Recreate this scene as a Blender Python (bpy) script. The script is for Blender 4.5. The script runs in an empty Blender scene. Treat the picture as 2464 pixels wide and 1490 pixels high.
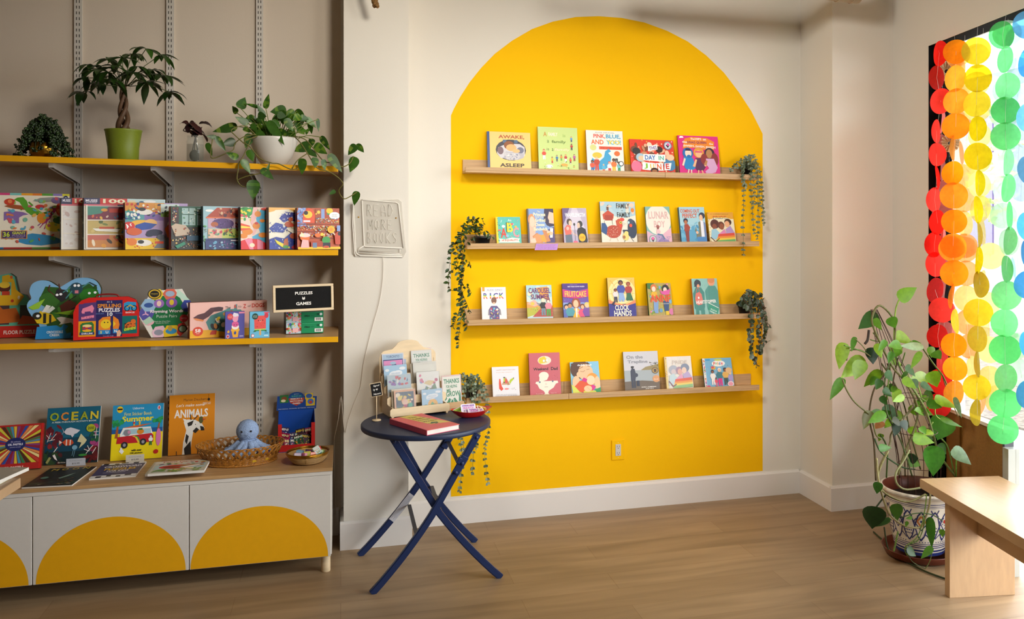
import bpy, math, random, re
from math import sin, cos, pi, radians as R_
from mathutils import Vector, Matrix, noise

# ------------------------------------------------------------------ camera, world, light, exposure
S = bpy.context.scene
col = S.collection
CAM_H = 1.656
TH = math.atan(580 / 2100)
FPX = 2100.0
cam_d = bpy.data.cameras.new('camera')
cam = bpy.data.objects.new('camera', cam_d)
col.objects.link(cam)
cam.location = (0, 0, CAM_H)
cam.rotation_euler = (pi / 2, 0, -TH)
cam_d.sensor_fit = 'HORIZONTAL'
cam_d.sensor_width = 36
cam_d.lens = 36 * FPX / 2464
cam_d.shift_x = -(1400 - 1232) / 2464
cam_d.shift_y = -(745 - 540) / 2464
cam_d.clip_start = 0.05
S.camera = cam
S.view_settings.view_transform = 'Standard'
S.view_settings.look = 'None'
S.view_settings.gamma = 1
S.view_settings.use_curve_mapping = False
S.view_settings.exposure = 0.40

W = bpy.data.worlds.new('sky'); S.world = W; W.use_nodes = True
nt = W.node_tree; bgn = nt.nodes['Background']
tc = nt.nodes.new('ShaderNodeTexCoord'); sp = nt.nodes.new('ShaderNodeSeparateXYZ')
rp = nt.nodes.new('ShaderNodeValToRGB')
nt.links.new(tc.outputs['Generated'], sp.inputs[0]); nt.links.new(sp.outputs['Z'], rp.inputs[0])
rp.color_ramp.elements[0].position = 0.0; rp.color_ramp.elements[0].color = (0.80, 0.84, 0.90, 1)
rp.color_ramp.elements[1].position = 0.6; rp.color_ramp.elements[1].color = (1.0, 1.0, 1.0, 1)
nt.links.new(rp.outputs[0], bgn.inputs[0])
bgn.inputs[1].default_value = 9.0

def area(name, loc, rot, sx, sy, power, color, portal=False):
    l = bpy.data.lights.new(name, 'AREA'); l.shape = 'RECTANGLE'; l.size = sx; l.size_y = sy
    l.energy = power; l.color = color
    if portal: l.cycles.is_portal = True
    o = bpy.data.objects.new(name, l); col.objects.link(o); o.location = loc; o.rotation_euler = rot
    return o

def spot(name, loc, target, power, color, ang, radius):
    l = bpy.data.lights.new(name, 'SPOT'); l.energy = power; l.color = color; l.spot_size = math.radians(ang); l.spot_blend = 1.0; l.shadow_soft_size = radius
    o = bpy.data.objects.new(name, l); col.objects.link(o); o.location = loc
    o.rotation_euler = (Vector(target) - Vector(loc)).to_track_quat('-Z', 'Y').to_euler()
spot('track_lamp', (1.9, 1.7, 3.15), (1.15, 4.84, 1.45), 74, (1.0, 0.95, 0.86), 84, 0.30)
spot('track_lamp', (-0.1, 1.9, 3.15), (2.55, 4.4, 1.6), 215, (1.0, 0.96, 0.90), 78, 0.30)
spot('track_lamp', (0.9, 1.9, 3.15), (-0.30, 4.84, 1.85), 140, (1.0, 0.93, 0.82), 74, 0.25)
# daylight enters through the glazing on the right
area('window_portal', (2.711 + 0.08, 1.714 - 0.012, 1.33), (0, R_(90), R_(-8.8)), 2.6, 4.7, 1, (1, 1, 1), True)

# ------------------------------------------------------------------ picture <-> place helpers
cT, sT = cos(TH), sin(TH)
def ray(px, py):
    u = (px - 1400) / FPX
    return Vector((sT + cT * u, cT - sT * u, -(py - 540) / FPX))
O = Vector((0, 0, CAM_H))
def onY(px, py, Y):
    d = ray(px, py); return O + d * (Y / d.y)
def onZ(px, py, Z):
    d = ray(px, py); return O + d * ((Z - CAM_H) / d.z)
def zof(py, px, Y):
    return onY(px, py, Y).z
def pix(P):
    d = Vector(P) - O; z = d.x * sT + d.y * cT; x = d.x * cT - d.y * sT
    return (1400 + FPX * x / z, 540 - FPX * d.z / z)

# ------------------------------------------------------------------ colours and materials
def lin(h):
    if len(h) == 3: h = ''.join(c * 2 for c in h)
    v = [int(h[i:i + 2], 16) / 255 for i in (0, 2, 4)]
    return tuple(c / 12.92 if c <= 0.04045 else ((c + 0.055) / 1.055) ** 2.4 for c in v) + (1.0,)

def mixc0(a, b, t):
    A = [int(a[i:i + 2], 16) for i in (0, 2, 4)]; B = [int(b[i:i + 2], 16) for i in (0, 2, 4)]
    return ''.join('%02X' % int(x + (y - x) * t) for x, y in zip(A, B))

MATS = {}
def mat(name, color=None, rough=0.6, metal=0.0, noise_s=0, noise_a=0.0, bump=0.0, bump_s=60, coat=0.0, attr=False,
        transl=0.0, spec=0.5, transp=0.0, stretch=None, c2=None, emit=None):
    if name in MATS: return MATS[name]
    m = bpy.data.materials.new(name); m.use_nodes = True; N = m.node_tree; L = N.links
    b = N.nodes['Principled BSDF']; out = N.nodes['Material Output']
    b.inputs['Roughness'].default_value = rough; b.inputs['Metallic'].default_value = metal
    b.inputs['Specular IOR Level'].default_value = spec
    b.inputs['Coat Weight'].default_value = coat
    src = None
    if attr:
        a = N.nodes.new('ShaderNodeAttribute'); a.attribute_name = 'Col'; src = a.outputs['Color']
    else:
        c = N.nodes.new('ShaderNodeRGB'); c.outputs[0].default_value = lin(color); src = c.outputs[0]
    tcn = N.nodes.new('ShaderNodeTexCoord'); mp = N.nodes.new('ShaderNodeMapping')
    L.new(tcn.outputs['Object'], mp.inputs[0])
    if stretch: mp.inputs['Scale'].default_value = stretch
    if noise_a:
        n = N.nodes.new('ShaderNodeTexNoise'); n.inputs['Scale'].default_value = noise_s; n.inputs['Detail'].default_value = 5
        L.new(mp.outputs[0], n.inputs['Vector'])
        mr = N.nodes.new('ShaderNodeMapRange'); mr.inputs[1].default_value = 0.3; mr.inputs[2].default_value = 0.7
        L.new(n.outputs['Fac'], mr.inputs[0])
        mx = N.nodes.new('ShaderNodeMix'); mx.data_type = 'RGBA'
        if c2:
            mr.inputs[3].default_value = 0; mr.inputs[4].default_value = noise_a
            L.new(mr.outputs[0], mx.inputs['Factor'])
            mx.inputs[7].default_value = lin(c2)
        else:
            mx.blend_type = 'MULTIPLY'; mx.inputs['Factor'].default_value = 1
            mr.inputs[3].default_value = 1 - noise_a; mr.inputs[4].default_value = 1 + noise_a * 0.4
            cr = N.nodes.new('ShaderNodeCombineColor')
            for k in range(3): L.new(mr.outputs[0], cr.inputs[k])
            L.new(cr.outputs[0], mx.inputs[7])
        L.new(src, mx.inputs[6]); src = mx.outputs[2]
    L.new(src, b.inputs['Base Color'])
    if bump:
        n2 = N.nodes.new('ShaderNodeTexNoise'); n2.inputs['Scale'].default_value = bump_s; n2.inputs['Detail'].default_value = 4
        L.new(mp.outputs[0], n2.inputs['Vector'])
        bp = N.nodes.new('ShaderNodeBump'); bp.inputs['Strength'].default_value = bump; bp.inputs['Distance'].default_value = 0.004
        L.new(n2.outputs['Fac'], bp.inputs['Height']); L.new(bp.outputs[0], b.inputs['Normal'])
    sh = b.outputs[0]
    if transl:
        t = N.nodes.new('ShaderNodeBsdfTranslucent'); L.new(src, t.inputs['Color'])
        ms = N.nodes.new('ShaderNodeMixShader'); ms.inputs[0].default_value = transl
        L.new(sh, ms.inputs[1]); L.new(t.outputs[0], ms.inputs[2]); sh = ms.outputs[0]
    if transp:
        t = N.nodes.new('ShaderNodeBsdfTransparent')
        if attr: L.new(src, t.inputs['Color'])
        ms = N.nodes.new('ShaderNodeMixShader'); ms.inputs[0].default_value = transp
        L.new(sh, ms.inputs[1]); L.new(t.outputs[0], ms.inputs[2]); sh = ms.outputs[0]
    if emit:
        b.inputs['Emission Color'].default_value = lin(color); b.inputs['Emission Strength'].default_value = emit
    L.new(sh, out.inputs[0])
    MATS[name] = m
    return m

WALLC = 'E6E0D4'
mat('wall_paint', WALLC, 0.75, noise_s=1.5, noise_a=0.02, bump=0.06, bump_s=220)
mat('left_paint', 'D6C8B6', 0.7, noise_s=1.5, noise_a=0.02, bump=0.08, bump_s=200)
mat('ceiling_paint', 'A0978A', 0.85)
mat('far_paint', 'A89C8C', 0.8)
mat('white_trim', 'E9E4DE', 0.45, bump=0.03, bump_s=120)
mat('yellow_paint', 'FFC400', 0.75, spec=0.15, noise_s=2, noise_a=0.015, bump=0.05, bump_s=220)
mat('yellow_gloss', 'EFAE0C', 0.4, noise_s=30, noise_a=0.03)
mat('print', attr=True, rough=0.42, noise_s=300, noise_a=0.03)
mat('matte', attr=True, rough=0.75, noise_s=200, noise_a=0.05)
mat('shiny', attr=True, rough=0.22, coat=0.3)
mat('leaf', attr=True, rough=0.38, transl=0.22, noise_s=55, noise_a=0.22)
mat('stem', attr=True, rough=0.6, noise_s=90, noise_a=0.25)
mat('pages', 'E9E4DA', 0.8, noise_s=400, noise_a=0.12, stretch=(0.02, 1, 0.02))
mat('white_metal', 'CFC9C0', 0.4, metal=0.0, noise_s=20, noise_a=0.03)
mat('dark_slot', '15110D', 0.8)
mat('oak', 'C9A374', 0.5, noise_s=16, noise_a=0.22, stretch=(0.35, 8, 8), bump=0.05, bump_s=120)
mat('oak_dark', 'A98252', 0.5, noise_s=16, noise_a=0.22, stretch=(0.35, 8, 8), bump=0.05, bump_s=120)
mat('counter_oak', 'C39A68', 0.42, noise_s=9, noise_a=0.30, stretch=(0.5, 9, 9))
mat('plywood', 'E5CDA6', 0.55, noise_s=14, noise_a=0.08, stretch=(1, 1, 6))
mat('birch', 'BF9C74', 0.33, spec=0.8, noise_s=10, noise_a=0.10, stretch=(5, 1, 1))
mat('white_lacquer', 'DCD7CF', 0.5, noise_s=60, noise_a=0.015)
mat('navy_metal', '1F2C4A', 0.45, noise_s=150, noise_a=0.06, bump=0.1, bump_s=500)
mat('navy_leg', '1B2E5A', 0.4, noise_s=150, noise_a=0.06)
mat('grey_bar', '3B3B42', 0.45)
mat('black_plastic', '131213', 0.5, noise_s=80, noise_a=0.1)
mat('green_pot', '75841F', 0.45, noise_s=200, noise_a=0.08)
mat('white_ceramic', 'D3CFC6', 0.3, noise_s=12, noise_a=0.04)
mat('gold', 'B8892F', 0.28, metal=1.0, bump=0.1, bump_s=90)
mat('soil', '21150D', 0.95, noise_s=150, noise_a=0.5, bump=0.8, bump_s=160)
mat('wicker', 'B5782E', 0.36, noise_s=120, noise_a=0.45)
mat('bamboo', 'C09A62', 0.5, noise_s=60, noise_a=0.25, stretch=(1, 1, 7))
mat('red_plastic', 'C3140A', 0.28, coat=0.3)
mat('neon_tube', 'E6E0D4', 0.5, spec=0.3)
mat('plush', '9BB2D8', 0.95, noise_s=160, noise_a=0.22, bump=1.0, bump_s=210)
mat('terracotta', '6E3220', 0.4, noise_s=30, noise_a=0.2)
mat('felt_black', '0B0A0A', 0.95, bump=0.3, bump_s=300)
mat('mdf', '94682F', 0.7, noise_s=90, noise_a=0.14)
mat('frame_black', '060505', 0.8, spec=0.1)
mat('frame_grey', '55565E', 0.4)
mat('frame_silver', 'B9BDB8', 0.35, metal=0.3)
mat('cord', 'DDD4C6', 0.5)
mat('rope', '8A6434', 0.8, noise_s=160, noise_a=0.5, bump=0.6, bump_s=200)
mat('duct_paint', 'B5A387', 0.5)
mat('pavement', '8F8D89', 0.9, noise_s=1.2, noise_a=0.2)
mat('gravel', '544D44', 0.95, noise_s=22, noise_a=0.75, bump=0.5, bump_s=40)
mat('paper_disc', attr=True, rough=0.8, transl=0.75, transp=0.20, noise_s=60, noise_a=0.10)
mat('cello', '8A8A8A', 0.06, transp=0.92, spec=1.0)
mat('facade', '8A8592', 0.8, noise_s=3, noise_a=0.05)
mat('facade_glass', '4A4870', 0.2)
mat('neon_acrylic', 'E6E0D4', 0.3, transp=0.6)
mat('jar_glass', 'BFC8BC', 0.05, transp=0.9, spec=1.0)
mat('water', '4A4630', 0.05, transp=0.80, spec=0.5)
mat('string', 'E9E4DA', 0.6, transp=0.4)

def floor_mat():
    m = bpy.data.materials.new('vinyl_planks'); m.use_nodes = True; N = m.node_tree; L = N.links
    b = N.nodes['Principled BSDF']; tcn = N.nodes.new('ShaderNodeTexCoord')
    br = N.nodes.new('ShaderNodeTexBrick'); br.offset = 0.37; br.offset_frequency = 2
    br.inputs['Scale'].default_value = 1.0; br.inputs['Brick Width'].default_value = 1.22
    br.inputs['Row Height'].default_value = 0.18; br.inputs['Mortar Size'].default_value = 0.0012
    br.inputs['Mortar Smooth'].default_value = 0.3; br.inputs['Bias'].default_value = 0
    br.inputs['Color1'].default_value = lin('9E8464'); br.inputs['Color2'].default_value = lin('A88E6D')
    br.inputs['Mortar'].default_value = lin('8A6D4E')
    L.new(tcn.outputs['Object'], br.inputs['Vector'])
    mp = N.nodes.new('ShaderNodeMapping'); mp.inputs['Scale'].default_value = (0.55, 4.5, 1)
    L.new(tcn.outputs['Object'], mp.inputs[0])
    n = N.nodes.new('ShaderNodeTexNoise'); n.inputs['Scale'].default_value = 2.4; n.inputs['Detail'].default_value = 7
    n.inputs['Distortion'].default_value = 0.6
    L.new(mp.outputs[0], n.inputs['Vector'])
    mr = N.nodes.new('ShaderNodeMapRange'); mr.inputs[1].default_value = 0.3; mr.inputs[2].default_value = 0.72
    mr.inputs[3].default_value = 0.72; mr.inputs[4].default_value = 1.12
    L.new(n.outputs['Fac'], mr.inputs[0])
    cr = N.nodes.new('ShaderNodeCombineColor')
    for k in range(3): L.new(mr.outputs[0], cr.inputs[k])
    mx = N.nodes.new('ShaderNodeMix'); mx.data_type = 'RGBA'; mx.blend_type = 'MULTIPLY'; mx.inputs['Factor'].default_value = 1
    L.new(br.outputs['Color'], mx.inputs[6]); L.new(cr.outputs[0], mx.inputs[7])
    L.new(mx.outputs[2], b.inputs['Base Color'])
    b.inputs['Roughness'].default_value = 0.48
    bp = N.nodes.new('ShaderNodeBump'); bp.inputs['Strength'].default_value = 0.12; bp.inputs['Distance'].default_value = 0.003
    L.new(n.outputs['Fac'], bp.inputs['Height']); L.new(bp.outputs[0], b.inputs['Normal'])
    MATS['vinyl_planks'] = m
floor_mat()

def glass_mat():
    m = bpy.data.materials.new('window_glass'); m.use_nodes = True; N = m.node_tree; L = N.links
    N.nodes.remove(N.nodes['Principled BSDF'])
    t = N.nodes.new('ShaderNodeBsdfTransparent'); t.inputs[0].default_value = (0.97, 0.98, 0.98, 1)
    g = N.nodes.new('ShaderNodeBsdfGlossy'); g.inputs['Roughness'].default_value = 0.02
    f = N.nodes.new('ShaderNodeValue'); f.outputs[0].default_value = 0.05
    ms = N.nodes.new('ShaderNodeMixShader')
    L.new(f.outputs[0], ms.inputs[0]); L.new(t.outputs[0], ms.inputs[1]); L.new(g.outputs[0], ms.inputs[2])
    L.new(ms.outputs[0], N.nodes['Material Output'].inputs[0])
    MATS['window_glass'] = m
glass_mat()

# ------------------------------------------------------------------ mesh builder
class MB:
    def __init__(s): s.v = []; s.f = []; s.m = []; s.c = []; s.smooth = []; s.M = None
    def pt(s, p):
        p = Vector(p)
        if s.M is not None: p = s.M @ p
        s.v.append(p); return len(s.v) - 1
    def face(s, idx, m, c='ffffff', sm=False):
        s.f.append(tuple(idx)); s.m.append(m); s.c.append(c); s.smooth.append(sm)
    def poly(s, pts, m, c='fff', sm=False):
        s.face([s.pt(p) for p in pts], m, c, sm); return s
    def box(s, a, b, m, c='fff'):
        x0, y0, z0 = a; x1, y1, z1 = b
        i = [s.pt(p) for p in ((x0, y0, z0), (x1, y0, z0), (x1, y1, z0), (x0, y1, z0), (x0, y0, z1), (x1, y0, z1), (x1, y1, z1), (x0, y1, z1))]
        for q in ((0, 3, 2, 1), (4, 5, 6, 7), (0, 1, 5, 4), (1, 2, 6, 5), (2, 3, 7, 6), (3, 0, 4, 7)):
            s.face([i[k] for k in q], m, c)
        return s
    def bbox(s, a, b, m, c='fff', r=0.003):          # box with chamfered edges
        x0, y0, z0 = a; x1, y1, z1 = b
        r = min(r, (x1 - x0) * .45, (y1 - y0) * .45, (z1 - z0) * .45)
        X = (x0, x0 + r, x1 - r, x1); Y = (y0, y0 + r, y1 - r, y1); Z = (z0, z0 + r, z1 - r, z1)
        ids = {}
        def g(i, j, k):
            if (i, j, k) not in ids: ids[(i, j, k)] = s.pt((X[i], Y[j], Z[k]))
            return ids[(i, j, k)]
        s.face([g(1, 1, 0), g(1, 2, 0), g(2, 2, 0), g(2, 1, 0)], m, c); s.face([g(1, 1, 3), g(2, 1, 3), g(2, 2, 3), g(1, 2, 3)], m, c)
        s.face([g(1, 0, 1), g(2, 0, 1), g(2, 0, 2), g(1, 0, 2)], m, c); s.face([g(1, 3, 1), g(1, 3, 2), g(2, 3, 2), g(2, 3, 1)], m, c)
        s.face([g(0, 1, 1), g(0, 1, 2), g(0, 2, 2), g(0, 2, 1)], m, c); s.face([g(3, 1, 1), g(3, 2, 1), g(3, 2, 2), g(3, 1, 2)], m, c)
        for (y, jo) in ((1, 0), (2, 3)):
            for (z, ko) in ((1, 0), (2, 3)):
                s.face([g(1, y, ko), g(2, y, ko), g(2, jo, z), g(1, jo, z)], m, c)
        for (x, io) in ((1, 0), (2, 3)):
            for (z, ko) in ((1, 0), (2, 3)):
                s.face([g(x, 1, ko), g(x, 2, ko), g(io, 2, z), g(io, 1, z)], m, c)
            for (y, jo) in ((1, 0), (2, 3)):
                s.face([g(x, jo, 1), g(x, jo, 2), g(io, y, 2), g(io, y, 1)], m, c)
                for (z, ko) in ((1, 0), (2, 3)):
                    s.face([g(x, y, ko), g(x, jo, z), g(io, y, z)], m, c)
        return s
    def prism(s, pts, y0, y1, m, c='fff', cs=None):   # outline in xz, from y0 (front) to y1 (back)
        n = len(pts); a = [s.pt((p[0], y0, p[1])) for p in pts]; b = [s.pt((p[0], y1, p[1])) for p in pts]
        s.face(a, m, c); s.face(b[::-1], m, cs or c)
        for i in range(n):
            j = (i + 1) % n; s.face([a[i], b[i], b[j], a[j]], m, cs or c)
        return s
    def slab(s, pts, z0, z1, m, c='fff', cs=None):    # outline in xy
        n = len(pts); a = [s.pt((p[0], p[1], z0)) for p in pts]; b = [s.pt((p[0], p[1], z1)) for p in pts]
        s.face(a[::-1], m, cs or c); s.face(b, m, c)
        for i in range(n):
            j = (i + 1) % n; s.face([a[i], a[j], b[j], b[i]], m, cs or c)
        return s
    def lathe(s, prof, m, c='fff', n=32, cx=0, cy=0, sx=1, sy=1, cf=None):
        rings = []
        for (r, z) in prof:
            rings.append([s.pt((cx + r * sx * cos(2 * pi * k / n), cy + r * sy * sin(2 * pi * k / n), z)) for k in range(n)])
        for i in range(len(rings) - 1):
            for k in range(n):
                j = (k + 1) % n
                s.face([rings[i][k], rings[i][j], rings[i + 1][j], rings[i + 1][k]], m, cf(i, k) if cf else c, True)
        return s
    def tube(s, pts, r, m, c='fff', n=7, closed=False, r2=None, cap=True):
        pts = [Vector(p) for p in pts]
        if len(pts) < 2: return s
        rings = []; N = len(pts); up = None
        for i, p in enumerate(pts):
            if closed: t = pts[(i + 1) % N] - pts[i - 1]
            else: t = pts[min(i + 1, N - 1)] - pts[max(i - 1, 0)]
            if t.length < 1e-9: t = Vector((0, 0, 1))
            t.normalize()
            if up is None:
                up = Vector((0, 0, 1)) if abs(t.z) < 0.9 else Vector((1, 0, 0))
            a = t.cross(up)
            if a.length < 1e-6: a = t.orthogonal()
            a.normalize(); b = a.cross(t); up = b
            rr = r if r2 is None else r + (r2 - r) * i / (N - 1)
            rings.append([s.pt(p + (a * cos(2 * pi * k / n) + b * sin(2 * pi * k / n)) * rr) for k in range(n)])
        for i in range(N - 1 + (1 if closed else 0)):
            A = rings[i]; B = rings[(i + 1) % N]
            for k in range(n):
                j = (k + 1) % n; s.face([A[k], A[j], B[j], B[k]], m, c, True)
        if not closed and cap:
            s.face(rings[0][::-1], m, c); s.face(rings[-1], m, c)
        return s
    def ball(s, ce, rx, ry, rz, m, c='fff', n=12, k=8):
        ce = Vector(ce); prof = []
        rows = []
        for i in range(k + 1):
            a = -pi / 2 + pi * i / k
            if i in (0, k): rows.append([s.pt(ce + Vector((0, 0, rz * sin(a))))])
            else: rows.append([s.pt(ce + Vector((rx * cos(a) * cos(2 * pi * j / n), ry * cos(a) * sin(2 * pi * j / n), rz * sin(a)))) for j in range(n)])
        for i in range(k):
            A = rows[i]; B = rows[i + 1]
            for j in range(n):
                q = (j + 1) % n
                if len(A) == 1: s.face([A[0], B[q], B[j]][::-1], m, c, True)
                elif len(B) == 1: s.face([A[j], A[q], B[0]], m, c, True)
                else: s.face([A[j], A[q], B[q], B[j]], m, c, True)
        return s
    def build(s, name, parent=None, loc=None, rot=None):
        me = bpy.data.meshes.new(name); me.from_pydata([tuple(v) for v in s.v], [], s.f)
        names = []
        for q in s.m:
            if q not in names: names.append(q)
        for q in names: me.materials.append(MATS[q])
        ix = {q: i for i, q in enumerate(names)}
        me.polygons.foreach_set('material_index', [ix[q] for q in s.m])
        me.polygons.foreach_set('use_smooth', s.smooth)
        if any(MATS_ATTR(q) for q in names):
            at = me.color_attributes.new('Col', 'FLOAT_COLOR', 'CORNER'); buf = []; cache = {}
            for f, c in zip(s.f, s.c):
                if c not in cache: cache[c] = lin(c) if isinstance(c, str) else tuple(c)
                buf.extend(cache[c] * len(f))
            at.data.foreach_set('color', buf)
        me.update()
        o = bpy.data.objects.new(name, me); col.objects.link(o)
        if parent is not None: o.parent = parent
        if loc is not None: o.location = loc
        if rot is not None: o.rotation_euler = rot
        return o
def MATS_ATTR(q): return q in ('glazed', 'paper_disc_pale', 'print', 'matte', 'shiny', 'leaf', 'stem', 'paper_disc')

def tag(o, label=None, cat=None, group=None, kind=None):
    if label: o['label'] = label
    if cat: o['category'] = cat
    if group: o['group'] = group
    if kind: o['kind'] = kind
    return o
def thing(name, label, cat, loc=(0, 0, 0), rot=(0, 0, 0), group=None):
    o = bpy.data.objects.new(name, None); col.objects.link(o); o.empty_display_size = 0.05
    o.location = loc; o.rotation_euler = rot
    return tag(o, label, cat, group)
def copy_thing(o, loc, rot, label):
    c = o.copy(); col.objects.link(c); c.location = loc; c.rotation_euler = rot; c['label'] = label
    for ch in o.children:
        d = ch.copy(); col.objects.link(d); d.parent = c
    return c
def struct(name, mb, parent=None, **k):
    o = mb.build(name, parent, **k)
    if parent is None: o['kind'] = 'structure'
    return o
# ------------------------------------------------------------------ the room
YW = 4.843                       # back wall plane
HC = 3.35                        # ceiling height
CX, CY = 3.142, 4.48             # corner where the window wall starts
DIR = Vector((-0.153, -0.988, 0)).normalized(); NRM = Vector((-DIR.y, DIR.x, 0))
if NRM.x < 0: NRM = -NRM
WM = Matrix(((DIR.x, NRM.x, 0, CX), (DIR.y, NRM.y, 0, CY), (0, 0, 1, 0), (0, 0, 0, 1)))   # local: x = along wall, y = outwards
S_END = 4.3

MB_ = MB()
MB_.box((-4.2, -4.0, -0.1), (3.9, 5.0, 0), 'vinyl_planks'); struct('floor', MB_)
struct('ceiling', MB().box((-4.3, -4.1, HC), (5.2, 5.1, HC + 0.1), 'ceiling_paint'))
struct('wall_back', MB().box((0.0, YW, 0), (2.78, YW + 0.14, HC), 'wall_paint'))
struct('wall_left_alcove', MB().box((-4.3, YW, 0), (0.0, YW + 0.14, HC), 'left_paint'))
struct('wall_column', MB().box((0.0142, 4.61, 0), (0.339, YW, HC), 'wall_paint'))
struct('wall_right_pillar', MB().box((2.74, CY, 0), (3.32, YW + 0.14, HC), 'wall_paint'))
struct('wall_left', MB().box((-2.75, -4.1, 0), (-2.6, YW, HC), 'far_paint'))
struct('wall_rear', MB().box((-4.3, -4.15, 0), (3.9, -4.0, HC), 'far_paint'))
w = MB(); w.M = WM
w.box((0, 0, 0), (0.4137, 0.0395, HC), 'wall_paint')
w.box((0.4137, 0, 2.626), (S_END, 0.0395, HC), 'wall_paint')
w.box((0.0, 0.04, 0), (0.40, 0.22, HC), 'wall_paint')
w.box((0.4, 0.04, 2.66), (S_END, 0.22, HC), 'wall_paint')
w.box((S_END, 0, 0), (8.7, 0.22, HC), 'wall_paint')
struct('wall_right', w)

# painted arch: outline read off the wall in metres
arch_px = [(1087, 1201), (1085, 278), (1092, 262), (1108, 232), (1130, 198), (1158, 163), (1190, 130), (1232, 98), (1280, 70), (1330, 52), (1385, 41),
           (1440, 39), (1495, 43), (1550, 54), (1605, 74), (1655, 100), (1700, 134), (1742, 175), (1778, 222), (1808, 268), (1835, 322), (1837, 1138)]
pts = [onY(x, y, YW) for x, y in arch_px]
pts[0].z = 0.15; pts[-1].z = 0.15
pts[0].x = pts[1].x; pts[-1].x = pts[-2].x
a = MB(); a.poly([(p.x, YW - 0.0008, p.z) for p in pts], 'yellow_paint'); struct('wall_back_arch_paint', a)

def base(mb, p, q, n, h=0.143, t=0.018):             # baseboard run from p to q, n = normal into the room
    p = Vector(p); q = Vector(q); n = Vector(n); d = (q - p)
    prof = [(0, 0), (t, 0), (t, h - 0.012), (t - 0.006, h - 0.006), (t - 0.010, h), (0, h)]
    A = [mb.pt((p.x + n.x * a, p.y + n.y * a, b)) for a, b in prof]; B = [mb.pt((q.x + n.x * a, q.y + n.y * a, b)) for a, b in prof]
    k = len(prof)
    for i in range(k): mb.face([A[i], B[i], B[(i + 1) % k], A[(i + 1) % k]], 'white_trim')
    mb.face(A, 'white_trim'); mb.face(B, 'white_trim')
b = MB(); base(b, (0.357, YW, 0), (2.725, YW, 0), (0, -1)); struct('baseboard_back', b)
b = MB(); base(b, (-0.004, 4.61, 0), (0.357, 4.61, 0), (0, -1)); base(b, (0.339, 4.6102, 0), (0.339, YW - .0182, 0), (1, 0)); base(b, (0.0142, 4.6102, 0), (0.0142, YW, 0), (-1, 0)); struct('baseboard_column', b)
b = MB(); base(b, (-4.1, YW, 0), (-0.01, YW, 0), (0, -1)); struct('baseboard_left', b)
b = MB(); base(b, (2.74, CY + .0002, 0), (2.74, YW - .0182, 0), (-1, 0)); base(b, (2.722, CY, 0), (3.125, CY, 0), (0, -1)); struct('baseboard_right', b)

# window: black frame, grey post, glass, low brown panel
win = thing('window_1', None, None); del_keys = None
win['kind'] = 'structure'
f = MB(); f.M = WM
f.box((0.4137, 0.0405, 0), (0.450, 0.115, 2.626), 'frame_black'); f.box((0.4137, 0.001, 0), (0.4152, 0.0405, 2.626), 'frame_black')
f.box((0.415, 0.004, 2.6245), (S_END, 0.115, 2.66), 'frame_black')
f.box((2.45, 0.06, 0), (2.52, 0.12, 2.626), 'frame_black'); f.box((S_END - .05, 0.04, 0), (S_END, 0.12, 2.626), 'frame_black')
struct('frame', f, win)
g = MB(); g.M = WM; g.box((0.45, 0.098, 0.0), (S_END - .05, 0.102, 2.626), 'window_glass'); struct('glass', g, win)
k = MB(); k.M = WM
k.box((0.49, 0.06, 0.0), (1.012, 0.095, 0.665), 'mdf'); k.box((0.452, 0.05, 0), (0.49, 0.095, 0.665), 'frame_black')
k.box((0.62, 0.052, 0), (0.634, 0.06, 0.655), 'mdf')
k.box((2.52, 0.06, 0.0), (S_END - .05, 0.095, 0.68), 'mdf')  # knee panel out of view, added to keep window light off the floor
struct('panel', k, win)
k = MB(); k.M = WM; k.box((0.49, 0.045, 0.665), (1.03, 0.098, 0.682), 'white_trim'); struct('sill', k, win)
k = MB(); k.M = WM; k.box((1.012, 0.05, 0), (1.03, 0.096, 0.665), 'frame_grey'); k.box((1.03, 0.04, 0), (1.075, 0.096, 0.60), 'frame_silver'); struct('post', k, win)

# outdoors
o = MB(); o.box((3.0, -30, -0.14), (60, 45, -0.10), 'pavement'); struct('ground', o)
o = MB(); o.box((5.6, -20, -0.10), (10.5, 40, -0.08), 'gravel'); struct('ground_gravel', o)

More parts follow.
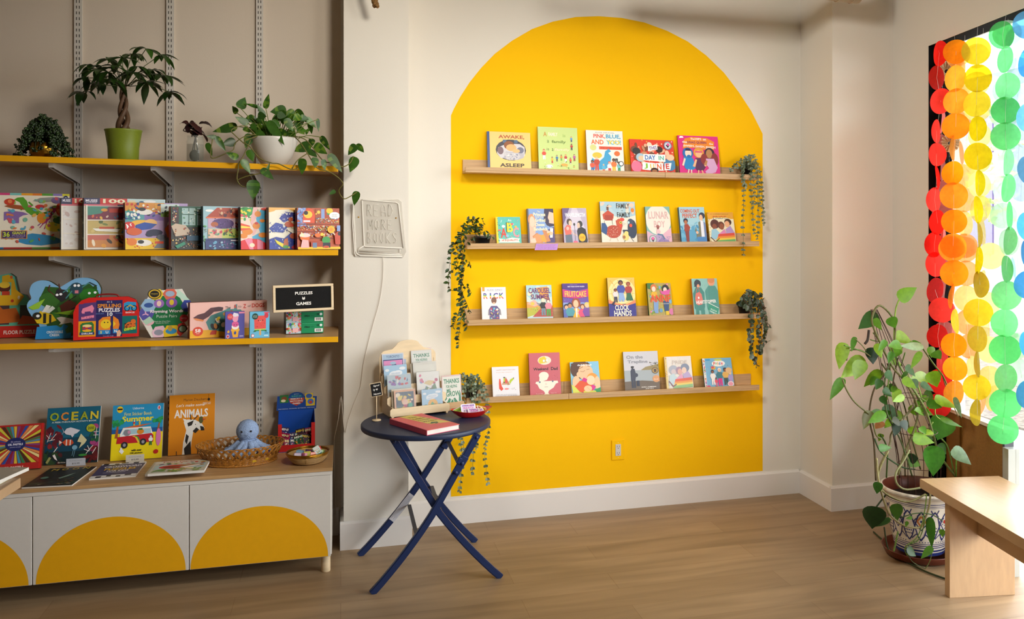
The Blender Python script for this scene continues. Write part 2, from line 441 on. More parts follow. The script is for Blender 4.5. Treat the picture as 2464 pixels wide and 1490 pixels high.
ob = MB(); XP = [onY(p, 500, 4.30).x for p in (2246, 2294, 2300, 2303, 2319, 2323)]
for (i0, i1, mt_) in ((0, 1, 'frame_grey'), (1, 2, 'frame_silver'), (3, 4, 'frame_grey'), (4, 5, 'frame_silver')): ob.box((XP[i0], 4.30, -.1), (XP[i1] - .0005, 4.36, 3.4), mt_)
struct('wall_outside_return', ob)
ob = MB()
ob.box((16, 8, -.1), (17, 40, 5.5), 'facade')
for k in range(9):
    y = 9 + k * 3.2; ob.box((15.96, y, .9), (16, y + 1.9, 2.7), 'facade_glass'); ob.box((15.96, y, 3.5), (16, y + 1.9, 4.6), 'facade_glass')
struct('wall_outside_building', ob)
rt = random.Random(8)
for k, (x, y, h) in enumerate(((11.5, 14.5, 4.6), (13.0, 18.5, 5.4))):
    tr = thing('street_tree', ['pale leafy street tree outside the window, closer one', 'pale leafy street tree outside the window, farther one'][k], 'tree', (x, y, -.1))
    m = MB(); m.tube([(0, 0, 0), (.05, 0, h * .5), (0, .1, h * .8)], .09, 'stem', '6A5A48', n=8, r2=.03); m.build('trunk', tr)
    m = MB()
    for j in range(420):
        a = rt.uniform(0, 2 * pi); r = rt.random() ** .5 * 1.3; z = h * .6 + rt.uniform(-1, 1.3)
        p = Vector((r * cos(a), r * sin(a), z)); u = Vector((rt.uniform(-1, 1), rt.uniform(-1, 1), rt.uniform(-1, 1))).normalized() * .12; v = u.orthogonal().normalized() * .07
        m.poly([p - u, p + v, p + u, p - v], 'leaf', rt.choice(['8AA050', 'A0B060', '6E8A40']))
    m.build('crown', tr)
# ------------------------------------------------------------------ printed covers: flat shapes and lettering inside the cover's own mesh
_TX = {}
def text_polys(txt, bold=0.0, shear=0.0):
    key = (txt, bold, shear)
    if key in _TX: return _TX[key]
    cu = bpy.data.curves.new('lettering', 'FONT'); cu.body = txt; cu.offset = bold; cu.shear = shear
    cu.resolution_u = 2; cu.fill_mode = 'FRONT'
    ob = bpy.data.objects.new('lettering', cu); me = ob.to_mesh()
    vs = [(v.co.x, v.co.y) for v in me.vertices]; fs = [tuple(p.vertices) for p in me.polygons]
    ob.to_mesh_clear(); bpy.data.objects.remove(ob); bpy.data.curves.remove(cu)
    xs = [v[0] for v in vs] or [0, 1]; ys = [v[1] for v in vs] or [0, 1]
    x0, x1, y0, y1 = min(xs), max(xs), min(ys), max(ys)
    sx = 1 / max(x1 - x0, 1e-6); sy = 1 / max(y1 - y0, 1e-6)
    vs = [((x - x0) * sx - .5, (y - y0) * sy - .5) for x, y in vs]
    _TX[key] = (vs, fs); return _TX[key]

class Art:
    """u, v in percent of the printed face; T maps (x, z, lift) in metres to the builder's space"""
    def __init__(s, mb, w, h, T, m='print', step=4e-5, lift=6e-5, clip=True):
        s.mb, s.w, s.h, s.T, s.m, s.step, s.k, s.clip = mb, w, h, T, m, step, lift, clip
    def P(s, u, v): return s.T(u / 100 * s.w, v / 100 * s.h, s.k)
    def poly(s, pts, c):
        if s.clip:
            pts = clip_poly(pts)
        if len(pts) < 3: return
        s.k += s.step
        s.mb.poly([s.P(*p) for p in pts], s.m, c)
    def ell(s, cx, cy, rx, ry, c, n=18):
        s.poly([(cx + rx * cos(2 * pi * i / n), cy + ry * sin(2 * pi * i / n)) for i in range(n)], c)
    def line(s, wd, pts, c):
        asp = s.w / s.h
        for (a, b) in zip(pts[:-1], pts[1:]):
            dx, dy = (b[0] - a[0]) * asp, b[1] - a[1]; L = math.hypot(dx, dy) or 1e-6
            nx, ny = -dy / L * wd / 2 , dx / L * wd / 2 * asp
            ex, ey = dx / L * wd * .2, dy / L * wd * .2 * asp
            s.poly([(a[0] + nx - ex, a[1] + ny - ey), (a[0] - nx - ex, a[1] - ny - ey), (b[0] - nx + ex, b[1] - ny + ey), (b[0] + nx + ex, b[1] + ny + ey)], c)
    def text(s, cx, cy, w, h, c, txt, bold=.012, shear=0, rot=0, arc=0):
        vs, fs = text_polys(txt, bold, shear); s.k += s.step; cr, sr = cos(R_(rot)), sin(R_(rot))
        asp = s.w / s.h; ids = []
        for x, y in vs:
            X, Y = x * w, y * h + arc * (1 - (2 * x) ** 2)
            Xm, Ym = X * s.w / 100, Y * s.h / 100
            Xm, Ym = Xm * cr - Ym * sr, Xm * sr + Ym * cr
            ids.append(s.mb.pt(s.P(cx + Xm / s.w * 100, cy + Ym / s.h * 100)))
        for f in fs: s.mb.face([ids[i] for i in f], s.m, c)
    def banded(s, cx, cy, w, h, cols, txt):
        vs, fs = text_polys(txt, .028, 0); n = len(cols); y0 = cy - h / 2
        for f in fs:
            P = [(cx + vs[i][0] * w, cy + vs[i][1] * h) for i in f]
            for k, c in enumerate(cols):
                Q = [(p[0], (p[1] - (y0 + k * h / n)) / (h / n) * 100 if True else 0) for p in P]
                Q = clip_poly([(50, q[1]) if False else (q[0], q[1]) for q in Q])
                if len(Q) > 2: s.mb.poly([s.P(q[0], y0 + k * h / n + q[1] * h / n / 100) for q in Q], s.m, c)
        s.k += s.step
    def person(s, cx, y0, H, skin, hair, top, bot, hs=1.0):
        asp = s.w / s.h; k = H / asp      # widths in u-units
        hr = .105 * H * hs; hy = y0 + H - hr
        s.poly([(cx - .13 * k, y0), (cx - .12 * k, y0 + .48 * H), (cx + .12 * k, y0 + .48 * H), (cx + .13 * k, y0), (cx + .03 * k, y0), (cx, y0 + .36 * H), (cx - .03 * k, y0)], bot)
        s.poly([(cx - .14 * k, y0 + .42 * H), (cx - .22 * k, y0 + .62 * H), (cx - .13 * k, y0 + .78 * H), (cx + .13 * k, y0 + .78 * H), (cx + .22 * k, y0 + .62 * H), (cx + .14 * k, y0 + .42 * H)], top)
        s.ell(cx, hy + .02 * H, hr * 1.15 / asp, hr * 1.15, hair, 12)
        s.ell(cx, hy - .02 * H, hr * .82 / asp, hr * .88, skin, 12)
    def scatter(s, seed, n, x0, y0, x1, y1, a, b, cols, kind='e'):
        rn = random.Random(seed); asp = s.w / s.h
        for i in range(n):
            x, y = rn.uniform(x0, x1), rn.uniform(y0, y1); r = rn.uniform(a, b); c = rn.choice(cols); t = rn.uniform(0, pi)
            q = rn.uniform(.35, .95); m = 4 if kind == 'r' else 9
            s.poly([(x + (r * cos(2 * pi * j / m + .78) * cos(t) - r * q * sin(2 * pi * j / m + .78) * sin(t)),
                     y + (r * cos(2 * pi * j / m + .78) * sin(t) + r * q * sin(2 * pi * j / m + .78) * cos(t)) * asp) for j in range(m)], c)
    def run(s, spec):
        for ln in spec.strip().split(';'):
            q = ln.split()
            if not q: continue
            o = q[0]
            if o == 'r': a = list(map(float, q[1:5])); s.poly([(a[0], a[1]), (a[2], a[1]), (a[2], a[3]), (a[0], a[3])], q[5])
            elif o == 'e': a = list(map(float, q[1:5])); s.ell(*a, q[5])
            elif o == 'p': s.poly([tuple(map(float, z.split(','))) for z in q[1:-1]], q[-1])
            elif o == 'l': s.line(float(q[1]), [tuple(map(float, z.split(','))) for z in q[2:-1]], q[-1])
            elif o in ('t', 'T', 'i', 'y'):
                a = list(map(float, q[1:5])); s.text(*a, q[5], ' '.join(q[6:]), bold={'t': .0, 'T': .028, 'i': .008, 'y': .02}[o], shear=.25 if o == 'i' else 0)
            elif o == 'b':
                a = list(map(float, q[1:5])); s.banded(*a, q[5].split(','), ' '.join(q[6:]))
            elif o == 'u': a = list(map(float, q[1:6])); s.text(*a[:4], q[6], ' '.join(q[7:]), bold=.024, rot=a[4])
            elif o == 'm': a = list(map(float, q[1:4])); s.person(*a, *q[4:8])
            elif o in ('n', 'q'):
                s.scatter(int(q[1]), int(q[2]), *map(float, q[3:9]), q[9].split(','), 'r' if o == 'q' else 'e')

def clip_poly(pts):
    for ax, lo, sgn in ((0, 0, 1), (0, 100, -1), (1, 0, 1), (1, 100, -1)):
        out = []; n = len(pts)
        if n < 3: return []
        if all((p[ax] - lo) * sgn >= 0 for p in pts): continue
        for i in range(n):
            a, b = pts[i], pts[(i + 1) % n]; da, db = (a[ax] - lo) * sgn, (b[ax] - lo) * sgn
            if da >= 0: out.append(a)
            if (da >= 0) != (db >= 0):
                t = da / (da - db); out.append((a[0] + t * (b[0] - a[0]), a[1] + t * (b[1] - a[1])))
        pts = out
    return pts

def smooth_pts(P, k=5):
    P = [Vector(p) for p in P]; out = []; n = len(P)
    for i in range(n - 1):
        p0 = P[max(i - 1, 0)]; p1 = P[i]; p2 = P[i + 1]; p3 = P[min(i + 2, n - 1)]
        for j in range(k):
            u = j / k; out.append(.5 * (2 * p1 + (p2 - p0) * u + (2 * p0 - 5 * p1 + 4 * p2 - p3) * u * u + (3 * p1 - p0 - 3 * p2 + p3) * u ** 3))
    return out + [P[-1]]
def front_T(x0, z0, y): return lambda a, b, k: (x0 + a, y - k, z0 + b)
def top_T(x0, y0, z): return lambda a, b, k: (x0 + a, y0 + b, z + k)

def place(P, yaw=0, lean=0, roll=0, lift=0):
    M = Matrix.Rotation(yaw, 4, 'Z') @ Matrix.Rotation(-roll, 4, 'Y') @ Matrix.Rotation(-lean, 4, 'X')
    P = Vector(P); P.z += lift
    return P, M.to_euler()

def book(label, P, w, h, d, yaw=0, lean=0, roll=0, cover='fff', spine=None, art='', hard=True, cat='book', group=None, name='book', round_c=0, flat=False):
    """standing book: P is the middle of its bottom front edge"""
    if flat: loc, rot = Vector(P), (0, 0, yaw)
    else: loc, rot = place(P, yaw, lean, roll, d * sin(lean) + .0004)
    t = thing(name, label, cat, loc, rot, group)
    spine = spine or cover; x = w / 2; c = .0022 if hard else .0006; ov = .003 if hard else 0
    mb = MB(); pg = MB()
    if flat:                                        # lying: thickness in z, cover face up, bottom edge towards -y
        def bx(m, a, b, *k): m.box((a[0], a[2], a[1]), (b[0], b[2], b[1]), *k)
        bx(mb, (-x, d - c, 0), (x, d, h), 'print', cover); bx(mb, (-x, 0, 0), (x, c, h), 'print', spine)
        bx(mb, (-x, c, 0), (-x + c, d - c, h), 'print', spine)
        bx(pg, (-x + c, c, ov), (x - ov, d - c, h - ov), 'pages')
        T = top_T(-x, 0, d)
    else:
        mb.box((-x, 0, 0), (x, c, h), 'print', cover); mb.box((-x, d - c, 0), (x, d, h), 'print', spine)
        mb.box((-x, c, 0), (-x + c, d - c, h), 'print', spine)
        pg.box((-x + c, c, ov), (x - ov, d - c, h - ov), 'pages')
        T = front_T(-x, 0, 0)
    if art: Art(mb, w, h, T).run(art)
    mb.build('cover', t); pg.build('pages', t)
    return t

def carton(label, P, w, h, d, yaw=0, lean=0, roll=0, face='fff', side='333', top=None, art='', side_art='', cat='box', name='puzzle_box', group=None):
    loc, rot = place(P, yaw, lean, roll, d * sin(lean) + .0004)
    mb = MB(); x = w / 2
    i = [(-x, 0, 0), (x, 0, 0), (x, d, 0), (-x, d, 0), (-x, 0, h), (x, 0, h), (x, d, h), (-x, d, h)]
    for q, c in (((0, 3, 2, 1), side), ((4, 5, 6, 7), top or side), ((0, 1, 5, 4), face), ((1, 2, 6, 5), side), ((2, 3, 7, 6), side), ((3, 0, 4, 7), side)):
        mb.poly([i[k] for k in q], 'print', c)
    if art: Art(mb, w, h, front_T(-x, 0, 0)).run(art)
    if side_art: Art(mb, d, h, lambda a, b, k: (-x - k, d - a, b)).run(side_art)
    o = mb.build(name); o.location = loc; o.rotation_euler = rot
    return tag(o, label, cat, group)
# ------------------------------------------------------------------ picture ledges on the yellow arch
YL = YW - 0.125                                     # front of the ledges
ROWS = []
def ledge(label, xl, yl, xr, yr, joint=None):
    A = onY(xl, yl, YL); B = onY(xr, yr, YL); B.x = 2.398; B.z = onY(xr, yr, YL).z
    zl, zr, x0, x1 = A.z, B.z, A.x, 2.398
    roll = math.atan2(zr - zl, x1 - x0)
    t = thing('picture_ledge', label, 'shelf', (x0, YW - .0005, zl), (0, -roll, 0), 'oak picture ledges')
    L = math.hypot(x1 - x0, zr - zl); dp = YW - YL
    segs = [(0, L)] if joint is None else [(0, joint), (joint + .0015, L)]
    for i, (a, b) in enumerate(segs):
        m = MB(); m.bbox((a, -dp, 0), (b, 0, .012), 'oak', r=.001); m.build('shelf_board', t)
        m = MB(); m.bbox((a, -dp, .012), (b, -dp + .009, .031), 'oak', r=.001); m.build('lip', t)
        m = MB(); m.bbox((a, -.012, .012), (b, 0, .078), 'oak', r=.001); m.build('back_board', t)
    ROWS.append((x0, zl, x1, zr, roll))
ledge('oak picture ledge holding five picture books, topmost on the yellow arch', 1120, 414.8, 1813, 433.0, 1.15)
ledge('oak picture ledge with a purple note taped on, second from the top', 1124, 599.9, 1828, 592.9)
ledge('oak picture ledge with the rainbow-lettered white book, third from the top', 1124.6, 784.1, 1828, 766.5)
ledge('oak picture ledge just above the socket, lowest on the yellow arch', 1123, 972.5, 1827.6, 938.8, 0.57)

def lb(row, bl, br, ytop, d, label, cover, spine, art, hard=True, roll=0.0, dx=0):
    x0, z0, x1, z1, rl = ROWS[row]
    base = lambda X: z0 + (z1 - z0) * (X - x0) / (x1 - x0) + .0125
    Yb = YW - .003 - d - .052
    L = onY(bl, 500, Yb).x; Rr = onY(br, 500, Yb).x; w = Rr - L; cx = (L + Rr) / 2
    zt = onY((bl + br) / 2 - 6, ytop, Yb + .05).z; hh = zt - base(cx)
    lean = math.asin(.050 / hh); h = hh / cos(lean) - d * sin(lean)
    return book(label, (cx, Yb, base(cx) + .001), w, h, d, 0, lean, rl + roll, cover, spine, art, hard, group='books face-out on the oak ledges')

KID = 'F2C6A0'
lb(0, 1174, 1279, 318.5, .012, 'picture book with a sleeping child in an oval, leftmost on top ledge', 'F0CB78', '2F4E86', '''
r 0 0 5.5 100 2F4E86;r 5.5 0 6.6 100 E2B65B;T 56 87 60 10.5 B5532A AWAKE,;e 54 54 35 27 3A3A46;p 25,60 45,70 75,70 86,62 86,40 70,32 30,33 22,45 CFCBD0;
p 42,50 84,47 83,35 70,29 50,28 36,33 B7B4BC;r 36 72 44 80 4D6A8A;r 62 72 70 80 4D6A8A;e 30 52 7 10 7A6068;e 76 54 8 8 6F7288;e 50 66 12 11 8C4F22;e 55 60 12 9 F0B070;e 66 52 9 5 F3B97A;
p 36,47 70,46 76,38 68,30 44,29 C9C5C8;n 3 22 40 30 70 44 1 2.4 9FA0AD,E4E0DE,8488A0;T 56 15 56 9.5 3E342C ASLEEP;t 30 4 26 2.4 C07A50 KYLE LUKOFF;t 80 4 24 2.4 C07A50 NADIA ALAM''')
lb(0, 1297, 1393, 307, .010, 'pale green picture book crowded with tiny people on top ledge', 'C9DC86', '8FA04E', '''
T 18 84 9 10 C8923C A;T 38 84 24 9 EFE46A FAMILY;T 38 84 23 8 E9E6D0 FAMILY;T 66 82 7 7 A9C46A is;t 25 68 5 6 5C7A35 a;T 52 67 36 8 6E8A3C family;t 24 51 6 6 4E6A30 is;t 36 50 4 6 4E6A30 a;T 60 50 40 8.5 D9A23C family;T 60 50 39 7.5 EDE7B5 family;
m 14 28 22 E8B58C C0452F D9482F F2EFE6;m 34 20 14 C98A5A 3A2A22 F0C43C C8482F;m 46 24 14 E8B58C 2A2A2A 3E7AA8 555;m 57 26 13 C98A5A 5A3A22 D98C3A 6A4;m 68 24 16 E8B58C D9782F B33 EEE;m 80 20 13 C98A5A 222 E2562F 844;m 90 26 15 E8B58C 4A2A1A B85A9A 933;m 84 50 14 A66A42 222 C03A2F 334;m 84 68 12 E8B58C E36A4F 6AA0D0 447;
e 26 13 9 4 F4F2E4;e 64 17 9 3 E3A84A;n 7 40 8 4 92 24 .6 2.2 8CAF4A,F4F2D8,E88A4A,6E9A44,E5C85A;t 50 5 34 2 6E8A3C family and friends''')
lb(0, 1414, 1503, 315, .012, 'white picture book with red and blue capitals and a blue dinosaur', 'F1EDE2', 'A33A2A', '''
t 52 95 52 2.2 555 ELISE GRAVEL;T 36 86 32 11 E0503C PINK,;T 74 86 40 11 2F9FC6 BLUE,;T 30 73 34 11 EE6A33 AND;T 74 73 40 11 58B4C4 YOU!;T 74 73 36 9 F2D24A YO;e 18 60 9 7 D9D88A;r 34 56 96 63 E8583A;t 66 59.5 56 3 8A2A1A AND OTHER COLOURS;
p 10,24 20,8 48,10 62,20 66,40 58,48 66,52 60,58 50,52 46,38 30,26 14,36 3FA3D2;e 28 42 13 7 F4C23C;m 26 6 34 F0BE96 F4C23C C0452F D9482F;m 14 2 28 8A5A3A 222 E05A3C 3A6EA8;m 44 1 22 F0BE96 5AC 5AB8D8 E06A4A;m 60 2 26 F0BE96 E0503C EEE C33;m 72 3 32 7A4A2E 1E1E1E E87A3C F2C23C;m 86 4 24 8A5A3A 222 7AC4C8 3A9A6A;m 80 26 24 8A5A3A 222 F2EFE6 444;e 82 47 8 6 E8702F;e 92 24 7 6 333;e 92 24 5 4.4 eee''')
lb(0, 1520, 1626, 337, .011, 'wide red picture book with a marching crowd and white banners', 'E2402C', 'C4241C', '''
n 11 70 2 2 98 98 .8 2 F6A23C,F8D9B0,FFF2D0,C92A1C;n 12 34 6 30 94 86 4 8 F3C9A6,F08A6A,E8B48E,C98A62,F5DCC0,7A4A34;e 14 66 9 10 333;e 66 72 8 9 3A2620;e 22 48 10 12 A8C8D8;e 24 46 7 7 F3C9A6;e 12 22 12 16 E87A9A;e 88 30 14 18 4A86B0;e 90 50 9 9 F3C9A6;p 40,2 60,8 80,4 96,10 96,2 4CB8A0;p 30,0 76,0 70,6 40,8 F2C43C;
p 40,66 62,72 62,86 41,81 FDFBF6;u 51.5 76 18 10 8 6E4A9E THIS;p 28,40 78,37 79,58 29,58 FDFBF6;T 44 48.5 24 13 2A6CB4 DAY;T 69 48 12 12 4CB8A0 IN;
p 24,14 42,12 42,34 26,35 FDFBF6;T 33 24 8 15 8AC43C J;p 40,13 54,12 54,33 41,34 FDFBF6;T 47 23 9 15 F2C23C U;p 54,12 72,12 72,34 55,33 FDFBF6;T 63 23 10 16 E8602C N;p 74,13 88,15 92,35 76,33 FDFBF6;T 82 25 8 15 D0282A E;
e 52 12 9 8 3A2620;e 52 10 6 5 A66A42;e 86 84 9 12 7E8AA4;e 86 84 7 9 D8DCE4;p 81,86 91,86 86,77 222;e 87 87 3 4 E85AA0''')
lb(0, 1637, 1734, 328, .012, 'magenta picture book with three dancing figures, last on top ledge', 'E02A86', 'B0186A', '''
n 21 50 2 2 98 98 .4 1 F06AAE,C81C72;p 10,68 16,92 34,97 72,95 90,86 88,66 60,66 54,72 40,70 F08A1E;T 50 92 16 5.5 F7F0E4 HIPS;T 36 92 10 5 F7F0E4 The;T 66 91 8 4 F7F0E4 on;T 16 84 12 5.5 F7F0E4 the;T 46 83 48 7 7A2A5C DRAG QUEEN;T 82 81 10 5 F7F0E4 Go;T 26 74 28 6 F7F0E4 SWISH,;T 54 73 24 6 F7F0E4 SWISH,;T 80 72 24 6 F7F0E4 SWISH;p 3,93 14,94 12,98 5,98 fff;
e 22 56 13 14 1E6FB4;e 23 56 8 10 F1D9C4;p 16,62 30,62 28,68 17,68 2B2148;p 12,20 10,45 22,48 34,44 40,20 30,14 16,16 1F86C8;p 6,26 12,44 16,42 10,24 F1D9C4;e 24 48 5 4 1E6FB4;e 49 58 13 13 E9A03A;e 49 55 8 9 F0B98C;r 40 58 58 62 E0557A;p 38,20 40,44 58,46 64,22 58,14 42,14 5A2350;p 32,24 40,42 44,40 38,22 F0B98C;p 56,40 60,42 68,26 62,24 F0B98C;
e 76 56 13 15 3A2438;e 75 56 8 11 B98450;e 62 42 9 14 8E2B2B;e 88 42 9 16 8E2B2B;p 66,44 86,44 94,22 88,10 66,4 62,12 72,20 66,30 D9A8D0;p 60,30 66,40 70,38 66,26 B98450;
l 3 22,16 18,2 F1D9C4;l 3 28,15 28,3 F1D9C4;l 3 46,14 44,2 F0B98C;l 3 54,14 58,3 F0B98C;r 42 1 48 3 E5B21F;r 55 1 62 3 E5B21F''')
lb(1, 1196, 1255.5, 523, .022, 'small teal alphabet board book with a yellow spine', '55BDB0', 'F2D20F', '''
r 0 0 8 100 F2D20F;n 5 16 7 0 8 100 1.2 1.6 222;t 56 88 14 8 F4F7F2 An;p 8,8 94,8 88,14 94,22 60,26 36,20 8,22 14,15 F7E8DC;T 53 16 66 8 C24A3A of EQUALITY;
T 30 42 26 34 E0342A A;T 54 62 26 36 1F2A26 B;T 56 62 24 34 F5D80F B;T 80 44 24 36 F0909C C;e 30 66 7 5 F4EFE6;e 14 52 6 3 E4606A;e 66 74 6 4 E4606A;e 80 64 5 4 F0B83A;e 44 32 6 5 8AC0D8;n 9 22 12 26 92 82 .8 2.2 F4EFE6,E4606A,2F7A6A,2A2A2A;l 1.4 20,80 24,88 fff;l 1.4 86,84 92,90 E890A0;l 1.4 16,46 22,34 2F6A5A''')
lb(1, 1272, 1336, 503, .016, 'blue paperback with two faces above a grilled sandwich', '7FA0D4', '4B4A52', '''
r 0 0 6 100 4B4A52;p 6,0 6,78 22,82 34,66 30,40 24,20 34,0 F3B6A0;e 16 70 13 16 E8905C;e 18 64 10 15 F6C8B0;p 100,100 66,100 62,70 72,54 84,50 100,52 2C2046;p 100,88 84,92 78,76 82,60 100,58 F3C3AC;e 74 66 8 7 2C2046;p 70,40 100,50 100,0 60,0 64,24 4A3E7A;p 84,46 96,46 92,20 82,20 EDEBF4;p 70,42 96,34 90,26 72,30 F0C0A0;
p 16,24 34,34 58,16 54,2 30,2 C98450;e 38 18 18 12 D8935C;p 44,26 84,34 66,6 50,10 F0A030;p 54,40 66,44 84,10 70,8 C98450;p 8,14 26,20 30,8 14,2 F6C8B0;t 44 92 12 5 F6EFC4 The;T 46 84 46 10 F6EFC4 Princess;t 46 77 30 4 F6EFC4 and the;T 48 68 40 9 F6EFC4 Grilled;T 46 56 36 9 F6EFC4 Cheese;T 48 44 52 9 F6EFC4 Sandwich''', hard=False)
lb(1, 1358, 1416, 501.5, .022, 'lilac novel with two singers at a microphone and red spine', 'B9AEC4', '8C2626', '''
p 0,100 30,100 0,52 6A5A86;p 40,100 60,100 92,40 14,40 D2CAD9;t 50 95 70 2 8A6A92 for every girl and boy on stage;y 52 81 84 11 FBFAFC WAVELENGTH;
e 26 62 11 9 4A3A36;e 30 58 7 8 F0C4A8;p 8,24 4,44 16,54 30,52 34,40 32,28 DE6A5C;e 18 44 6 5 F5B8A6;p 6,26 34,28 36,0 8,0 5E6E80;l 3 30,44 40,30 56,24 F0C4A8;e 70 56 11 9 2E3034;e 64 52 6 8 E8BFA4;p 56,36 60,44 76,48 92,42 98,12 94,0 62,0 26282E;l 1.6 47,52 47,0 26282E;e 46 55 4 4 333;e 76 19 14 11 F2B818;t 76 19 18 6 8A5A10 SIGNED;r 0 0 100 3 B85A8A;p 36,0 62,0 54,10 40,10 E06A8A''', hard=True)
lb(1, 1449, 1534, 486, .012, 'cream picture book with a hen, a dark bird and a chick', 'E9E4D2', '3A3226', '''
p 0,100 100,100 100,68 70,62 40,66 0,78 A9C9D6;n 31 16 5 70 96 96 5 11 E8CBB6,B4CFD8,DCD9C8;e 92 80 5 5 E8862A;p 8,58 36,60 38,70 22,80 6,70 C4482A;r 12 56 34 68 A83A24;r 18 80 24 88 6A4436;l 1 10,56 10,46 4A3226;l 1 32,56 33,46 4A3226;l 1.4 20,90 24,92 222;
y 65 90 38 12 34302C FAMILY;t 62 79 5 3 34302C is;y 66 69 38 12 34302C FAMILY;
e 34 30 22 15 B8442A;p 46,32 42,56 56,58 62,46 56,30 C04A28;e 52 52 8 8 C8522C;e 60 58 7 4 DE4A3A;e 56 51 3.4 3.2 E9D23C;e 56 51 1.6 1.6 222;e 55 44 4 4 E0402E;p 2,50 0,30 14,22 18,40 12,50 26508A;n 41 34 16 20 48 40 .5 1.1 F4DDC4;
e 88 36 13 22 2C3A52;p 60,34 94,34 90,20 66,18 2C3A52;e 84 52 8 8 3A4A66;e 78 51 3 3 BFE0E8;e 84 44 4 4 E8502E;p 60,54 72,48 60,44 D8D3BE;e 68 18 9 9 E8D87C;e 70 26 6 5 E8D87C;e 63 17 4 4 A86A3A;l 1 26,16 22,8 C9A88C;l 1 42,16 46,8 C9A88C;l 1 66,10 62,3 4A3A22;l 1 82,16 90,7 2C3A52;t 36 2 14 1.8 555 Laura Mayer;t 80 2 14 1.8 555 Linda Laird''')
lb(1, 1559, 1618, 498, .014, 'pale paperback with a huge moon and a seated figure', '86B9B2', '4F7F78', '''
e 50 64 52 40 F1EADC;p 0,0 0,36 30,24 100,24 100,0 E3B9CC;p 60,24 100,44 100,0 50,0 E9B8C8;T 52 77 82 20 DDB5B0 LUNAR;T 54 53 46 18 E0B9B4 BOY;p 34,22 46,30 96,4 100,0 20,0 B9A2C8;p 34,2 60,18 84,10 98,0 9A86B8;n 51 40 30 1 92 20 1 3 A892C4,C9A8CC,8A78AC;e 46 46 6 5 A8605C;e 46 42 4 4 8A4A44;p 38,28 40,38 48,40 56,34 54,28 EFC0C8;l 5 44,26 62,24 70,14 5A7FA0;e 22 12 16 12 8E9298;e 22 12 13 10 C9CCD0;p 14,15 30,15 22,5 222;e 22 15 6 4 EE6AA8''', hard=False)
lb(1, 1641, 1702, 499, .022, 'blue paperback of two young men before a crowd of silhouettes', 'A9D6E4', '2E6F9A', '''
n 61 14 4 20 96 60 6 10 6FB6D6,5AA5CC,82C2DC;r 0 0 100 38 5AA5CC;n 62 12 4 4 96 50 6 9 4A98C4,6FB6D6;y 42 89 76 10 E2653A COMING OUT;y 40 76 58 12 E2653A PERFECT;e 88 76 12 9 2A3350;e 84 70 7 9 F0C09C;p 62,46 56,36 62,24 72,28 72,58 84,62 84,14 60,14 7C7C66;p 80,64 94,60 92,18 80,18 EFF1F8;p 92,60 100,56 100,18 92,18 7088B8;p 62,18 100,18 100,0 64,0 4686C4;e 64 30 5 4 F0C09C;
e 22 62 9 7 2C2640;e 22 58 6 6 B9734A;p 14,34 16,52 30,53 38,44 32,32 A34330;p 16,34 32,34 30,2 20,2 8E3A34;t 50 50 20 2 5A8AA8 Alex Sanchez''', hard=False)
lb(1, 1710, 1772, 511.5, .010, 'small golden picture book of a family hugging a rainbow flag', 'F4ECCB', 'E3C23A', '''
r 0 78 100 100 EFAE3A;n 71 34 8 68 96 98 .6 1.2 D0452E,4A6AB0,F6F0D0,E88A3A;e 50 70 46 14 F4ECCB;b 46 83 52 9 7A4AA0,3A7AB0,3E9A5A,D0A020,E07A2A,C83A34 PRIDE;r 20 82 72 84 E8B23A;t 46 94 70 2.4 8A5A2A a celebration;e 24 62 17 15 5A2E24;e 22 54 9 9 8E4E34;e 48 58 13 12 6A3A28;e 50 54 9 10 9A5638;e 76 68 14 11 4A2C1E;e 72 62 10 10 EFB48A;p 4,16 10,44 26,48 42,30 36,12 9CCBE0;p 66,22 64,46 84,56 98,34 96,16 B59AD0;p 36,30 60,46 66,26 50,18 E08AC0;
p 34,30 96,34 98,24 30,20 E0503C;p 30,22 98,26 98,18 26,14 F0903A;p 26,16 98,20 98,12 22,8 F2D04A;p 22,10 98,14 98,6 20,2 6AB46A;r 20 0 98 5 8AA0D0;l 3 4,20 20,6 36,16 6A3A28;n 72 14 0 0 6 100 1 2 D9A520,8A6A2A''')
lb(2, 1160.5, 1220, 692, .012, 'white paperback of a child seen from behind with purple backpack', 'ECE9EA', 'D9D4D2', '''
r 4 88 14 100 F0A021;t 54 91.5 62 5 7E7C84 ALEX GINO;t 50 87 60 1.6 9A98A0 from the award-winning author of;
b 17 74 17 17 D8302A,F08A1E,F2D020,3E9A3A,2E4FA8,5A3A92 R;b 37 74 5 17 D8302A,F08A1E,F2D020,3E9A3A,2E4FA8,5A3A92 I;b 58 74 20 17 D8302A,F08A1E,F2D020,3E9A3A,2E4FA8,5A3A92 C;b 82 74 19 17 D8302A,F08A1E,F2D020,3E9A3A,2E4FA8,5A3A92 K;
e 50 60 11 10 7A4A34;e 50 52 5 3 EFBE9C;p 24,16 26,32 36,42 64,42 76,32 78,16 70,18 68,8 34,8 32,18 8E8A90;p 30,0 30,34 38,44 62,44 70,34 70,0 5B4A86;p 32,20 68,20 68,17 32,17 443868;e 38 35 4 3 D0304A;e 50 36 4 3 5AB8D8;e 62 33 5 3 F4F0E6;n 81 26 32 2 68 34 1.6 3.2 F2D24A,E85A4A,5AC0B0,F4F0F4,E88AC0,8AB8E8''', hard=False)
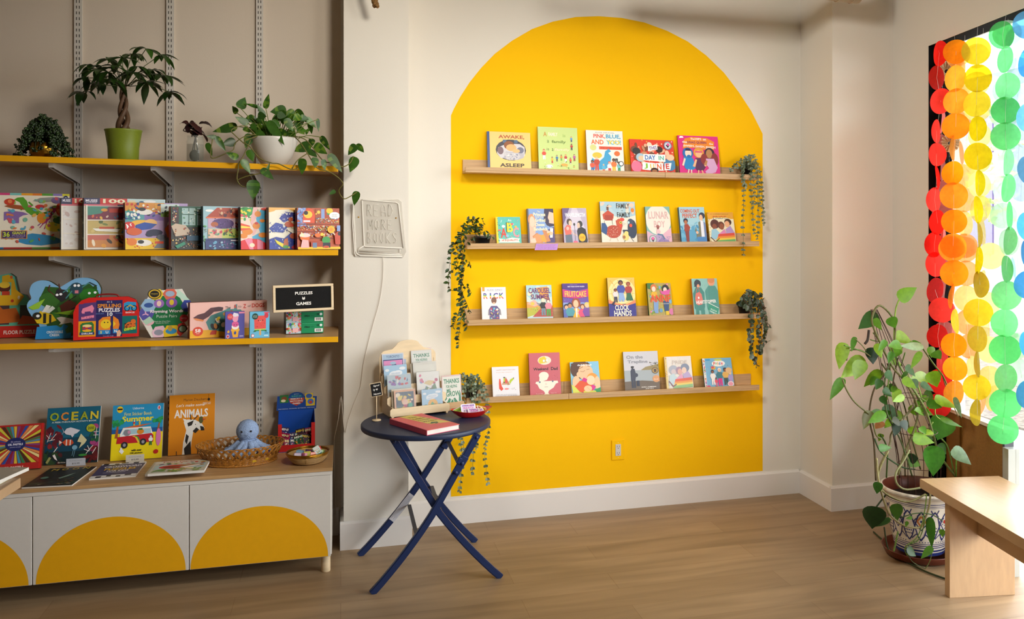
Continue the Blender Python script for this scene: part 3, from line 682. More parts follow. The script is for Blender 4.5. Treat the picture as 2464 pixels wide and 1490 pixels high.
lb(2, 1269.5, 1331, 687, .014, 'paperback with purple capitals above two teenagers on brick path', 'CFE0D8', 'B8863A', '''
p 0,70 40,50 100,66 100,100 0,100 A9D2DC;n 83 10 2 60 98 98 6 12 E9E3BE,BFDCDD,E6B86A;p 40,92 60,60 90,56 84,96 F0A43A;p 0,30 0,52 28,48 56,40 60,26 E3A050;p 0,46 30,58 50,44 30,38 EBAFA0;e 22 46 8 5 F2C24A;p 36,50 56,46 48,38 8E8C92;p 0,8 0,34 58,36 40,16 B9B83A;n 84 12 4 26 52 36 2 4 7FA03C,E08A3A,C9C24A;p 20,8 62,38 100,40 100,8 B5483C;n 85 30 30 10 98 36 1 1.6 8E3228,E08A78;
r 0 0 100 8 BBD2DC;y 52 84 86 16 6E2A72 CAROUSEL;y 54 66 74 15 6E2A72 SUMMER;m 64 12 48 F3DCC6 F2E2B0 26262C 6E8696;m 84 10 48 F6D8C6 7A2A4A E88A9A 4E9A3E;t 50 2.6 46 2.6 4A5A68 KATHLEEN GROS''', hard=False)
lb(2, 1357, 1419, 683, .014, 'purple comic paperback with a curly-haired child in yellow jacket', '6C4FA8', '46307E', '''
r 0 0 100 46 8FA4DC;n 91 60 2 30 98 70 .5 1.1 D8D2F4,A890D8,B060B8;p 0,100 100,100 100,86 50,80 0,86 4A2C86;t 44 96 30 2 CDBCE8 a graphic novel by;T 54 91 66 3.2 F4EEFA REX OGLE & DAVE VALEZA;p 0,84 50,76 100,84 100,62 50,56 0,62 C9307E;y 50 70 84 17 F6C94A FRUITCAKE;
e 50 44 17 14 A04A26;e 49 42 10 11 F3C59E;p 30,0 32,20 44,30 56,30 74,18 76,0 E8B021;p 46,30 54,30 52,4 48,4 F4EFE4;e 56 18 5 6 F3C59E;m 12 -22 62 E8B48E 2A2440 5A6EB4 444;m 26 -18 62 C98A5A 26304A 4E9AA8 444;m 74 -20 60 E8B48E 7A3A2A E0507A 444;m 92 -20 64 F3C59E EBCB6A 7A4AA0 444''', hard=False)
lb(2, 1466.5, 1532, 669, .016, 'tall navy novel with dancers in front of a golden clock', 'F1C65C', '3A2A1A', '''
e 52 62 50 36 F7E39A;e 52 62 40 29 F4CC62;e 52 62 38 27 F8E7A8;l 1 14,92 60,40 D99A2A;l 1 90,96 44,44 D99A2A;l 1 2,60 98,60 E0A83A;n 95 16 8 56 90 96 1 2.4 D9902A,F0B23A;r 0 0 100 34 2C2F7E;p 0,34 0,46 30,36 60,32 100,44 100,26 0,26 E88A5A;p 0,36 30,32 70,30 100,36 100,0 0,0 34308A;n 96 40 2 2 98 30 .6 1.4 4A3EA0,6A52B4,1E2260;
m 48 40 52 8A4E34 2A1E2E 3F4FA8 8FB0E0;p 36,44 42,62 56,62 62,44 8FB0E0;m 76 42 46 B4603A 8E3A22 B0382E 2E6A4A;p 64,44 70,58 84,60 92,42 2E6A4A;m 27 38 34 8E4A2E 5A2016 E4DEDC 3A3450;p 10,34 24,44 20,30 2A2440;T 48 25 52 13 F4F0E0 CLOCK;T 50 11 64 14 F4F0E0 HANDS''')
lb(2, 1563, 1620, 682, .020, 'green paperback with orange capitals across two girls', 'B7A45A', '2E5A26', '''
n 101 60 0 0 100 100 3 7 9EB14C,C98A4A,B4C25A,D8A86A,7FA03C;e 12 94 18 12 3E7A3A;n 102 18 4 4 96 96 3 6 E889B4,7FB0D0,6AA84A;e 26 86 13 11 E07A3A;e 26 82 8 8 F6DCC8;p 12,60 16,74 38,74 40,60 E8B42A;e 76 82 15 13 1E1A22;e 74 79 8 8 F6DCC8;p 50,82 56,68 70,64 90,66 98,84 90,80 60,74 E05AA8;p 20,18 22,46 42,46 38,10 26,10 7FA2D0;p 66,16 62,46 88,46 82,14 2F4E7E;r 70 4 84 16 E8C21F;T 52 54 88 22 E8502A ANNE;t 70 38 32 3 F4EFE0 OF GREENGABLES;e 94 14 10 10 D978A8;e 92 44 6 6 7FB0D0;e 50 18 7 6 6AA0C0;t 50 3 50 3 F4EFE0 KATHLEEN GROS''', hard=False)
lb(2, 1671, 1732.5, 671, .022, 'teal paperback with two blazers seen from behind, orange spine', '8FC6BE', 'C4812F', '''
n 111 40 2 50 98 98 .6 1.4 6FAEA6,B4DCD4;e 22 86 13 11 2E3A46;p 8,78 20,98 34,92 28,78 2E3A46;e 24 78 6 7 E8A07C;p 4,20 2,60 14,76 34,76 46,62 44,24 40,14 10,14 3E8A82;e 76 92 14 13 E8A07C;e 76 96 14 9 D98A52;p 54,18 50,66 64,80 90,80 100,66 100,20 4A958C;l 1 66,78 62,24 357870;r 8 0 20 16 3E8A82;r 28 0 42 16 3E8A82;r 58 0 72 20 4A958C;r 76 0 90 20 4A958C;
p 8,46 10,32 18,28 34,30 38,40 34,58 26,64 12,60 E0766A;l 2 14,62 16,72 24,74 28,62 C85A50;e 22 48 3 3 fff;u 50 37 78 9 3 FAF8F4 HEARTSTOPPER;p 54,16 62,34 98,18 90,2 2E9A7E;l 2 58,34 96,20 F4F8F4;u 76 14 26 4 -26 D8F0E8 ALICE;u 74 8 30 4 -26 D8F0E8 OSEMAN''', hard=False)
lb(3, 1186.5, 1251, 883.5, .010, 'white picture book with cartoon crayons around a small pyramid', 'E9E9EE', 'DAD8DE', '''
t 52 89 72 3.6 D08A4A HAPPY CRAYONS DAY;t 46 81 60 3.6 E0A878 from the crayons;p 50,66 66,40 34,40 C9A07C;p 50,66 58,52 66,40 56,38 B88862;p 24,46 26,60 30,60 34,36 40,26 32,20 24,28 E2503C;r 42 46 47 64 B8CC2A;r 42 46 47 49 333;r 42 62 47 66 333;p 62,48 66,56 78,62 80,57 70,48 68,42 B8CC2A;p 78,62 82,63 80,57 333;p 50,60 54,58 56,46 50,44 46,50 E0504A;e 52 26 8 3 E88A8A;e 76 26 8 3 DCDCE0;n 121 10 18 20 90 30 .6 1.2 666,E0504A,AAA;t 50 8 76 2.6 8A8A96 words and pictures;t 50 3.6 80 3 6E6E7A DREW DAYWALT OLIVER JEFFERS''')
lb(3, 1276, 1350.5, 850, .016, 'tall dusty-pink picture book with a large round white face', 'CE6670', '9E3C40', '''
e 50 82 22 10.5 F0E5CE;p 34,88 30,80 36,74 52,76 58,84 50,92 F1D23C;r 44 77 58 84 D9C070;e 48 81 3 3 fff;e 58 82 3 3 fff;T 37 62 48 7 30262A Weekend;T 81 62 22 7.5 30262A Dad;e 46 46 16 9 F5EEDA;p 30,30 32,44 44,54 56,52 60,42 56,36 F5EEDA;p 20,32 18,28 24,26 30,16 44,10 48,4 40,0 64,0 58,5 60,10 76,17 84,26 92,28 90,33 60,33 44,33 F5EEDA;e 32 31 3 2 6A7A90;e 74 32 3 2 6A7A90;e 52 26 3 2.4 EBD9C8;l 1 47,19 58,19 A06A60;n 131 12 60 36 90 46 .5 1 9E4450;t 30 4 22 2 F4D8D4 Naseem Hrab;t 76 4.6 18 2 F4D8D4 Frank Viva''')
lb(3, 1376.5, 1446, 871.5, .012, 'square light-blue picture book of a father cuddling a baby', '8CC8E2', 'E0B21F', '''
n 141 50 60 55 99 99 .4 .9 DFF2F8;e 34 76 34 30 5A3A2A;p 4,96 62,98 70,90 60,72 20,50 6,60 5A3A2A;e 52 66 26 26 F3C59A;e 30 60 10 9 F3C59A;l 1.6 30,78 44,84 7A4A2A;l 1.6 60,86 68,84 7A4A2A;l 1.4 34,70 44,68 50,72 B07850;l 1.4 56,74 66,76 B07850;e 18 34 14 22 F3C59A;p 10,22 30,40 60,42 80,18 70,4 40,2 16,8 E2582A;e 74 44 20 19 F2A040;e 68 40 15 15 F8D8B0;e 90 30 10 22 F5CB9E;p 36,40 44,50 56,44 52,34 D8288A;p 64,14 72,26 84,20 76,8 D8288A;p 4,0 0,30 14,20 26,6 40,0 D8E05A;r 40 0 98 7 D8E05A;p 78,10 100,16 100,2 86,0 2E9A5A;e 56 14 14 10 F5CB9E;l 1 52,20 66,6 D9A070;
T 50 89 50 7 FDFDFD daddy hugs;t 46 95 24 2.4 C98A3A Karen Katz''', roll=.01)
lb(3, 1505, 1588.5, 846.5, .010, 'large grey picture book with a lone figure by the water', 'D3D3DA', '8C8A86', '''
r 0 24 100 52 AAB4B8;p 0,24 50,26 100,22 100,0 0,0 6E6050;p 48,52 62,60 96,66 100,68 100,52 9C8C5C;n 151 20 72 62 98 72 1 2 4A4A32,5A5638;T 32 86 48 9 9698A2 On the;T 40 73 58 10 9698A2 Trapline;e 24 60 4 3 4A4038;p 18,26 18,50 22,58 30,56 34,40 30,26 3A3F52;r 19 8 25 28 33384A;r 26 8 31 28 33384A;e 34 40 5 5 3A3F52;r 34 12 42 26 2C3246;e 24 61 5 2 24242C;e 89 50 10 8 5A4A36;e 89 50 8 6.4 C4A05A;r 85 46 93 54 5A4A36;e 91 29 11 9 E0A068;t 91 28 12 3 F6E8D4 Book;T 68 9 42 3 F2EEE6 DAVID A. ROBERTSON;T 70 4.5 24 3 F2EEE6 JULIE FLETT''')
lb(3, 1605, 1669, 858.5, .012, 'washed-out white picture book with a rainbow blanket, bottom ledge', 'F1EBDD', 'E9CE7A', '''
r 0 0 7 100 EBD58C;n 161 30 0 0 7 100 .8 1.6 E9B23A,C8504A,F4EFD8;r 10 0 100 100 F3EEE6;n 162 60 12 60 98 98 .5 1.3 E4D8C8,DCE4D8,F0E4C0,D8D4E8;T 56 82 56 11 DCD3CB PRIDE;e 30 58 17 15 B4BCCC;e 30 52 9 9 D8CCD0;e 52 56 14 12 B49AAE;e 54 52 9 10 E8B8B0;e 74 64 16 13 8E9AB4;e 70 56 9 10 F4D8C8;p 8,12 14,42 30,48 44,32 38,12 C9E0E8;p 66,22 64,44 84,54 98,34 96,16 C4B4E0;p 36,30 60,46 66,26 50,18 E8A8CC;p 34,30 96,34 98,24 30,20 E8705C;p 32,22 98,26 98,18 28,14 F2A860;p 28,16 98,20 98,12 24,8 F4DA78;p 26,10 98,14 98,4 24,2 98C890;l 4 10,24 24,8 36,14 8E6A78''')
lb(3, 1697, 1767, 862.5, .014, 'blue board book with flower border and a group of friends', '79B9DE', '3A5A4A', '''
r 0 0 8 100 F0EAE4;n 171 22 3 0 6 100 2 2.8 E0567A,E88A3A,6AA8D8,8A5AB8,6AB46A;r 11 92 26 97 2E9ED8;e 54 81 23 11 FBFAF6;T 40 81 7 12 D8484A P;T 47 80 5 8 5AB46A r;T 52 81 3 10 E88A3A i;T 58 81 6 11 3A8AD0 d;T 66 80 6 8 E8567A e;e 54 94 14 4 C8D85A;n 172 40 14 40 96 76 .6 1.3 F4E04A,E0567A,FFF,3A3A4A;e 34 66 8 6 E8B43A;e 32 68 5 4 D8485A;
m 30 8 50 8A5236 262630 F4F0EC F4F0EC;m 54 4 60 F0BE9A F2E6DC 2F7A8A E0268A;m 74 6 58 8E5638 262A3A E8B85A 2E4A4A;m 40 2 30 8A5236 2A2226 E8506A D87A9A;m 90 4 46 F0C8A0 E8D8C0 A8A0DC B89AD8;e 86 56 11 10 E8C08A;e 12 3 6 4 E0567A;e 88 9 11 9 F4E8EC;e 88 9 8 6.5 F0A0B8''')

# purple note taped to the second ledge
x0, z0, x1, z1, rl = ROWS[1]
A = onY(1286.5, 590, YL - .001); Bq = onY(1343, 590, YL - .001); zA, zB = onY(1290, 586.5, YL).z, onY(1290, 602, YL).z
m = MB(); Wn, Hn = Bq.x - A.x, zA - zB
m.slab([(0, 0), (Wn - .006, 0), (Wn, Hn), (.008, Hn)], 0, .0006, 'matte', 'C896DC')
ar = Art(m, Wn, Hn, top_T(0, 0, .0006), 'matte')
for i in range(5): ar.run(f't {48 + i} {82 - i * 16} {82 - (i % 3) * 9} 7 5A3A86 ' + ['tender graphic novels about first love', 'perfect for readers aged ten and up', 'we laughed and cried reading this one', 'ask us for more like it anytime', 'staff pick'][i])
tag(m.build('paper_note', None, (A.x, YL - .0006, zB), (pi / 2 + .12, 0, 0)), 'purple handwritten note hanging from the lip of second ledge', 'note')

# wall socket on the yellow paint
A = onY(1471, 1108, YW); B = onY(1502, 1057, YW)
t = thing('wall_socket', 'yellow painted socket plate with white outlet low on the arch', 'socket', ((A.x + B.x) / 2, YW, (A.z + B.z) / 2))
w_, h_ = (B.x - A.x) / 2, (B.z - A.z) / 2
MB().bbox((-w_, -.007, -h_), (w_, -.0009, h_), 'yellow_paint', r=.003).build('cover_plate', t)
m = MB(); m.bbox((-.0165, -.0095, -.034), (.0165, -.0068, .034), 'white_ceramic', r=.002)
for zz in (.018, -.019):
    m.box((-.0075, -.0099, zz - .001), (-.0055, -.0094, zz + .007), 'dark_slot'); m.box((.0055, -.0099, zz - .001), (.0075, -.0094, zz + .007), 'dark_slot')
    m.box((-.002, -.0099, zz - .009), (.002, -.0094, zz - .005), 'dark_slot')
m.build('outlet', t)
for zz in (.043, -.043): MB().ball((0, -.0072, zz), .002, .001, .002, 'white_ceramic', n=8, k=4).build('screw', t)
# ------------------------------------------------------------------ left alcove: slotted rails, brackets, long shelves
YF = 4.38                                           # front edge of the long shelves
XR = -0.012
RAILX = [onY(px, 500, YW - .015).x for px in (187.5, 409, 624.5)]
for i, X in enumerate(RAILX):
    m = MB(); m.box((-.0175, -.014, 0), (-.0165 + .004, 0, 2.82), 'white_metal'); m.box((.0125, -.014, 0), (.0175, 0, 2.82), 'white_metal')
    m.box((-.0175, -.0145, 0), (.0175, -.0135, 2.82), 'white_metal')
    z = .01
    while z < 2.8:
        for x in (-.0082, .0042): m.box((x, -.0149, z), (x + .0034, -.0144, z + .0145), 'dark_slot')
        z += .0283
    for z in (.35, .9, 1.38, 2.02, 2.45): m.ball((0, -.0145, z + .02), .0035, .0015, .0035, 'white_metal', n=8, k=4)
    tag(m.build('slotted_rail', None, (X, YW, .45)), ['white slotted wall rail behind the money tree, nearest the frame edge', 'white slotted wall rail passing between money tree and glass jar', 'white slotted wall rail behind the white pothos bowl'][i], 'wall rail', 'slotted rails on the alcove wall')
SH = []
def long_shelf(label, yl, yr, th=.026):
    zr = onY(811, yr, YF).z; L0 = onY(0, yl, YF); zl = L0.z; sl = (zr - zl) / (XR - L0.x)
    roll = math.atan(sl); X0 = -2.2
    f = lambda X: zr + sl * (X - XR)
    t = thing('wall_shelf', label, 'shelf', (XR, YF, zr), (0, -roll, 0), 'long yellow-edged shelves')
    L = (XR - X0)
    m = MB(); m.box((-L, .0015, -th), (0, YW - .022 - YF, 0), 'counter_oak'); m.build('board', t)
    m = MB(); m.box((-L, -.0005, -th), (0, .0014, .0002), 'yellow_gloss'); m.build('front_edge', t)
    for X in RAILX:
        x = X - XR; dB = YW - .012 - YF
        m = MB(); pts = [(.035, -th), (dB, -th), (dB, -th - .075), (dB - .03, -th - .07), (.045, -th - .022), (.035, -th - .018)]
        for sgn in (-1, 1):
            a = [m.pt((x + sgn * .009, y, z)) for y, z in pts]; b = [m.pt((x + sgn * .0105, y, z)) for y, z in pts]
            m.face(a, 'white_metal'); m.face(b[::-1], 'white_metal')
            for k in range(len(pts)): m.face([a[k], b[k], b[(k + 1) % 6], a[(k + 1) % 6]], 'white_metal')
        m.box((x - .009, .035, -th - .0015), (x + .009, dB, -th - .0003), 'white_metal')
        m.box((x - .0095, .033, -th - .019), (x + .0095, .0345, -th - .0003), 'white_metal')
        m.build('bracket', t)
    SH.append((f, roll)); return t
long_shelf('long shelf with yellow front edge carrying the potted plants', 373.5, 400.5)
long_shelf('long shelf with yellow front edge carrying the row of puzzle boxes', 602.8, 601.8)
long_shelf('long shelf with yellow front edge carrying shaped puzzles and letter board', 828, 810.5)

def on_shelf(i, pxl, pxr, ytop, Y, yaw, d, label, face, side, art='', side_art='', lean=.04, top=None, h=None, name='puzzle_box', cat='puzzle box', group=None):
    f, roll = SH[i]; a = R_(yaw)
    A = onY(pxl, 600, Y); D = Vector((cos(a), sin(a)))
    r = ray(pxr, 600)                                # solve A + D w on the ray's vertical plane
    w = (A.x * r.y - A.y * r.x) / (D.y * r.x - D.x * r.y)
    P = Vector((A.x + D.x * w / 2, A.y + D.y * w / 2, 0)); P.z = f(P.x)
    if h is None: h = (onY(pxl + 2, ytop, Y).z - f(A.x)) / cos(lean)
    return carton(label, P, w, h, d, a, lean, roll, face, side, top, art, side_art, cat, name, group)
G2 = 'puzzle boxes fanned along the second shelf'
CATS = 'E8862E,2A2A3E,F4EFE6,8A8A9A,D9602A,F2B83C'
on_shelf(1, -62, 166, 464, 4.50, 10, .05, 'giant puzzle box with sea and jungle animals on cream', 'EDE3CE', '7E2A24', '''
r 0 96 12 100 5A7EC8;r 12 96 24 100 A07AB8;r 24 96 36 100 D0407A;r 36 96 48 100 7AC0B8;r 48 96 60 100 E8A02A;r 60 96 70 100 E07A2A;r 70 96 82 100 5A9A3A;r 82 96 92 100 8A7AB8;r 92 96 100 100 D8D03A;r 0 0 30 3 2E6A9A;r 30 0 60 3 A8302A;r 60 0 80 3 5A8A3A;r 80 0 100 3 E07A2A;
p 40,88 44,92 50,93 54,86 56,76 64,72 70,66 78,64 80,70 72,62 60,60 54,66 50,74 46,84 5AA02C;l 2 56,84 60,78 5AA02C;l 2 50,76 48,70 5AA02C;l 2 62,68 58,62 5AA02C;p 60,86 68,92 82,94 88,90 84,86 70,84 9A9A94;p 80,76 84,78 86,70 82,62 76,56 72,50 70,44 74,46 80,56 A8307A;l 1 74,50 68,38 A8307A;l 1 76,50 73,36 A8307A;l 1 78,50 78,36 A8307A;l 1 72,50 66,42 8A3A8A;p 30,66 40,68 50,66 56,62 50,60 46,56 46,46 40,46 40,54 34,54 30,50 8A6AA8;p 30,76 36,80 48,78 52,70 40,72 A0522A;
p 46,22 60,28 80,24 96,14 88,10 70,6 54,8 46,12 3A8EC0;e 92 72 7 14 C8421E;e 70 56 5 10 E8902A;e 84 40 10 9 E2D13A;e 90 52 8 7 2E6A3A;e 36 84 6 6 C8402A;e 68 76 5 4 D03A3A;e 86 88 6 6 7E6A9A;n 201 46 30 34 96 94 1.6 3.4 7AB8A0,E0804A,C85A6A,9ABF5A,5AA8C8,E8B85A;n 202 14 30 8 98 34 1.6 3 C85A4A,5AA86A,E8A83A;
r 28 18 55 33 E8A04A;r 28.5 18.7 54 32.2 4A3A66;T 33 26 7 9 C8D83A 36;T 46 28.6 14 5 D8E04A GIANT;T 46 23.8 14 3.4 9A8AB4 PUZZLE;t 42 20.4 18 1.5 C8B8D8 ANIMAL HOUSE;e 96 93 2.4 3.6 2A3A6A;T 96 93 2.4 2 F4F0E0 4+''', '', group=G2)
for k, (a, b) in enumerate(((147, 234), (202, 398))):
    on_shelf(1, a, b, 477, 4.455 - k * .022, 24, .036, ['hundred-piece puzzle box in glossy wrap, half hidden by its twin', 'hundred-piece puzzle box with theatre and ship rooms behind cat puzzle'][k], 'E9E2D4', '14301C', ('''
r 0 90 100 100 BFD8D8;r 0 88 19 100 2A2A52;T 9 95 14 5 E8E4F0 MUSEE;t 9 91 12 2 E8E4F0 PUZZLE;r 19 88 52 100 D0241C;T 36 94.5 27 8.5 F4ECC8 100;r 0 85 40 88 D86A7A;r 40 85 52 88 2A2A52;r 54 86 62 97 E8D8B0;e 70 92 4 4 2E5A7A;e 80 95 8 3 F4F4F0;
r 4 58 96 84 7E2C46;p 4,84 30,84 20,70 4,66 4A8A7A;n 211 16 10 60 90 66 1 2.4 F4E4D0,D86A4A,3A6A8A,E8B84A;r 30 72 46 80 C83A2A;e 24 77 4 3 E8A03A;r 54 70 90 82 5A8A7A;
r 4 30 96 56 C9B06A;n 212 24 6 32 94 54 2 5 7E8A4A,B49A5A,5A6A3A,D8C07A;p 44,32 96,32 96,46 60,44 48,40 4AA0C8;r 44 42 66 52 E9DCA8;p 14,36 40,34 44,40 10,41 F4F0E4;r 18 40 36 44 C8502A;n 213 8 46 44 66 52 .8 1.6 C8302A,3A6AA8,3A8A4A;
r 4 4 96 28 D08A4A;r 4 18 30 28 C86A5A;n 214 26 6 6 94 24 2 5 4A3A2A,E8A03A,8A4A2A,F4E4C8,C8502A,6A7A3A;r 4 56 96 58 EDE4D4;r 4 28 96 30 EDE4D4;r 90 4 92 84 EDE4D4;r 2 2 4 86 EDE4D4''' if k else '''
r 0 88 30 100 2A2A52;T 15 95 22 5 E8E4F0 MUSEE;r 30 88 92 100 D0241C;T 60 94.5 46 8.5 F4ECC8 100;r 0 85 100 88 D86A7A;r 0 0 4 85 EDE4D4;r 6 4 60 84 E2DDD8;n 215 26 6 6 58 82 3 9 D8CCC4,E9E4E0,C9B0A8;r 60 60 88 84 7E1C22;r 60 32 88 58 5A5A2E;r 60 4 88 30 8A5A34;n 216 20 62 6 98 80 2 5 2A3A2A,C8502A,3A4A2A,A87A3A;r 6 30 98 32 EDE4D4;r 6 58 98 60 EDE4D4'''), 'r 10 20 90 24 8A9A7A;r 10 50 90 54 8A9A7A', group=G2)
on_shelf(1, 301, 452, 488, 4.424, 24, .038, 'busy cat puzzle box with dark purple spine reading COZY CAT CLUB', 'B79CC8', '3A1C2C', '''
r 0 72 62 100 D9902E;r 0 58 30 82 5AA0A8;r 30 62 60 80 8A6AB0;r 56 70 86 98 CFE0DC;p 56,70 86,70 86,80 70,84 56,78 7EA84A;n 221 40 2 72 54 98 1.4 3.2 C8302A,F4EFE0,2A4A8A,3A8A5A,E8B83A,2A2A3E;n 222 16 58 74 84 96 1.5 3 2A3A4A,5A7A3A,E8F0EC;e 30 80 13 6 F4EFE6;e 26 86 6 4 222;e 26 56 18 7 F2B83C;e 40 56 10 9 F4C070;p 18,40 40,44 50,54 30,58 16,52 2A4FA8;e 6 50 9 9 D8302A;n 223 8 0 44 12 56 1 1.8 fff;e 14 38 12 8 D9602A;e 46 36 13 7 26284A;e 38 32 6 5 26284A;
e 84 54 18 14 F0EBE4;e 80 58 7 6 5AA08A;e 92 66 14 10 9A2A22;p 62,44 70,56 76,40 96,36 94,18 88,18 84,28 74,18 68,20 E8742A;e 10 72 12 8 2E7A8A;n 224 30 2 66 22 78 1.5 3 2A4A9A,7AC8B8,F4EFE6;
r 0 0 64 24 F2C81F;n 225 20 2 2 62 22 1 1.8 D0402A;e 28 14 13 7 F4F0E8;e 24 16 5 4 333;e 10 16 8 8 E8802A;p 44,2 52,16 58,26 72,24 76,6 70,2 7A7E8C;e 56 26 7 6 5E6474;r 46 12 60 17 E8502A;e 90 8 12 8 C8C0BC;e 84 30 8 6 E8862E;r 64 0 100 6 B07AA8''',
 'u 50 62 60 22 90 C8A8B8 CLUB;r 8 0 92 20 6A5248', group=G2)
on_shelf(1, 412, 512, 497, 4.418, 25, .038, 'dark green library puzzle box with tall arched windows', '2E2A22', '7A1E18', '''
r 0 52 100 100 1F5A42;r 26 56 58 96 A9C8C4;r 62 56 92 96 9ABAC0;r 41 56 43 96 1F5A42;r 76 56 78 96 1F5A42;r 26 80 92 82 1F5A42;n 231 40 26 58 92 94 1.4 3.4 2A4A5A,6A9A7A,DDE8DC,3A5A3A;r 2 60 18 98 3A1E16;n 232 20 3 62 17 96 1.2 2 E8B84A,C8402A,F4ECD0,3A6AA8;p 0,54 10,60 34,56 44,44 40,34 10,30 C9B29A;n 233 70 2 4 98 50 1 2.6 E9C06A,7A4A2A,2A4A5A,F4E4C0,A8502A,4A2A1A;r 36 20 90 32 26506A;p 8,8 30,18 34,12 14,2 2E8A6A;p 60,10 80,20 96,10 90,2 3A5A7A;n 234 16 10 4 90 50 .5 .9 FFF2C0''', 'r 20 10 80 90 9A2A20', group=G2)
on_shelf(1, 489, 600, 497, 4.412, 23, .038, 'puzzle box showing a cutaway animal house with red roof', '9FC4CE', '22283A', '''
e 14 90 9 3 F2F4F0;p 6,74 30,97 100,97 100,74 B4482E;n 241 26 30 78 98 95 2 4.5 8A3A26,C98A6A,6A2A1E,E0B890,5A2A3A;r 6 72 100 75 E0784A;r 10 50 100 72 C9A6C0;e 42 60 24 12 5A3A7A;e 24 58 8 6 B8623A;n 242 30 24 50 64 72 1 2 3E2A5E,7A5A9A;r 66 50 69 73 E2C8D4;n 243 24 70 52 98 70 1.6 3.4 A8404A,E8C0B0,4A3A5A,7AA88A;r 10 26 40 48 E8BFA0;r 40 26 82 48 C9D66A;r 82 26 100 48 4A7AA0;n 244 26 12 28 38 46 1.6 3.6 D0405A,F0D0B8,5AA88A;n 245 26 42 28 80 46 1.8 3.6 3A8A3A,E8862E,2A5A3A,8A4A2A;r 4 0 100 25 3A4478;p 4,20 16,25 100,25 100,20 2E3668;n 246 40 10 2 98 18 1.6 3.6 6AA8C8,26284A,8A5A9A,A8C8D8;r 58 19 78 22 E8E4F0;n 247 8 0 20 5 70 1.5 3 5AA85A,7A8A6A''', 'r 20 10 80 60 3A4468', group=G2)
on_shelf(1, 579.5, 668, 499, 4.406, 24, .038, 'bright puzzle box of orange animals lounging in a blue pool', '4FB0D8', '1A3A34', '''
p 0,100 60,100 40,80 44,60 52,40 30,30 34,20 0,20 F1D9C8;e 12 88 20 12 2E9A3A;e 34 92 14 8 3EA84A;n 251 22 0 66 34 98 2 5 1E7A34,E8D83A,3EA04A,E84A5A;e 88 90 16 7 5A8A3A;e 70 96 16 4 D8503A;p 34,100 46,100 44,78 34,64 44,48 36,34 30,34 36,50 26,64 F0B8B4;e 46 84 9 7 E88A1E;e 72 78 7 6 E88A1E;e 58 68 7 4 E88A1E;e 86 64 9 7 E88A1E;e 42 56 10 8 E88A1E;e 80 48 11 8 E88A1E;e 18 42 14 8 E88A1E;e 60 34 13 6 E88A1E;e 90 28 9 6 E88A1E;e 8 32 10 6 E88A1E;e 42 62 5 3 D0302A;e 76 44 8 3 C83A8A;
p 0,62 24,56 26,48 0,44 E8502A;p 0,56 26,53 26,50 0,50 F4E04A;p 0,0 0,20 20,26 50,24 74,10 80,0 E0242A;p 10,24 30,26 34,0 24,0 F58AA8;p 44,24 60,18 60,0 44,0 F58AA8;e 30 10 7 5 F4ECC8;r 70 0 100 16 F4E4D0;e 80 8 9 6 6AA83A;e 94 6 6 6 B8302A''', 'r 25 8 75 92 24584E', group=G2)
on_shelf(1, 647.5, 728, 500, 4.402, 24, .038, 'puzzle box with curling blue waves and surfing animals', 'F0B45A', '7A6248', '''
p 0,80 20,94 60,96 86,86 100,70 100,0 0,0 EFE8D4;p 0,88 20,92 16,84 0,80 F4E8D4;p 30,74 50,90 80,88 96,76 80,66 60,70 44,64 3A3F9A;n 261 50 30 66 96 90 1.2 3 F4F0E4,2E3690,5A62B8;p 0,50 20,64 40,60 54,52 40,40 10,42 3A4AA0;n 262 46 2 40 54 64 1 2.6 F4F0E4,2E3690,7A8AC8;p 60,62 96,72 100,34 76,40 CFC296;e 64 72 7 5 C0562E;e 58 60 12 7 C0562E;e 68 58 7 4 D8482A;p 0,0 0,24 20,30 44,26 70,44 90,30 100,16 100,0 2E3F9A;n 263 44 2 2 98 26 .8 2 F4F0E4,5A7AC8,26308A;p 54,46 70,50 90,34 84,28 66,40 EFE9DA;e 72 32 12 7 B8563A;p 14,26 20,22 60,6 60,2 40,4 22,14 E8D83A;p 40,8 44,24 54,28 56,12 52,2 44,2 C0662E;p 64,4 78,14 84,6 72,0 C8303A;e 48 6 9 4 4E9A3E;p 86,40 92,44 100,40 F2EEE6''', '', group=G2)
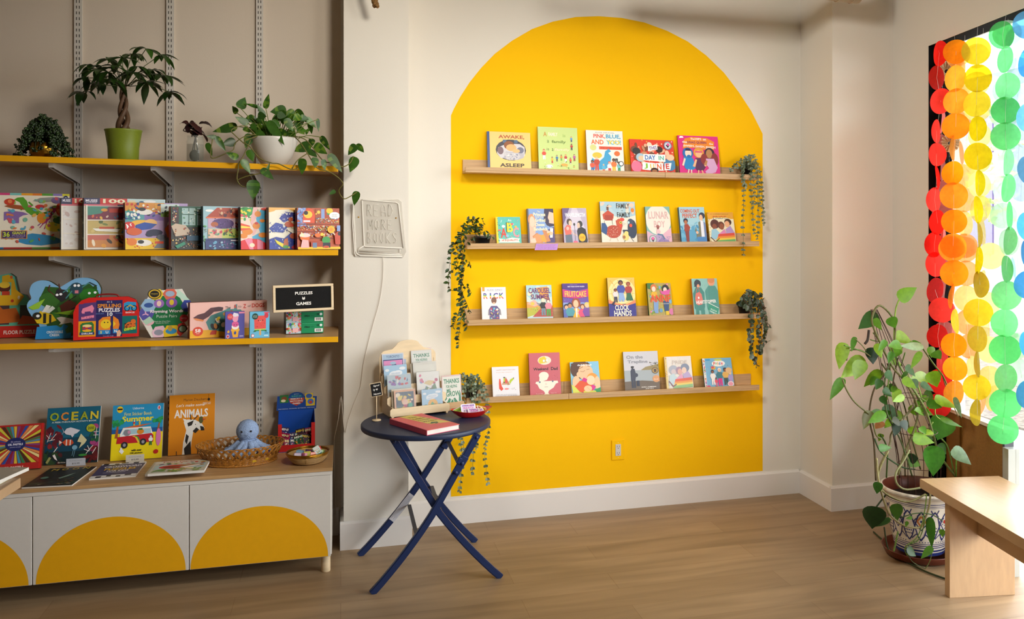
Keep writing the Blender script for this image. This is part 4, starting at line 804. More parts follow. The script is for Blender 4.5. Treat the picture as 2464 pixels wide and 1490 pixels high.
on_shelf(1, 715.5, 817, 501, 4.398, 18, .038, 'puzzle box with rows of brown bookcases, last before the column', 'C0582E', '6A1A16', '''
n 271 60 0 56 18 100 2.4 4.4 8AA0D8,A8B8E4,6A84C8;p 12,64 14,90 26,100 36,96 42,84 40,64 E2552A;e 25 84 10 9 F2C83A;e 20 88 5 5 2A2226;r 14 66 30 70 F0ECF4;r 42 62 56 98 A8502A;e 44 86 2 2 F2C83A;r 56 74 64 98 8AA4D8;e 50 90 4 4 F2D04A;r 64 78 98 98 B04C28;r 70 84 80 97 2E9A4A;e 76 94 8 7 F4C81F;e 88 82 13 9 F8F8F4;t 88 84 12 2.4 555 1000 PIECE;t 88 80 12 2.4 555 PUZZLE;
r 0 60 100 62 8E3A1E;r 0 42 100 44 8E3A1E;r 0 26 100 28 8E3A1E;q 272 70 44 64 98 76 1 2 F4E4C0,3A6AA8,5A9A6A,E8B84A,D8E0E8;q 273 90 2 45 98 58 1.2 2.4 F4ECD0,4A6A9A,7AA85A,E8C06A,C9D0D8;q 274 80 2 29 98 40 1.2 2.4 F4ECD0,5A7AA8,E8B84A,8A9AA8;e 78 48 9 9 F2B81F;e 78 48 5 5 E89A2A;r 92 44 100 58 8AA4D8;p 88,12 86,34 92,42 100,44 100,12 C8482A;e 98 38 4 5 222;
r 0 0 100 6 F2C01F;e 16 28 11 8 E8742A;e 16 34 13 5 F4D8D4;p 6,4 10,24 24,22 26,4 F0B8B8;p 4,30 8,42 16,32 F4ECC0;r 30 6 60 20 B04424;e 66 22 10 9 3E9A4A;p 58,4 58,16 76,16 76,4 2A2430;e 66 6 7 3 C8482A;r 34 4 44 16 6A84A8;e 56 36 4 4 F2D03A;e 46 34 7 5 E8742A''', '', group=G2)

# third shelf: shaped puzzles
def cutout(label, outline, Y, yaw, d, face, side, art, name='puzzle_box', shelf=2, lean=.05):
    """outline: picture corners of the front face (first is its bottom left); real depth d behind it"""
    f, roll = SH[shelf]; a = R_(yaw)
    A = onY(outline[0][0], outline[0][1], Y); pts = []
    for (px, py) in outline:
        r = ray(px, py); n = Vector((-sin(a), cos(a)))
        t = (A.x * n.x + A.y * n.y) / (r.x * n.x + r.y * n.y); W_ = O + r * t
        pts.append((W_.x * cos(a) + W_.y * sin(a) - A.x * cos(a) - A.y * sin(a), W_.z))
    z0 = min(p[1] for p in pts); x0, x1 = min(p[0] for p in pts), max(p[0] for p in pts); z1 = max(p[1] for p in pts)
    cx = (x0 + x1) / 2; pts = [(x - cx, z - z0) for x, z in pts]
    P = Vector((A.x + cos(a) * cx, A.y + sin(a) * cx, 0)); P.z = f(P.x)
    loc, rot = place(P, a, lean, roll, d * sin(lean) + .0004)
    m = MB(); m.prism(pts, 0, d, 'print', face, side)
    if art: Art(m, x1 - x0, z1 - z0, front_T(x0 - cx, 0, 0), clip=True).run(art)
    o = m.build(name); o.location = loc; o.rotation_euler = rot
    return tag(o, label, 'puzzle box')
def smooth_ring(pts, k=4):
    n = len(pts); out = []
    for i in range(n):
        p0, p1, p2, p3 = pts[i - 1], pts[i], pts[(i + 1) % n], pts[(i + 2) % n]
        for j in range(k):
            t = j / k
            out.append(tuple(.5 * (2 * p1[q] + (p2[q] - p0[q]) * t + (2 * p0[q] - 5 * p1[q] + 4 * p2[q] - p3[q]) * t * t + (3 * p1[q] - p0[q] - 3 * p2[q] + p3[q]) * t ** 3) for q in (0, 1)))
    return out
cutout('floor puzzle box cut around a yellow digger, at the picture edge', [(-60, 822), (100, 811), (100, 770), (60, 716), (42, 712), (32, 672), (20, 664), (0, 668), (-60, 700)], 4.57, 8, .05, '5FB89A', '1E4A38', '''
p 0,18 100,18 100,0 0,0 C4281E;r 0 20 50 60 4A3A3E;p 30,50 62,50 72,64 60,74 30,72 E9B41F;p 38,96 48,98 56,90 62,64 54,60 48,86 38,80 E9B41F;r 36 66 52 86 7AC8A8;e 42 78 9 8 5A2A1E;e 42 82 8 5 F2C83A;r 38 66 50 72 C8402A;e 52 94 2 2.6 E0622A;e 64 62 2 3 F4E4C0;p 0,20 0,44 30,56 40,44 60,46 70,24 C4641F;r 66 20 96 50 3E4442;p 62,20 70,34 96,30 96,20 B4501F;T 66 8 48 6 F0D8D0 FLOOR PUZZLE;e 54 57 2.4 2.4 C8402A''')
hb = smooth_ring([(112, 815), (92, 782), (74, 764), (63, 744), (66, 730), (73, 722), (68, 706), (74, 688), (92, 679), (114, 680), (132, 690), (142, 694), (156, 686), (178, 674), (206, 671), (228, 678), (240, 696), (239, 712), (236, 740), (226, 780), (200, 812)], 3)
hb = hb[:1] + [p for p in hb[1:] if True]
cutout('bug puzzle box with scalloped leafy outline behind the red case', hb, 4.505, 7, .05, '7FB4DC', '3A3E1A', '''
p 22,30 24,60 18,70 24,86 44,84 52,72 58,84 84,90 96,78 92,40 80,4 40,4 2E5A22;n 301 30 24 20 92 84 4 9 3E7A2A,28501E,4A8A32,1E4A1E;e 30 64 14 12 3A6E28;e 84 70 14 12 2E7A24;e 84 74 2 2 fff;e 92 75 2 2 fff;p 36,70 40,82 52,80 56,66 46,60 2E2A2E;l 1.6 36,72 28,80 5A3028;l 1.6 28,80 30,88 5A3028;l 1.6 44,80 42,90 5A3028;p 44,54 56,64 66,58 66,44 56,38 46,44 5A2A1E;e 40 72 2 2 fff;e 45 73 2 2 fff;l 1.4 56,62 66,70 222;l 1.4 60,48 72,54 222;
e 66 82 9 10 2A4A58;l 1.6 58,84 48,76 4A8A88;l 1.6 60,78 52,66 4A8A88;l 1.6 74,84 84,92 4A8A88;l 1.6 84,92 94,86 26343A;e 64 87 2 2.2 fff;e 69 87 2 2.2 fff;r 64 74 69 79 D8808A;p 2,52 14,60 24,66 16,50 8,48 9AC83A;p 10,34 18,46 34,40 40,30 26,24 14,26 E8C21F;r 22 26 26 42 2A2A22;r 30 26 33 40 2A2A22;e 14 38 6 6 2A2A22;e 15 38 2.4 2.4 fff;p 20,44 26,56 32,54 26,44 F0F0E8;p 24,44 34,54 38,50 30,42 E4E8E0;p 40,34 46,36 70,30 60,20 70,14 56,18 54,12 48,20 40,18 46,26 E0D8D0;p 36,42 60,46 86,58 60,38 8AB82A;
p 20,18 60,26 70,8 24,8 3A6A2A;p 12,0 60,0 60,10 54,8 52,14 56,20 50,24 46,18 40,22 14,20 2A8FD0;T 38 11 22 4 F0F6FA CROCODILE;T 38 6 14 4 F0F6FA CREEK''')
rc = [(176, 818), (334, 806)] + [(334, 745), (331, 728), (322, 717), (306, 711), (212, 715), (194, 722), (181, 735), (175, 752)]
cutout('red suitcase-shaped spelling puzzle box with rounded top corners', rc, 4.425, 8, .05, 'D3201A', '7A100C', '''
r 8 40 34 84 5A3A78;p 8,60 8,80 16,86 34,88 34,60 5A3A78;r 8 8 34 44 EFA01A;r 34 6 74 92 2B2660;r 74 12 97 54 0E6E6A;r 75 56 96 92 D3201A;p 76,68 76,84 82,88 95,86 95,66 2E9AD0;e 81 72 4.5 7 222;e 92 72 4.5 7 222;e 81 72 3 5 2E9AD0;e 92 72 3 5 2E9AD0;l 1.4 81,74 86,80 E8B01F;l 1.4 86,80 92,74 E8B01F;T 86 62 14 3.4 F4D8D8 BIKE;t 54 88 8 4 F0E8F0 4+ 2;
T 54 79 36 9 F0962A SPELLING;T 54 69 32 9 F6F0F4 PUZZLES;t 40 61 12 3 7A9AD8 includes;T 55 59 8 9 F6F6FA 10;t 69 61 10 3 7A9AD8 puzzles;
p 38,20 38,44 44,52 56,54 56,20 F08A2A;e 49 36 8 11 F4CC2A;p 60,20 60,55 68,46 70,34 68,20 F08A2A;p 60,28 60,44 64,36 F4CC2A;r 38 12 56 22 2A8ACC;r 60 14 68 24 2A8ACC;T 42 17 3 6 F4E04A S;T 51 17 4 6 F4F4F4 U;T 64 19 4 6 F4F4F4 N;p 66,6 66,18 70,22 73,14 71,6 E8B490;e 47 40 1 1.4 222;e 52 40 1 1.4 222;t 53 8 16 3 C8B8D8 Crocodile Creek;
p 12,66 14,74 22,78 28,82 31,74 29,64 26,64 26,67 17,66 17,62 13,62 F28AA8;p 12,54 31,58 31,52 12,48 F28AA8;t 21 53 14 3.4 8A3A5A P I G;p 11,16 11,36 14,40 28,42 31,36 31,16 2E7A3A;r 14 22 28 32 C83A2A;e 21 33 7 3.4 F4D88A;e 21 22 7 3 F2B82A;n 311 8 14 24 28 30 1 1.4 3A3AA0;r 10 12 32 18 2A3A7A;T 21 15 16 4 F4F0F4 DRUM;
p 78,24 78,34 84,40 94,36 95,28 90,24 E0702A;e 91 40 4 6 E0702A;n 312 14 79 26 93 36 .7 1.4 3A2A1A;p 77,18 95,22 95,28 77,24 B8D03A;t 86 21.5 14 4 4A6A1A C A T''', name='puzzle_case')
rcase = [o for o in col.objects if o.name.startswith('puzzle_case')][0]
zs = [v.co.z for v in rcase.data.vertices]; zt = max(zs); xs = [v.co.x for v in rcase.data.vertices]
m = MB(); m.tube(smooth_pts([(-.045, .025, zt - .006), (-.04, .025, zt + .008), (0, .025, zt + .012), (.04, .025, zt + .008), (.045, .025, zt - .006)]), .0035, 'print', '8A1410', n=8); m.build('handle', rcase)
for sx in (-.05, .05): m = MB(); m.bbox((sx - .006, .018, zt - .009), (sx + .006, .032, zt + .001), 'gold', r=.001); m.build('clasp', rcase)
hx = [(331, 755), (363, 697), (438, 692), (470, 750), (438, 803), (364, 810)]
cutout('hexagonal rhyming-word puzzle box patterned with small hexagons', [(364, 810), (438, 804), (469, 748), (437, 692), (363, 698), (331, 755)], 4.475, 8, .05, 'EDE6DC', '3A2A22', '''
p 26,16 70,16 88,50 70,86 28,86 14,50 1F7A46;p 0,50 8,64 22,64 28,50 22,36 8,36 5A56A8;u 14 49 12 10 60 E8B0D0 Y;p 4,66 12,80 26,80 32,66 26,54 12,54 9CC0E0;e 18 67 8 5 3A5AA0;p 18,88 26,100 38,100 44,90 38,78 24,78 F0D03A;e 28 90 12 11 222;e 28 90 10.5 9.5 D9B23A;e 28 90 8 7 222;t 28 90 12 3 E8C84A TOY;p 48,100 42,90 48,78 62,78 68,90 62,100 E0705A;e 55 90 8 6 A8B8D0;p 68,100 80,88 90,76 82,74 66,86 C9E8D4;p 90,76 98,60 94,50 80,52 74,64 80,76 3A4AA0;p 88,54 84,70 92,70 F4EDE4;e 36 70 9 9 A070C0;e 36 70 4 6 F4D0C0;e 58 71 10 10 8A5AB0;e 58 72 4 6 E8C83A;
e 18 32 10 7 F0B8C0;p 8,34 20,44 28,34 14,26 B8D8C0;p 28,0 44,0 50,12 44,24 30,22 24,10 F0C8D8;e 36 10 8 6 9A9AAA;p 46,0 68,2 74,12 68,24 50,24 44,12 F2CC1F;e 58 12 10 6 3A9AD0;e 56 18 4 6 C8A84A;p 74,0 88,16 80,30 70,26 68,8 C83A34;e 78 16 8 8 2A3A32;e 78 16 6 6 9AB8A4;
T 50 53 58 8 F4E8EC Rhyming Words;t 50 43.5 36 6 DCE8DC Puzzle Pairs;t 42 33 28 2.4 DCE8DC Match the Word Pairs;t 42 29.6 22 2.4 DCE8DC Double the Score;e 80 38 7.5 8 C8303A;t 80 38 9 3 F4C8C8 MATCH''')
on_shelf(2, 456.5, 642, 730, 4.41, 20, .045, 'long pink and yellow dog alphabet puzzle box with red end', 'F1BCB0', '8E2413', '''
r 0 0 100 22 EFAF1B;p 42,74 60,92 66,72 64,22 44,14 24,22 20,44 26,62 4F8A88;r 22 4 48 20 0000;n 321 16 24 24 60 66 2.4 5 F4E8D8,E8C83A,A8402A,2A2A2E,C98A4A;p 4,58 10,66 18,70 26,84 36,86 42,84 41,74 30,72 24,60 16,50 8,54 5A3238;p 4,56 8,50 16,46 18,50 8,56 E88A4A;e 36 80 6 6 4A2A30;T 62 84 8 9 2A2A2A The;T 57.5 85 4 12 CF3A22 A;t 63 84 4 6 2A2A2A to;T 70 85 4 12 CF3A22 Z;t 76 85 4 6 2A2A2A of;T 88 86 17 12 CF3A22 DOGS;r 51 78 56 92 F1BCB0;t 48 83 7 7 3A2A2A The;r 60 76 68 92 F1BCB0;t 63.5 84 4 6 3A2A2A to;e 10 19 6.5 13 DC4420;T 10 21 7 10 F8F0E8 58;t 10 13 4 3 F8E0D0 PIECES;p 26,14 28,20 34,20 33,8 25,8 C8402A'''.replace('r 22 4 48 20 0000;', '').replace('T 62 84 8 9 2A2A2A The;', ''), 'u 50 30 40 34 90 E8A890 DOGS;u 50 72 30 30 90 E8A890 A to Z', group=None, lean=.02)
on_shelf(2, 541.5, 588, 751, 4.385, 14, .02, 'small purple puzzle box with a kitten-faced ice cream cone', '5A55A4', '2E2A5A', '''
r 70 92 100 98 E87A9A;t 84 95 20 2.4 F8D8E0 MINI PUZZLE;p 32,30 34,40 72,40 66,4 40,4 F0AE2E;r 30 28 74 34 F4B83A;e 52 44 19 11 F8EDE4;e 52 53 18 11 E0609A;e 52 73 15 12 F0A0B8;e 40 82 5 6 F0A0B8;e 64 82 5 6 F0A0B8;p 36,84 44,96 66,92 70,84 50,80 EDE4EE;e 46 50 2 1.6 4A1A2A;e 60 50 2 1.6 4A1A2A;e 25 81 15 12 E0484A;t 25 83 20 3 F8E8E0 LITTLE;t 25 78 20 3 F8E8E0 PUZZLE;e 14 8 8 7 F4ECEC;e 14 8 6 5 C8304A;p 46,22 52,28 58,22 54,14 46,16 2A4AA0;p 10,26 18,32 24,24 14,20 F0B83A;r 74 6 94 10 B8B0D8''', '', lean=.01, cat='puzzle box')
on_shelf(2, 600.5, 648, 751, 4.388, 14, .02, 'small blue puzzle box with a watermelon bear ice pop', '6BBBDD', '2A5A7A', '''
r 72 92 98 98 E0607A;p 24,34 22,72 32,84 72,84 82,72 82,34 E9564F;e 24 80 9 9 E9564F;e 84 84 11 10 D83A4A;r 24 26 80 34 2E8A3A;r 24 30 80 34 B8E06A;r 48 10 58 30 D9A86A;p 16,22 26,30 34,24 2E6A3A;p 74,24 84,30 88,22 2E6A3A;e 44 66 2.4 2 222;e 66 67 2.4 2 222;e 54 64 5 4 F4A090;e 54 65 2.4 2 222;n 331 16 30 38 76 62 .9 1.5 2A1A1A;e 27 82 15 12 1F4A3E;t 27 84 20 3 E8F0E0 LITTLE;t 27 79 20 3 E8F0E0 PUZZLE;e 16 9 8 7 C8304A;e 16 9 6 5 F4ECEC;r 72 6 94 10 D8ECF4;r 76 16 94 19 3A7AA8''', '', lean=.01)
f3, roll3 = SH[2]
A = onZ(688, 805, f3(-.4)); ang = R_(7)
for k in range(2):
    carton(['green matching game box, lower of the two under the letter board', 'green matching game box, upper of the two under the letter board'][k], (A.x + .088, A.y + .012, f3(-.4) + .001 + k * .0545), .176, .0535, .17, ang, 0, roll3, '0E8A55', '2E2622', '4A5A3A', f'''
r 0 0 40 100 BFD4DC;n {340 + k} 46 1 10 39 96 1.6 4.2 2E8A3A,E8607A,3A5AA8,F2D03A,E88A4A,6AB86A,A8402A;r 17 12 32 50 F0B8B8;r 40 0 41 100 0A6A40;T 56 58 14 16 0A3A28 STELLA;t 70 58 8 7 0A5A3A GAME;T 85 72 6 18 0A3A28 CE;e 93 72 3.6 12 E8F0EC;r 76 10 98 42 F2F2EE;r 79 16 80 38 222;r 81 16 83 38 222;r 84 16 84.6 38 222;r 86 16 88 38 222;r 89 16 90 38 222;r 91 16 93 38 222;r 42 88 98 92 3AA878''',
           'r 8 10 92 90 3A302A;n 7 12 12 20 88 80 3 8 5A4A3A,2A3A3A,6A4A3A', cat='game box', name='game_box', group='green game boxes under the letter board')
# letter board
TLp, TRp, BLp = onY(651, 688, 4.40), onY(797, 682.5, 4.47), onY(657.5, 753, 4.395)
wv = (TRp - TLp); Wd = wv.length; wv.normalize(); hv = TLp - BLp; Hd = hv.length; hv.normalize(); nv = wv.cross(hv).normalized(); hv = nv.cross(wv).normalized()
Mx = Matrix((wv, nv * -1, hv)).transposed().to_4x4()
lbT = thing('letter_board', 'wood-framed black letter board spelling PUZZLES and GAMES', 'letter board', BLp, Mx.to_euler())
m = MB(); fr = .012; dd = .018
for a, b in (((0, -.0, 0), (Wd, dd, fr)), ((0, 0, Hd - fr), (Wd, dd, Hd)), ((0, 0, fr), (fr, dd, Hd - fr)), ((Wd - fr, 0, fr), (Wd, dd, Hd - fr))): m.bbox(a, b, 'plywood', r=.0015)
m.build('frame', lbT)
m = MB(); m.box((fr, .006, fr), (Wd - fr, .014, Hd - fr), 'felt_black')
for k in range(16): z = fr + .004 + k * (Hd - 2 * fr) / 16; m.box((fr, .005, z), (Wd - fr, .006, z + .0028), 'felt_black')
m.build('felt', lbT)
m = MB(); ar = Art(m, Wd, Hd, lambda a, b, k: (a, .0045 - k, b), 'matte'); ar.run('T 50.5 68 29 11 F0EDE6 PUZZLES;e 50 47 2.3 4 F0EDE6;p 47.6,47 48,55 49.6,50 F0EDE6;p 52.4,47 52,55 50.4,50 F0EDE6;e 49.2 47.5 .4 .9 222;e 50.8 47.5 .4 .9 222;T 50 29 25 12 F0EDE6 GAMES'); m.build('letters', lbT)
Pb = onY(728, 700, 4.50)
carton('grey box lying behind the letter board on the green games', (Pb.x, 4.47, f3(-.4) + .111), .17, .115, .09, .12, 0, roll3, '8A8276', '6A6258', '8E8A86', cat='box', name='storage_box')
# ------------------------------------------------------------------ low cabinet with painted half circles
CT = .505; CFY, CBY = 4.29, 4.735
XC = onY(800.5, 1126, CFY).x
DX = [onY(px, 1200, CFY + .004).x for px in (797, 455, 77.5)]; DX.append(DX[2] - (DX[1] - DX[2]))
DT, DB = .470, .090
cb = thing('cabinet', 'low white cabinet with yellow half circles painted on its doors', 'cabinet', (XC, CFY, 0))
XL = DX[3]
def lx(x): return x - XC
m = MB()
m.box((lx(XL), .022, DB), (lx(XC) - .004, CBY - CFY, CT - .0155), 'white_lacquer'); m.box((lx(XL), .004, DT + .002), (lx(XC) - .004, .022, CT - .0155), 'white_lacquer')
m.build('body', cb)
for i in range(3):
    a, b = DX[i + 1] + .0018, DX[i] - .0018
    m = MB(); m.bbox((lx(a), .004, DB - .004), (lx(b), .0215, DT), 'white_lacquer', r=.0015)
    cxx = (a + b) / 2 - (.004 if i == 0 else 0); rx = (b - a) / 2 - (.008 if i == 0 else .012); rz = .262 if i == 0 else .268
    m.poly([(lx(cxx + rx * cos(pi * k / 40)), .0036, DB - .002 + rz * sin(pi * k / 40)) for k in range(41)][::-1], 'yellow_gloss')
    m.build('door', cb)
for (px, py) in ((onY(784, 1378, 4.345).x, 4.345), (onY(784, 1378, 4.345).x, 4.68), (DX[1], 4.66), (DX[2], 4.66)):
    m = MB(); m.lathe([(0, 0), (.0205, .0), (.0215, .004), (.0215, DB - .0005), (0, DB - .0005)], 'plywood', n=24)
    m.build('leg', cb, (px - XC, py - CFY, 0))
m = MB(); m.bbox((lx(XL) - .3, 0, CT - .015), (0, CBY - CFY, CT), 'counter_oak', r=.001); m.build('countertop', cb)
m = MB(); m.box((lx(XL) - .6, .022, DB), (lx(XL) - .002, CBY - CFY, CT - .0155), 'white_lacquer'); m.build('body', cb)

def stand_book(TLp, TRp, BLp, Ybase, d, label, cover, spine, art, hard=False, yaw=0.0, hfix=None, back=.07, cat='book', name='book', BR=None):
    A = onZ(BLp[0], BLp[1], CT) if Ybase is None else onY(BLp[0], BLp[1], Ybase); A.z = CT
    a = R_(yaw); r = ray(*(BR or (TRp[0] - (TLp[0] - BLp[0]), 0))); D = Vector((cos(a), sin(a)))
    w = (A.x * r.y - A.y * r.x) / (D.y * r.x - D.x * r.y)
    hh = onY(TLp[0], TLp[1], A.y + back).z - CT; lean = math.atan2(back, hh); h = math.hypot(back, hh) - d * sin(lean)
    P = (A.x + D.x * w / 2, A.y + D.y * w / 2, CT + .0004)
    return book(label, P, w, h, d, a, lean, 0, cover, spine, art, hard, cat, None, name)
stand_book((125, 983), (255, 971), (104, 1121), 4.685, .010, 'large teal ocean activity book leaning on the wall above the cabinet', '12607A', 'E6E2DA', '''
r 0 0 100 46 0E4258;r 0 0 100 22 122A30;n 401 24 0 30 30 66 3 7 7A1E2A,5A1A26,8E2A2E;n 402 16 0 0 34 30 3 7 1E3A2A,4A1E22,2A4A2A;n 403 16 86 20 100 64 3 7 7E2A4A,A8407A,1E5A3A;n 404 16 74 0 100 26 3 7 7A1A1E,5A1418;T 14 84 17 15 9CAE2E O;T 33 84 14 15 E08A3A C;T 52 84 13 15 C8B82E E;T 70 84 15 14 9EA62A A;T 89 84 15 14 E0C83A N;T 52 74 84 2.8 C8D8D8 A PEEK-THROUGH ACTIVITY BOOK;e 84 61 8.5 7 B4B82A;T 84 61 12 5 4A5A1A 200;
p 34,56 38,62 46,64 58,60 64,58 58,53 46,50 38,52 D8D4DC;p 34,57 30,64 33,57 30,51 D8D4DC;p 46,52 50,46 54,51 D8D4DC;p 32,38 38,43 50,42 54,36 48,32 38,32 C84A26;p 32,38 26,42 29,36 26,34 EDE4DC;r 39 32 41 43 EDE4DC;r 46 32 48 42 EDE4DC;p 66,52 78,40 74,34 64,26 68,36 60,38 D9CFA0;p 66,52 63,42 72,40 D9CFA0;l 1 4,40 10,56 E9E4DC;l 1 10,42 20,54 E9E4DC;l 1 8,46 2,52 E9E4DC;l 1 6,42 18,44 E9E4DC;l 1.4 78,16 90,30 E4DED6;l 1.4 84,22 80,30 E4DED6;l 1.4 90,16 96,26 E4DED6;l 1.4 74,24 84,20 E4DED6;l 1 94,42 95,62 EDE4E8;l 1 90,48 99,48 EDE4E8;l 1 90,54 99,54 EDE4E8;e 56 28 5 4 7AAAC0;l .8 54,24 52,14 7AAAC0;l .8 57,24 55,12 7AAAC0;l 1.4 18,22 24,30 EDE8E4;p 16,16 20,18 26,6 20,10 EDE8E4;p 4,4 10,14 14,12 8,2 9A9A5A;e 72 14 8 2 3A8A3A;T 34 3 14 2.4 D8D4D0 Britta''', yaw=0)
stand_book((271, 977), (395, 967), (265, 1112), 4.68, .010, 'bright blue and yellow summer sticker book with a red camper van', '2493C4', 'E6E2DA', '''
r 0 0 100 50 F4DC12;r 0 48 100 56 1C5A9A;e 14 92 6 6 F2C81F;r 9 91 19 94 222;t 50 93 22 4 F0F6F8 Usborne;e 91 92 3 4 E8E0F0;e 91 92 1.6 3 D03A2A;t 50 83 54 6 F4E45A First Sticker Book;T 50 74 62 10 F6E21A Summer;
p 6,40 10,66 13,66 12,40 A85A2A;n 411 12 2 62 20 72 3 6 1E8A4A,2AA05A;p 88,50 92,66 94,66 93,50 A85A2A;n 412 12 82 62 100 74 3 6 1E8A3A,2AA05A;p 20,58 50,62 78,64 50,58 D9622A;m 43 61 9 F4F0E8 F4F0E8 D8302A E8C23A;m 54 61 9 F4F0E8 F4F0E8 E8C23A E8C23A;p 16,46 22,58 76,58 80,46 80,40 16,40 F4F0EC;p 20,46 25,55 76,55 77,46 A9CDD8;p 10,30 12,42 78,46 82,42 82,30 C4202A;p 40,42 46,40 52,30 56,30 50,40 46,43 F0C83A;p 44,42 50,40 56,30 58,30 53,40 48,43 3A9A4A;e 30 49 7 6 8A8A92;e 34 50 3 3 D890B0;e 56 50 7 5 E08A2A;r 52 53 60 56 2A7A3A;e 26 27 6.5 6 2A2A30;e 26 27 3 3 9A9AA4;e 62 31 6.5 6 2A2A30;e 62 31 3 3 9A9AA4;e 92 38 5 16 E07AB0;m 77 24 18 F4F0E8 2A4A9A F4F0F4 3A7A3A;p 16,16 20,22 26,16 22,11 F4F4F4;e 20 21 2 2 F4F4F4;T 50 17 20 4 2A2A22 with over;T 50 12 24 3 2A2A22 100 stickers;e 88 12 5 4 C8281E;n 413 8 84 10 92 15 1 1.6 C8281E''', yaw=2)
stand_book((420, 952), (531, 948), (404, 1092), 4.715, .010, 'tall orange animal art book with a paper giraffe on the cover', 'E08A10', 'C87A0E', '''
t 56 91 50 4.4 3A2A1E Marion Deuchars;e 86 90 3 2.4 2A1E16;l .6 86,92 86,99 2A1E16;i 46 82 62 5 F4EDE0 Let's make some;t 82 83.4 18 4 F4EDE0 GREAT ART;T 48 68 74 14 F1EAE2 ANIMALS;
p 32,54 40,58 56,57 72,50 78,42 72,39 60,40 54,40 50,20 48,-2 30,-2 32,20 38,40 F0ECE4;p 40,52 54,56 50,48 42,46 26221F;l 2 48,57 46,66 26221F;l 2 54,57 62,63 26221F;p 30,60 38,58 36,50 F0ECE4;p 60,44 52,38 58,34 66,40 26221F;p 68,46 76,44 78,38 70,38 26221F;e 58 49 3 2 F8F4EC;e 58 49 1 1 222;p 38,34 44,30 40,16 36,22 26221F;p 34,10 48,22 50,0 36,-2 26221F;e 70 56 5 6 5A5A2A;p 73,58 82,57 74,55 C8382A;l 1.6 18,0 18,6 26221F;l 1.6 64,0 64,7 26221F''', yaw=3)
# oil pastel tin, leaning
A = onY(-32, 1135, 4.42)
carton('flat red box of oil pastels with a starburst of coloured sticks', (onY(35, 1130, 4.63).x, 4.615, CT + .0005), onY(100, 1130, 4.63).x - onY(-34, 1130, 4.60).x, .208, .022, R_(4), .32, 0, 'B0221E', 'A8140E', None,
       ';'.join(f'p 50,56 {50 + 75 * cos(6.283 * k / 44):.1f},{56 + 62 * sin(6.283 * k / 44):.1f} {50 + 75 * cos(6.283 * (k + .8) / 44):.1f},{56 + 62 * sin(6.283 * (k + .8) / 44):.1f} ' + ['D8B83A', '2A4A9A', 'C03A2A', '2E7A4A', '7A3A7A', 'E08A4A', 'C8C23A', '3A8AA8', '8A1A3A', 'E8D08A', '4A2A1A'][k * 7 % 11] for k in range(44)) +
       ';r 0 0 100 14 B0221E;r 0 96 100 100 B0221E;r 96 0 100 100 C4201A;e 50 56 19 15 1E2660;t 50 62 18 3 C8C8E8 36 colours;T 50 56 28 4.6 E8E4F0 OIL PASTELS;t 50 50 20 2 C8C8E8 smooth and soft;T 46 6 44 4.5 F0D8D0 36 OIL PASTELS', cat='art box', name='pastel_box')

def flat_book(BL, FL, FR, d, z, label, cover, art, spine=None, cat='magazine', hard=False, name='book', group=None, w=None, h=None):
    a, b, c = onZ(*BL, z + d), onZ(*FL, z + d), onZ(*FR, z + d)
    ww = (c - b).length if w is None else w; yaw = math.atan2(c.y - b.y, c.x - b.x)
    n = Vector((-sin(yaw), cos(yaw), 0)); hh = (a - b).dot(n) if h is None else h
    mid = b + Vector((cos(yaw), sin(yaw), 0)) * ww / 2
    return book(label, (mid.x, mid.y, z), ww, hh, d, yaw, 0, 0, cover, spine or cover, art, hard, cat, group, name, flat=True), (mid, yaw, ww, hh)
flat_book((110, 1128), (52, 1173), (173, 1167), .006, CT + .0005, 'dark green moon book lying flat at the front of the cabinet', '14211C', '''
n 421 20 4 4 96 60 4 10 1E3A2A,0E1A16,2A4A32,26301A;T 18 88 14 12 B8A03A M;T 38 90 14 12 B8A03A O;T 60 91 14 12 B8A03A O;T 82 93 14 12 B8A03A N;p 50,40 64,58 74,66 66,48 56,36 7A9A8A;n 422 14 50 8 96 40 2 5 6A4A1E,3A5A3A,8A6A2A;e 20 44 8 6 5A8A7A;n 423 14 2 4 98 12 2 4 4A4A3A,8A8A7A''', 'D8D4CC', 'book')
flat_book((253, 1117), (214, 1152), (326, 1144), .008, CT + .0005, 'blue crossword book for kids lying flat below the summer book', '3A3A66', '''
r 0 90 100 100 F0EDE8;q 431 1 0 90 1 91 1 1 222;r 4 90 16 100 1E1A22;r 30 90 40 96 1E1A22;r 44 94 60 100 1E1A22;r 72 90 84 100 1E1A22;r 0 0 100 14 F0EDE8;r 12 0 24 10 1E1A22;r 34 5 44 14 1E1A22;r 56 0 66 8 1E1A22;r 74 5 88 14 1E1A22;T 54 73 84 13 E9E6F0 CROSSWORD;T 52 56 70 14 E8B82E PUZZLES;T 50 42 48 9 E9E6F0 FOR KIDS;r 20 30 70 33 A8A8C8''', 'E9E6E2', 'book')
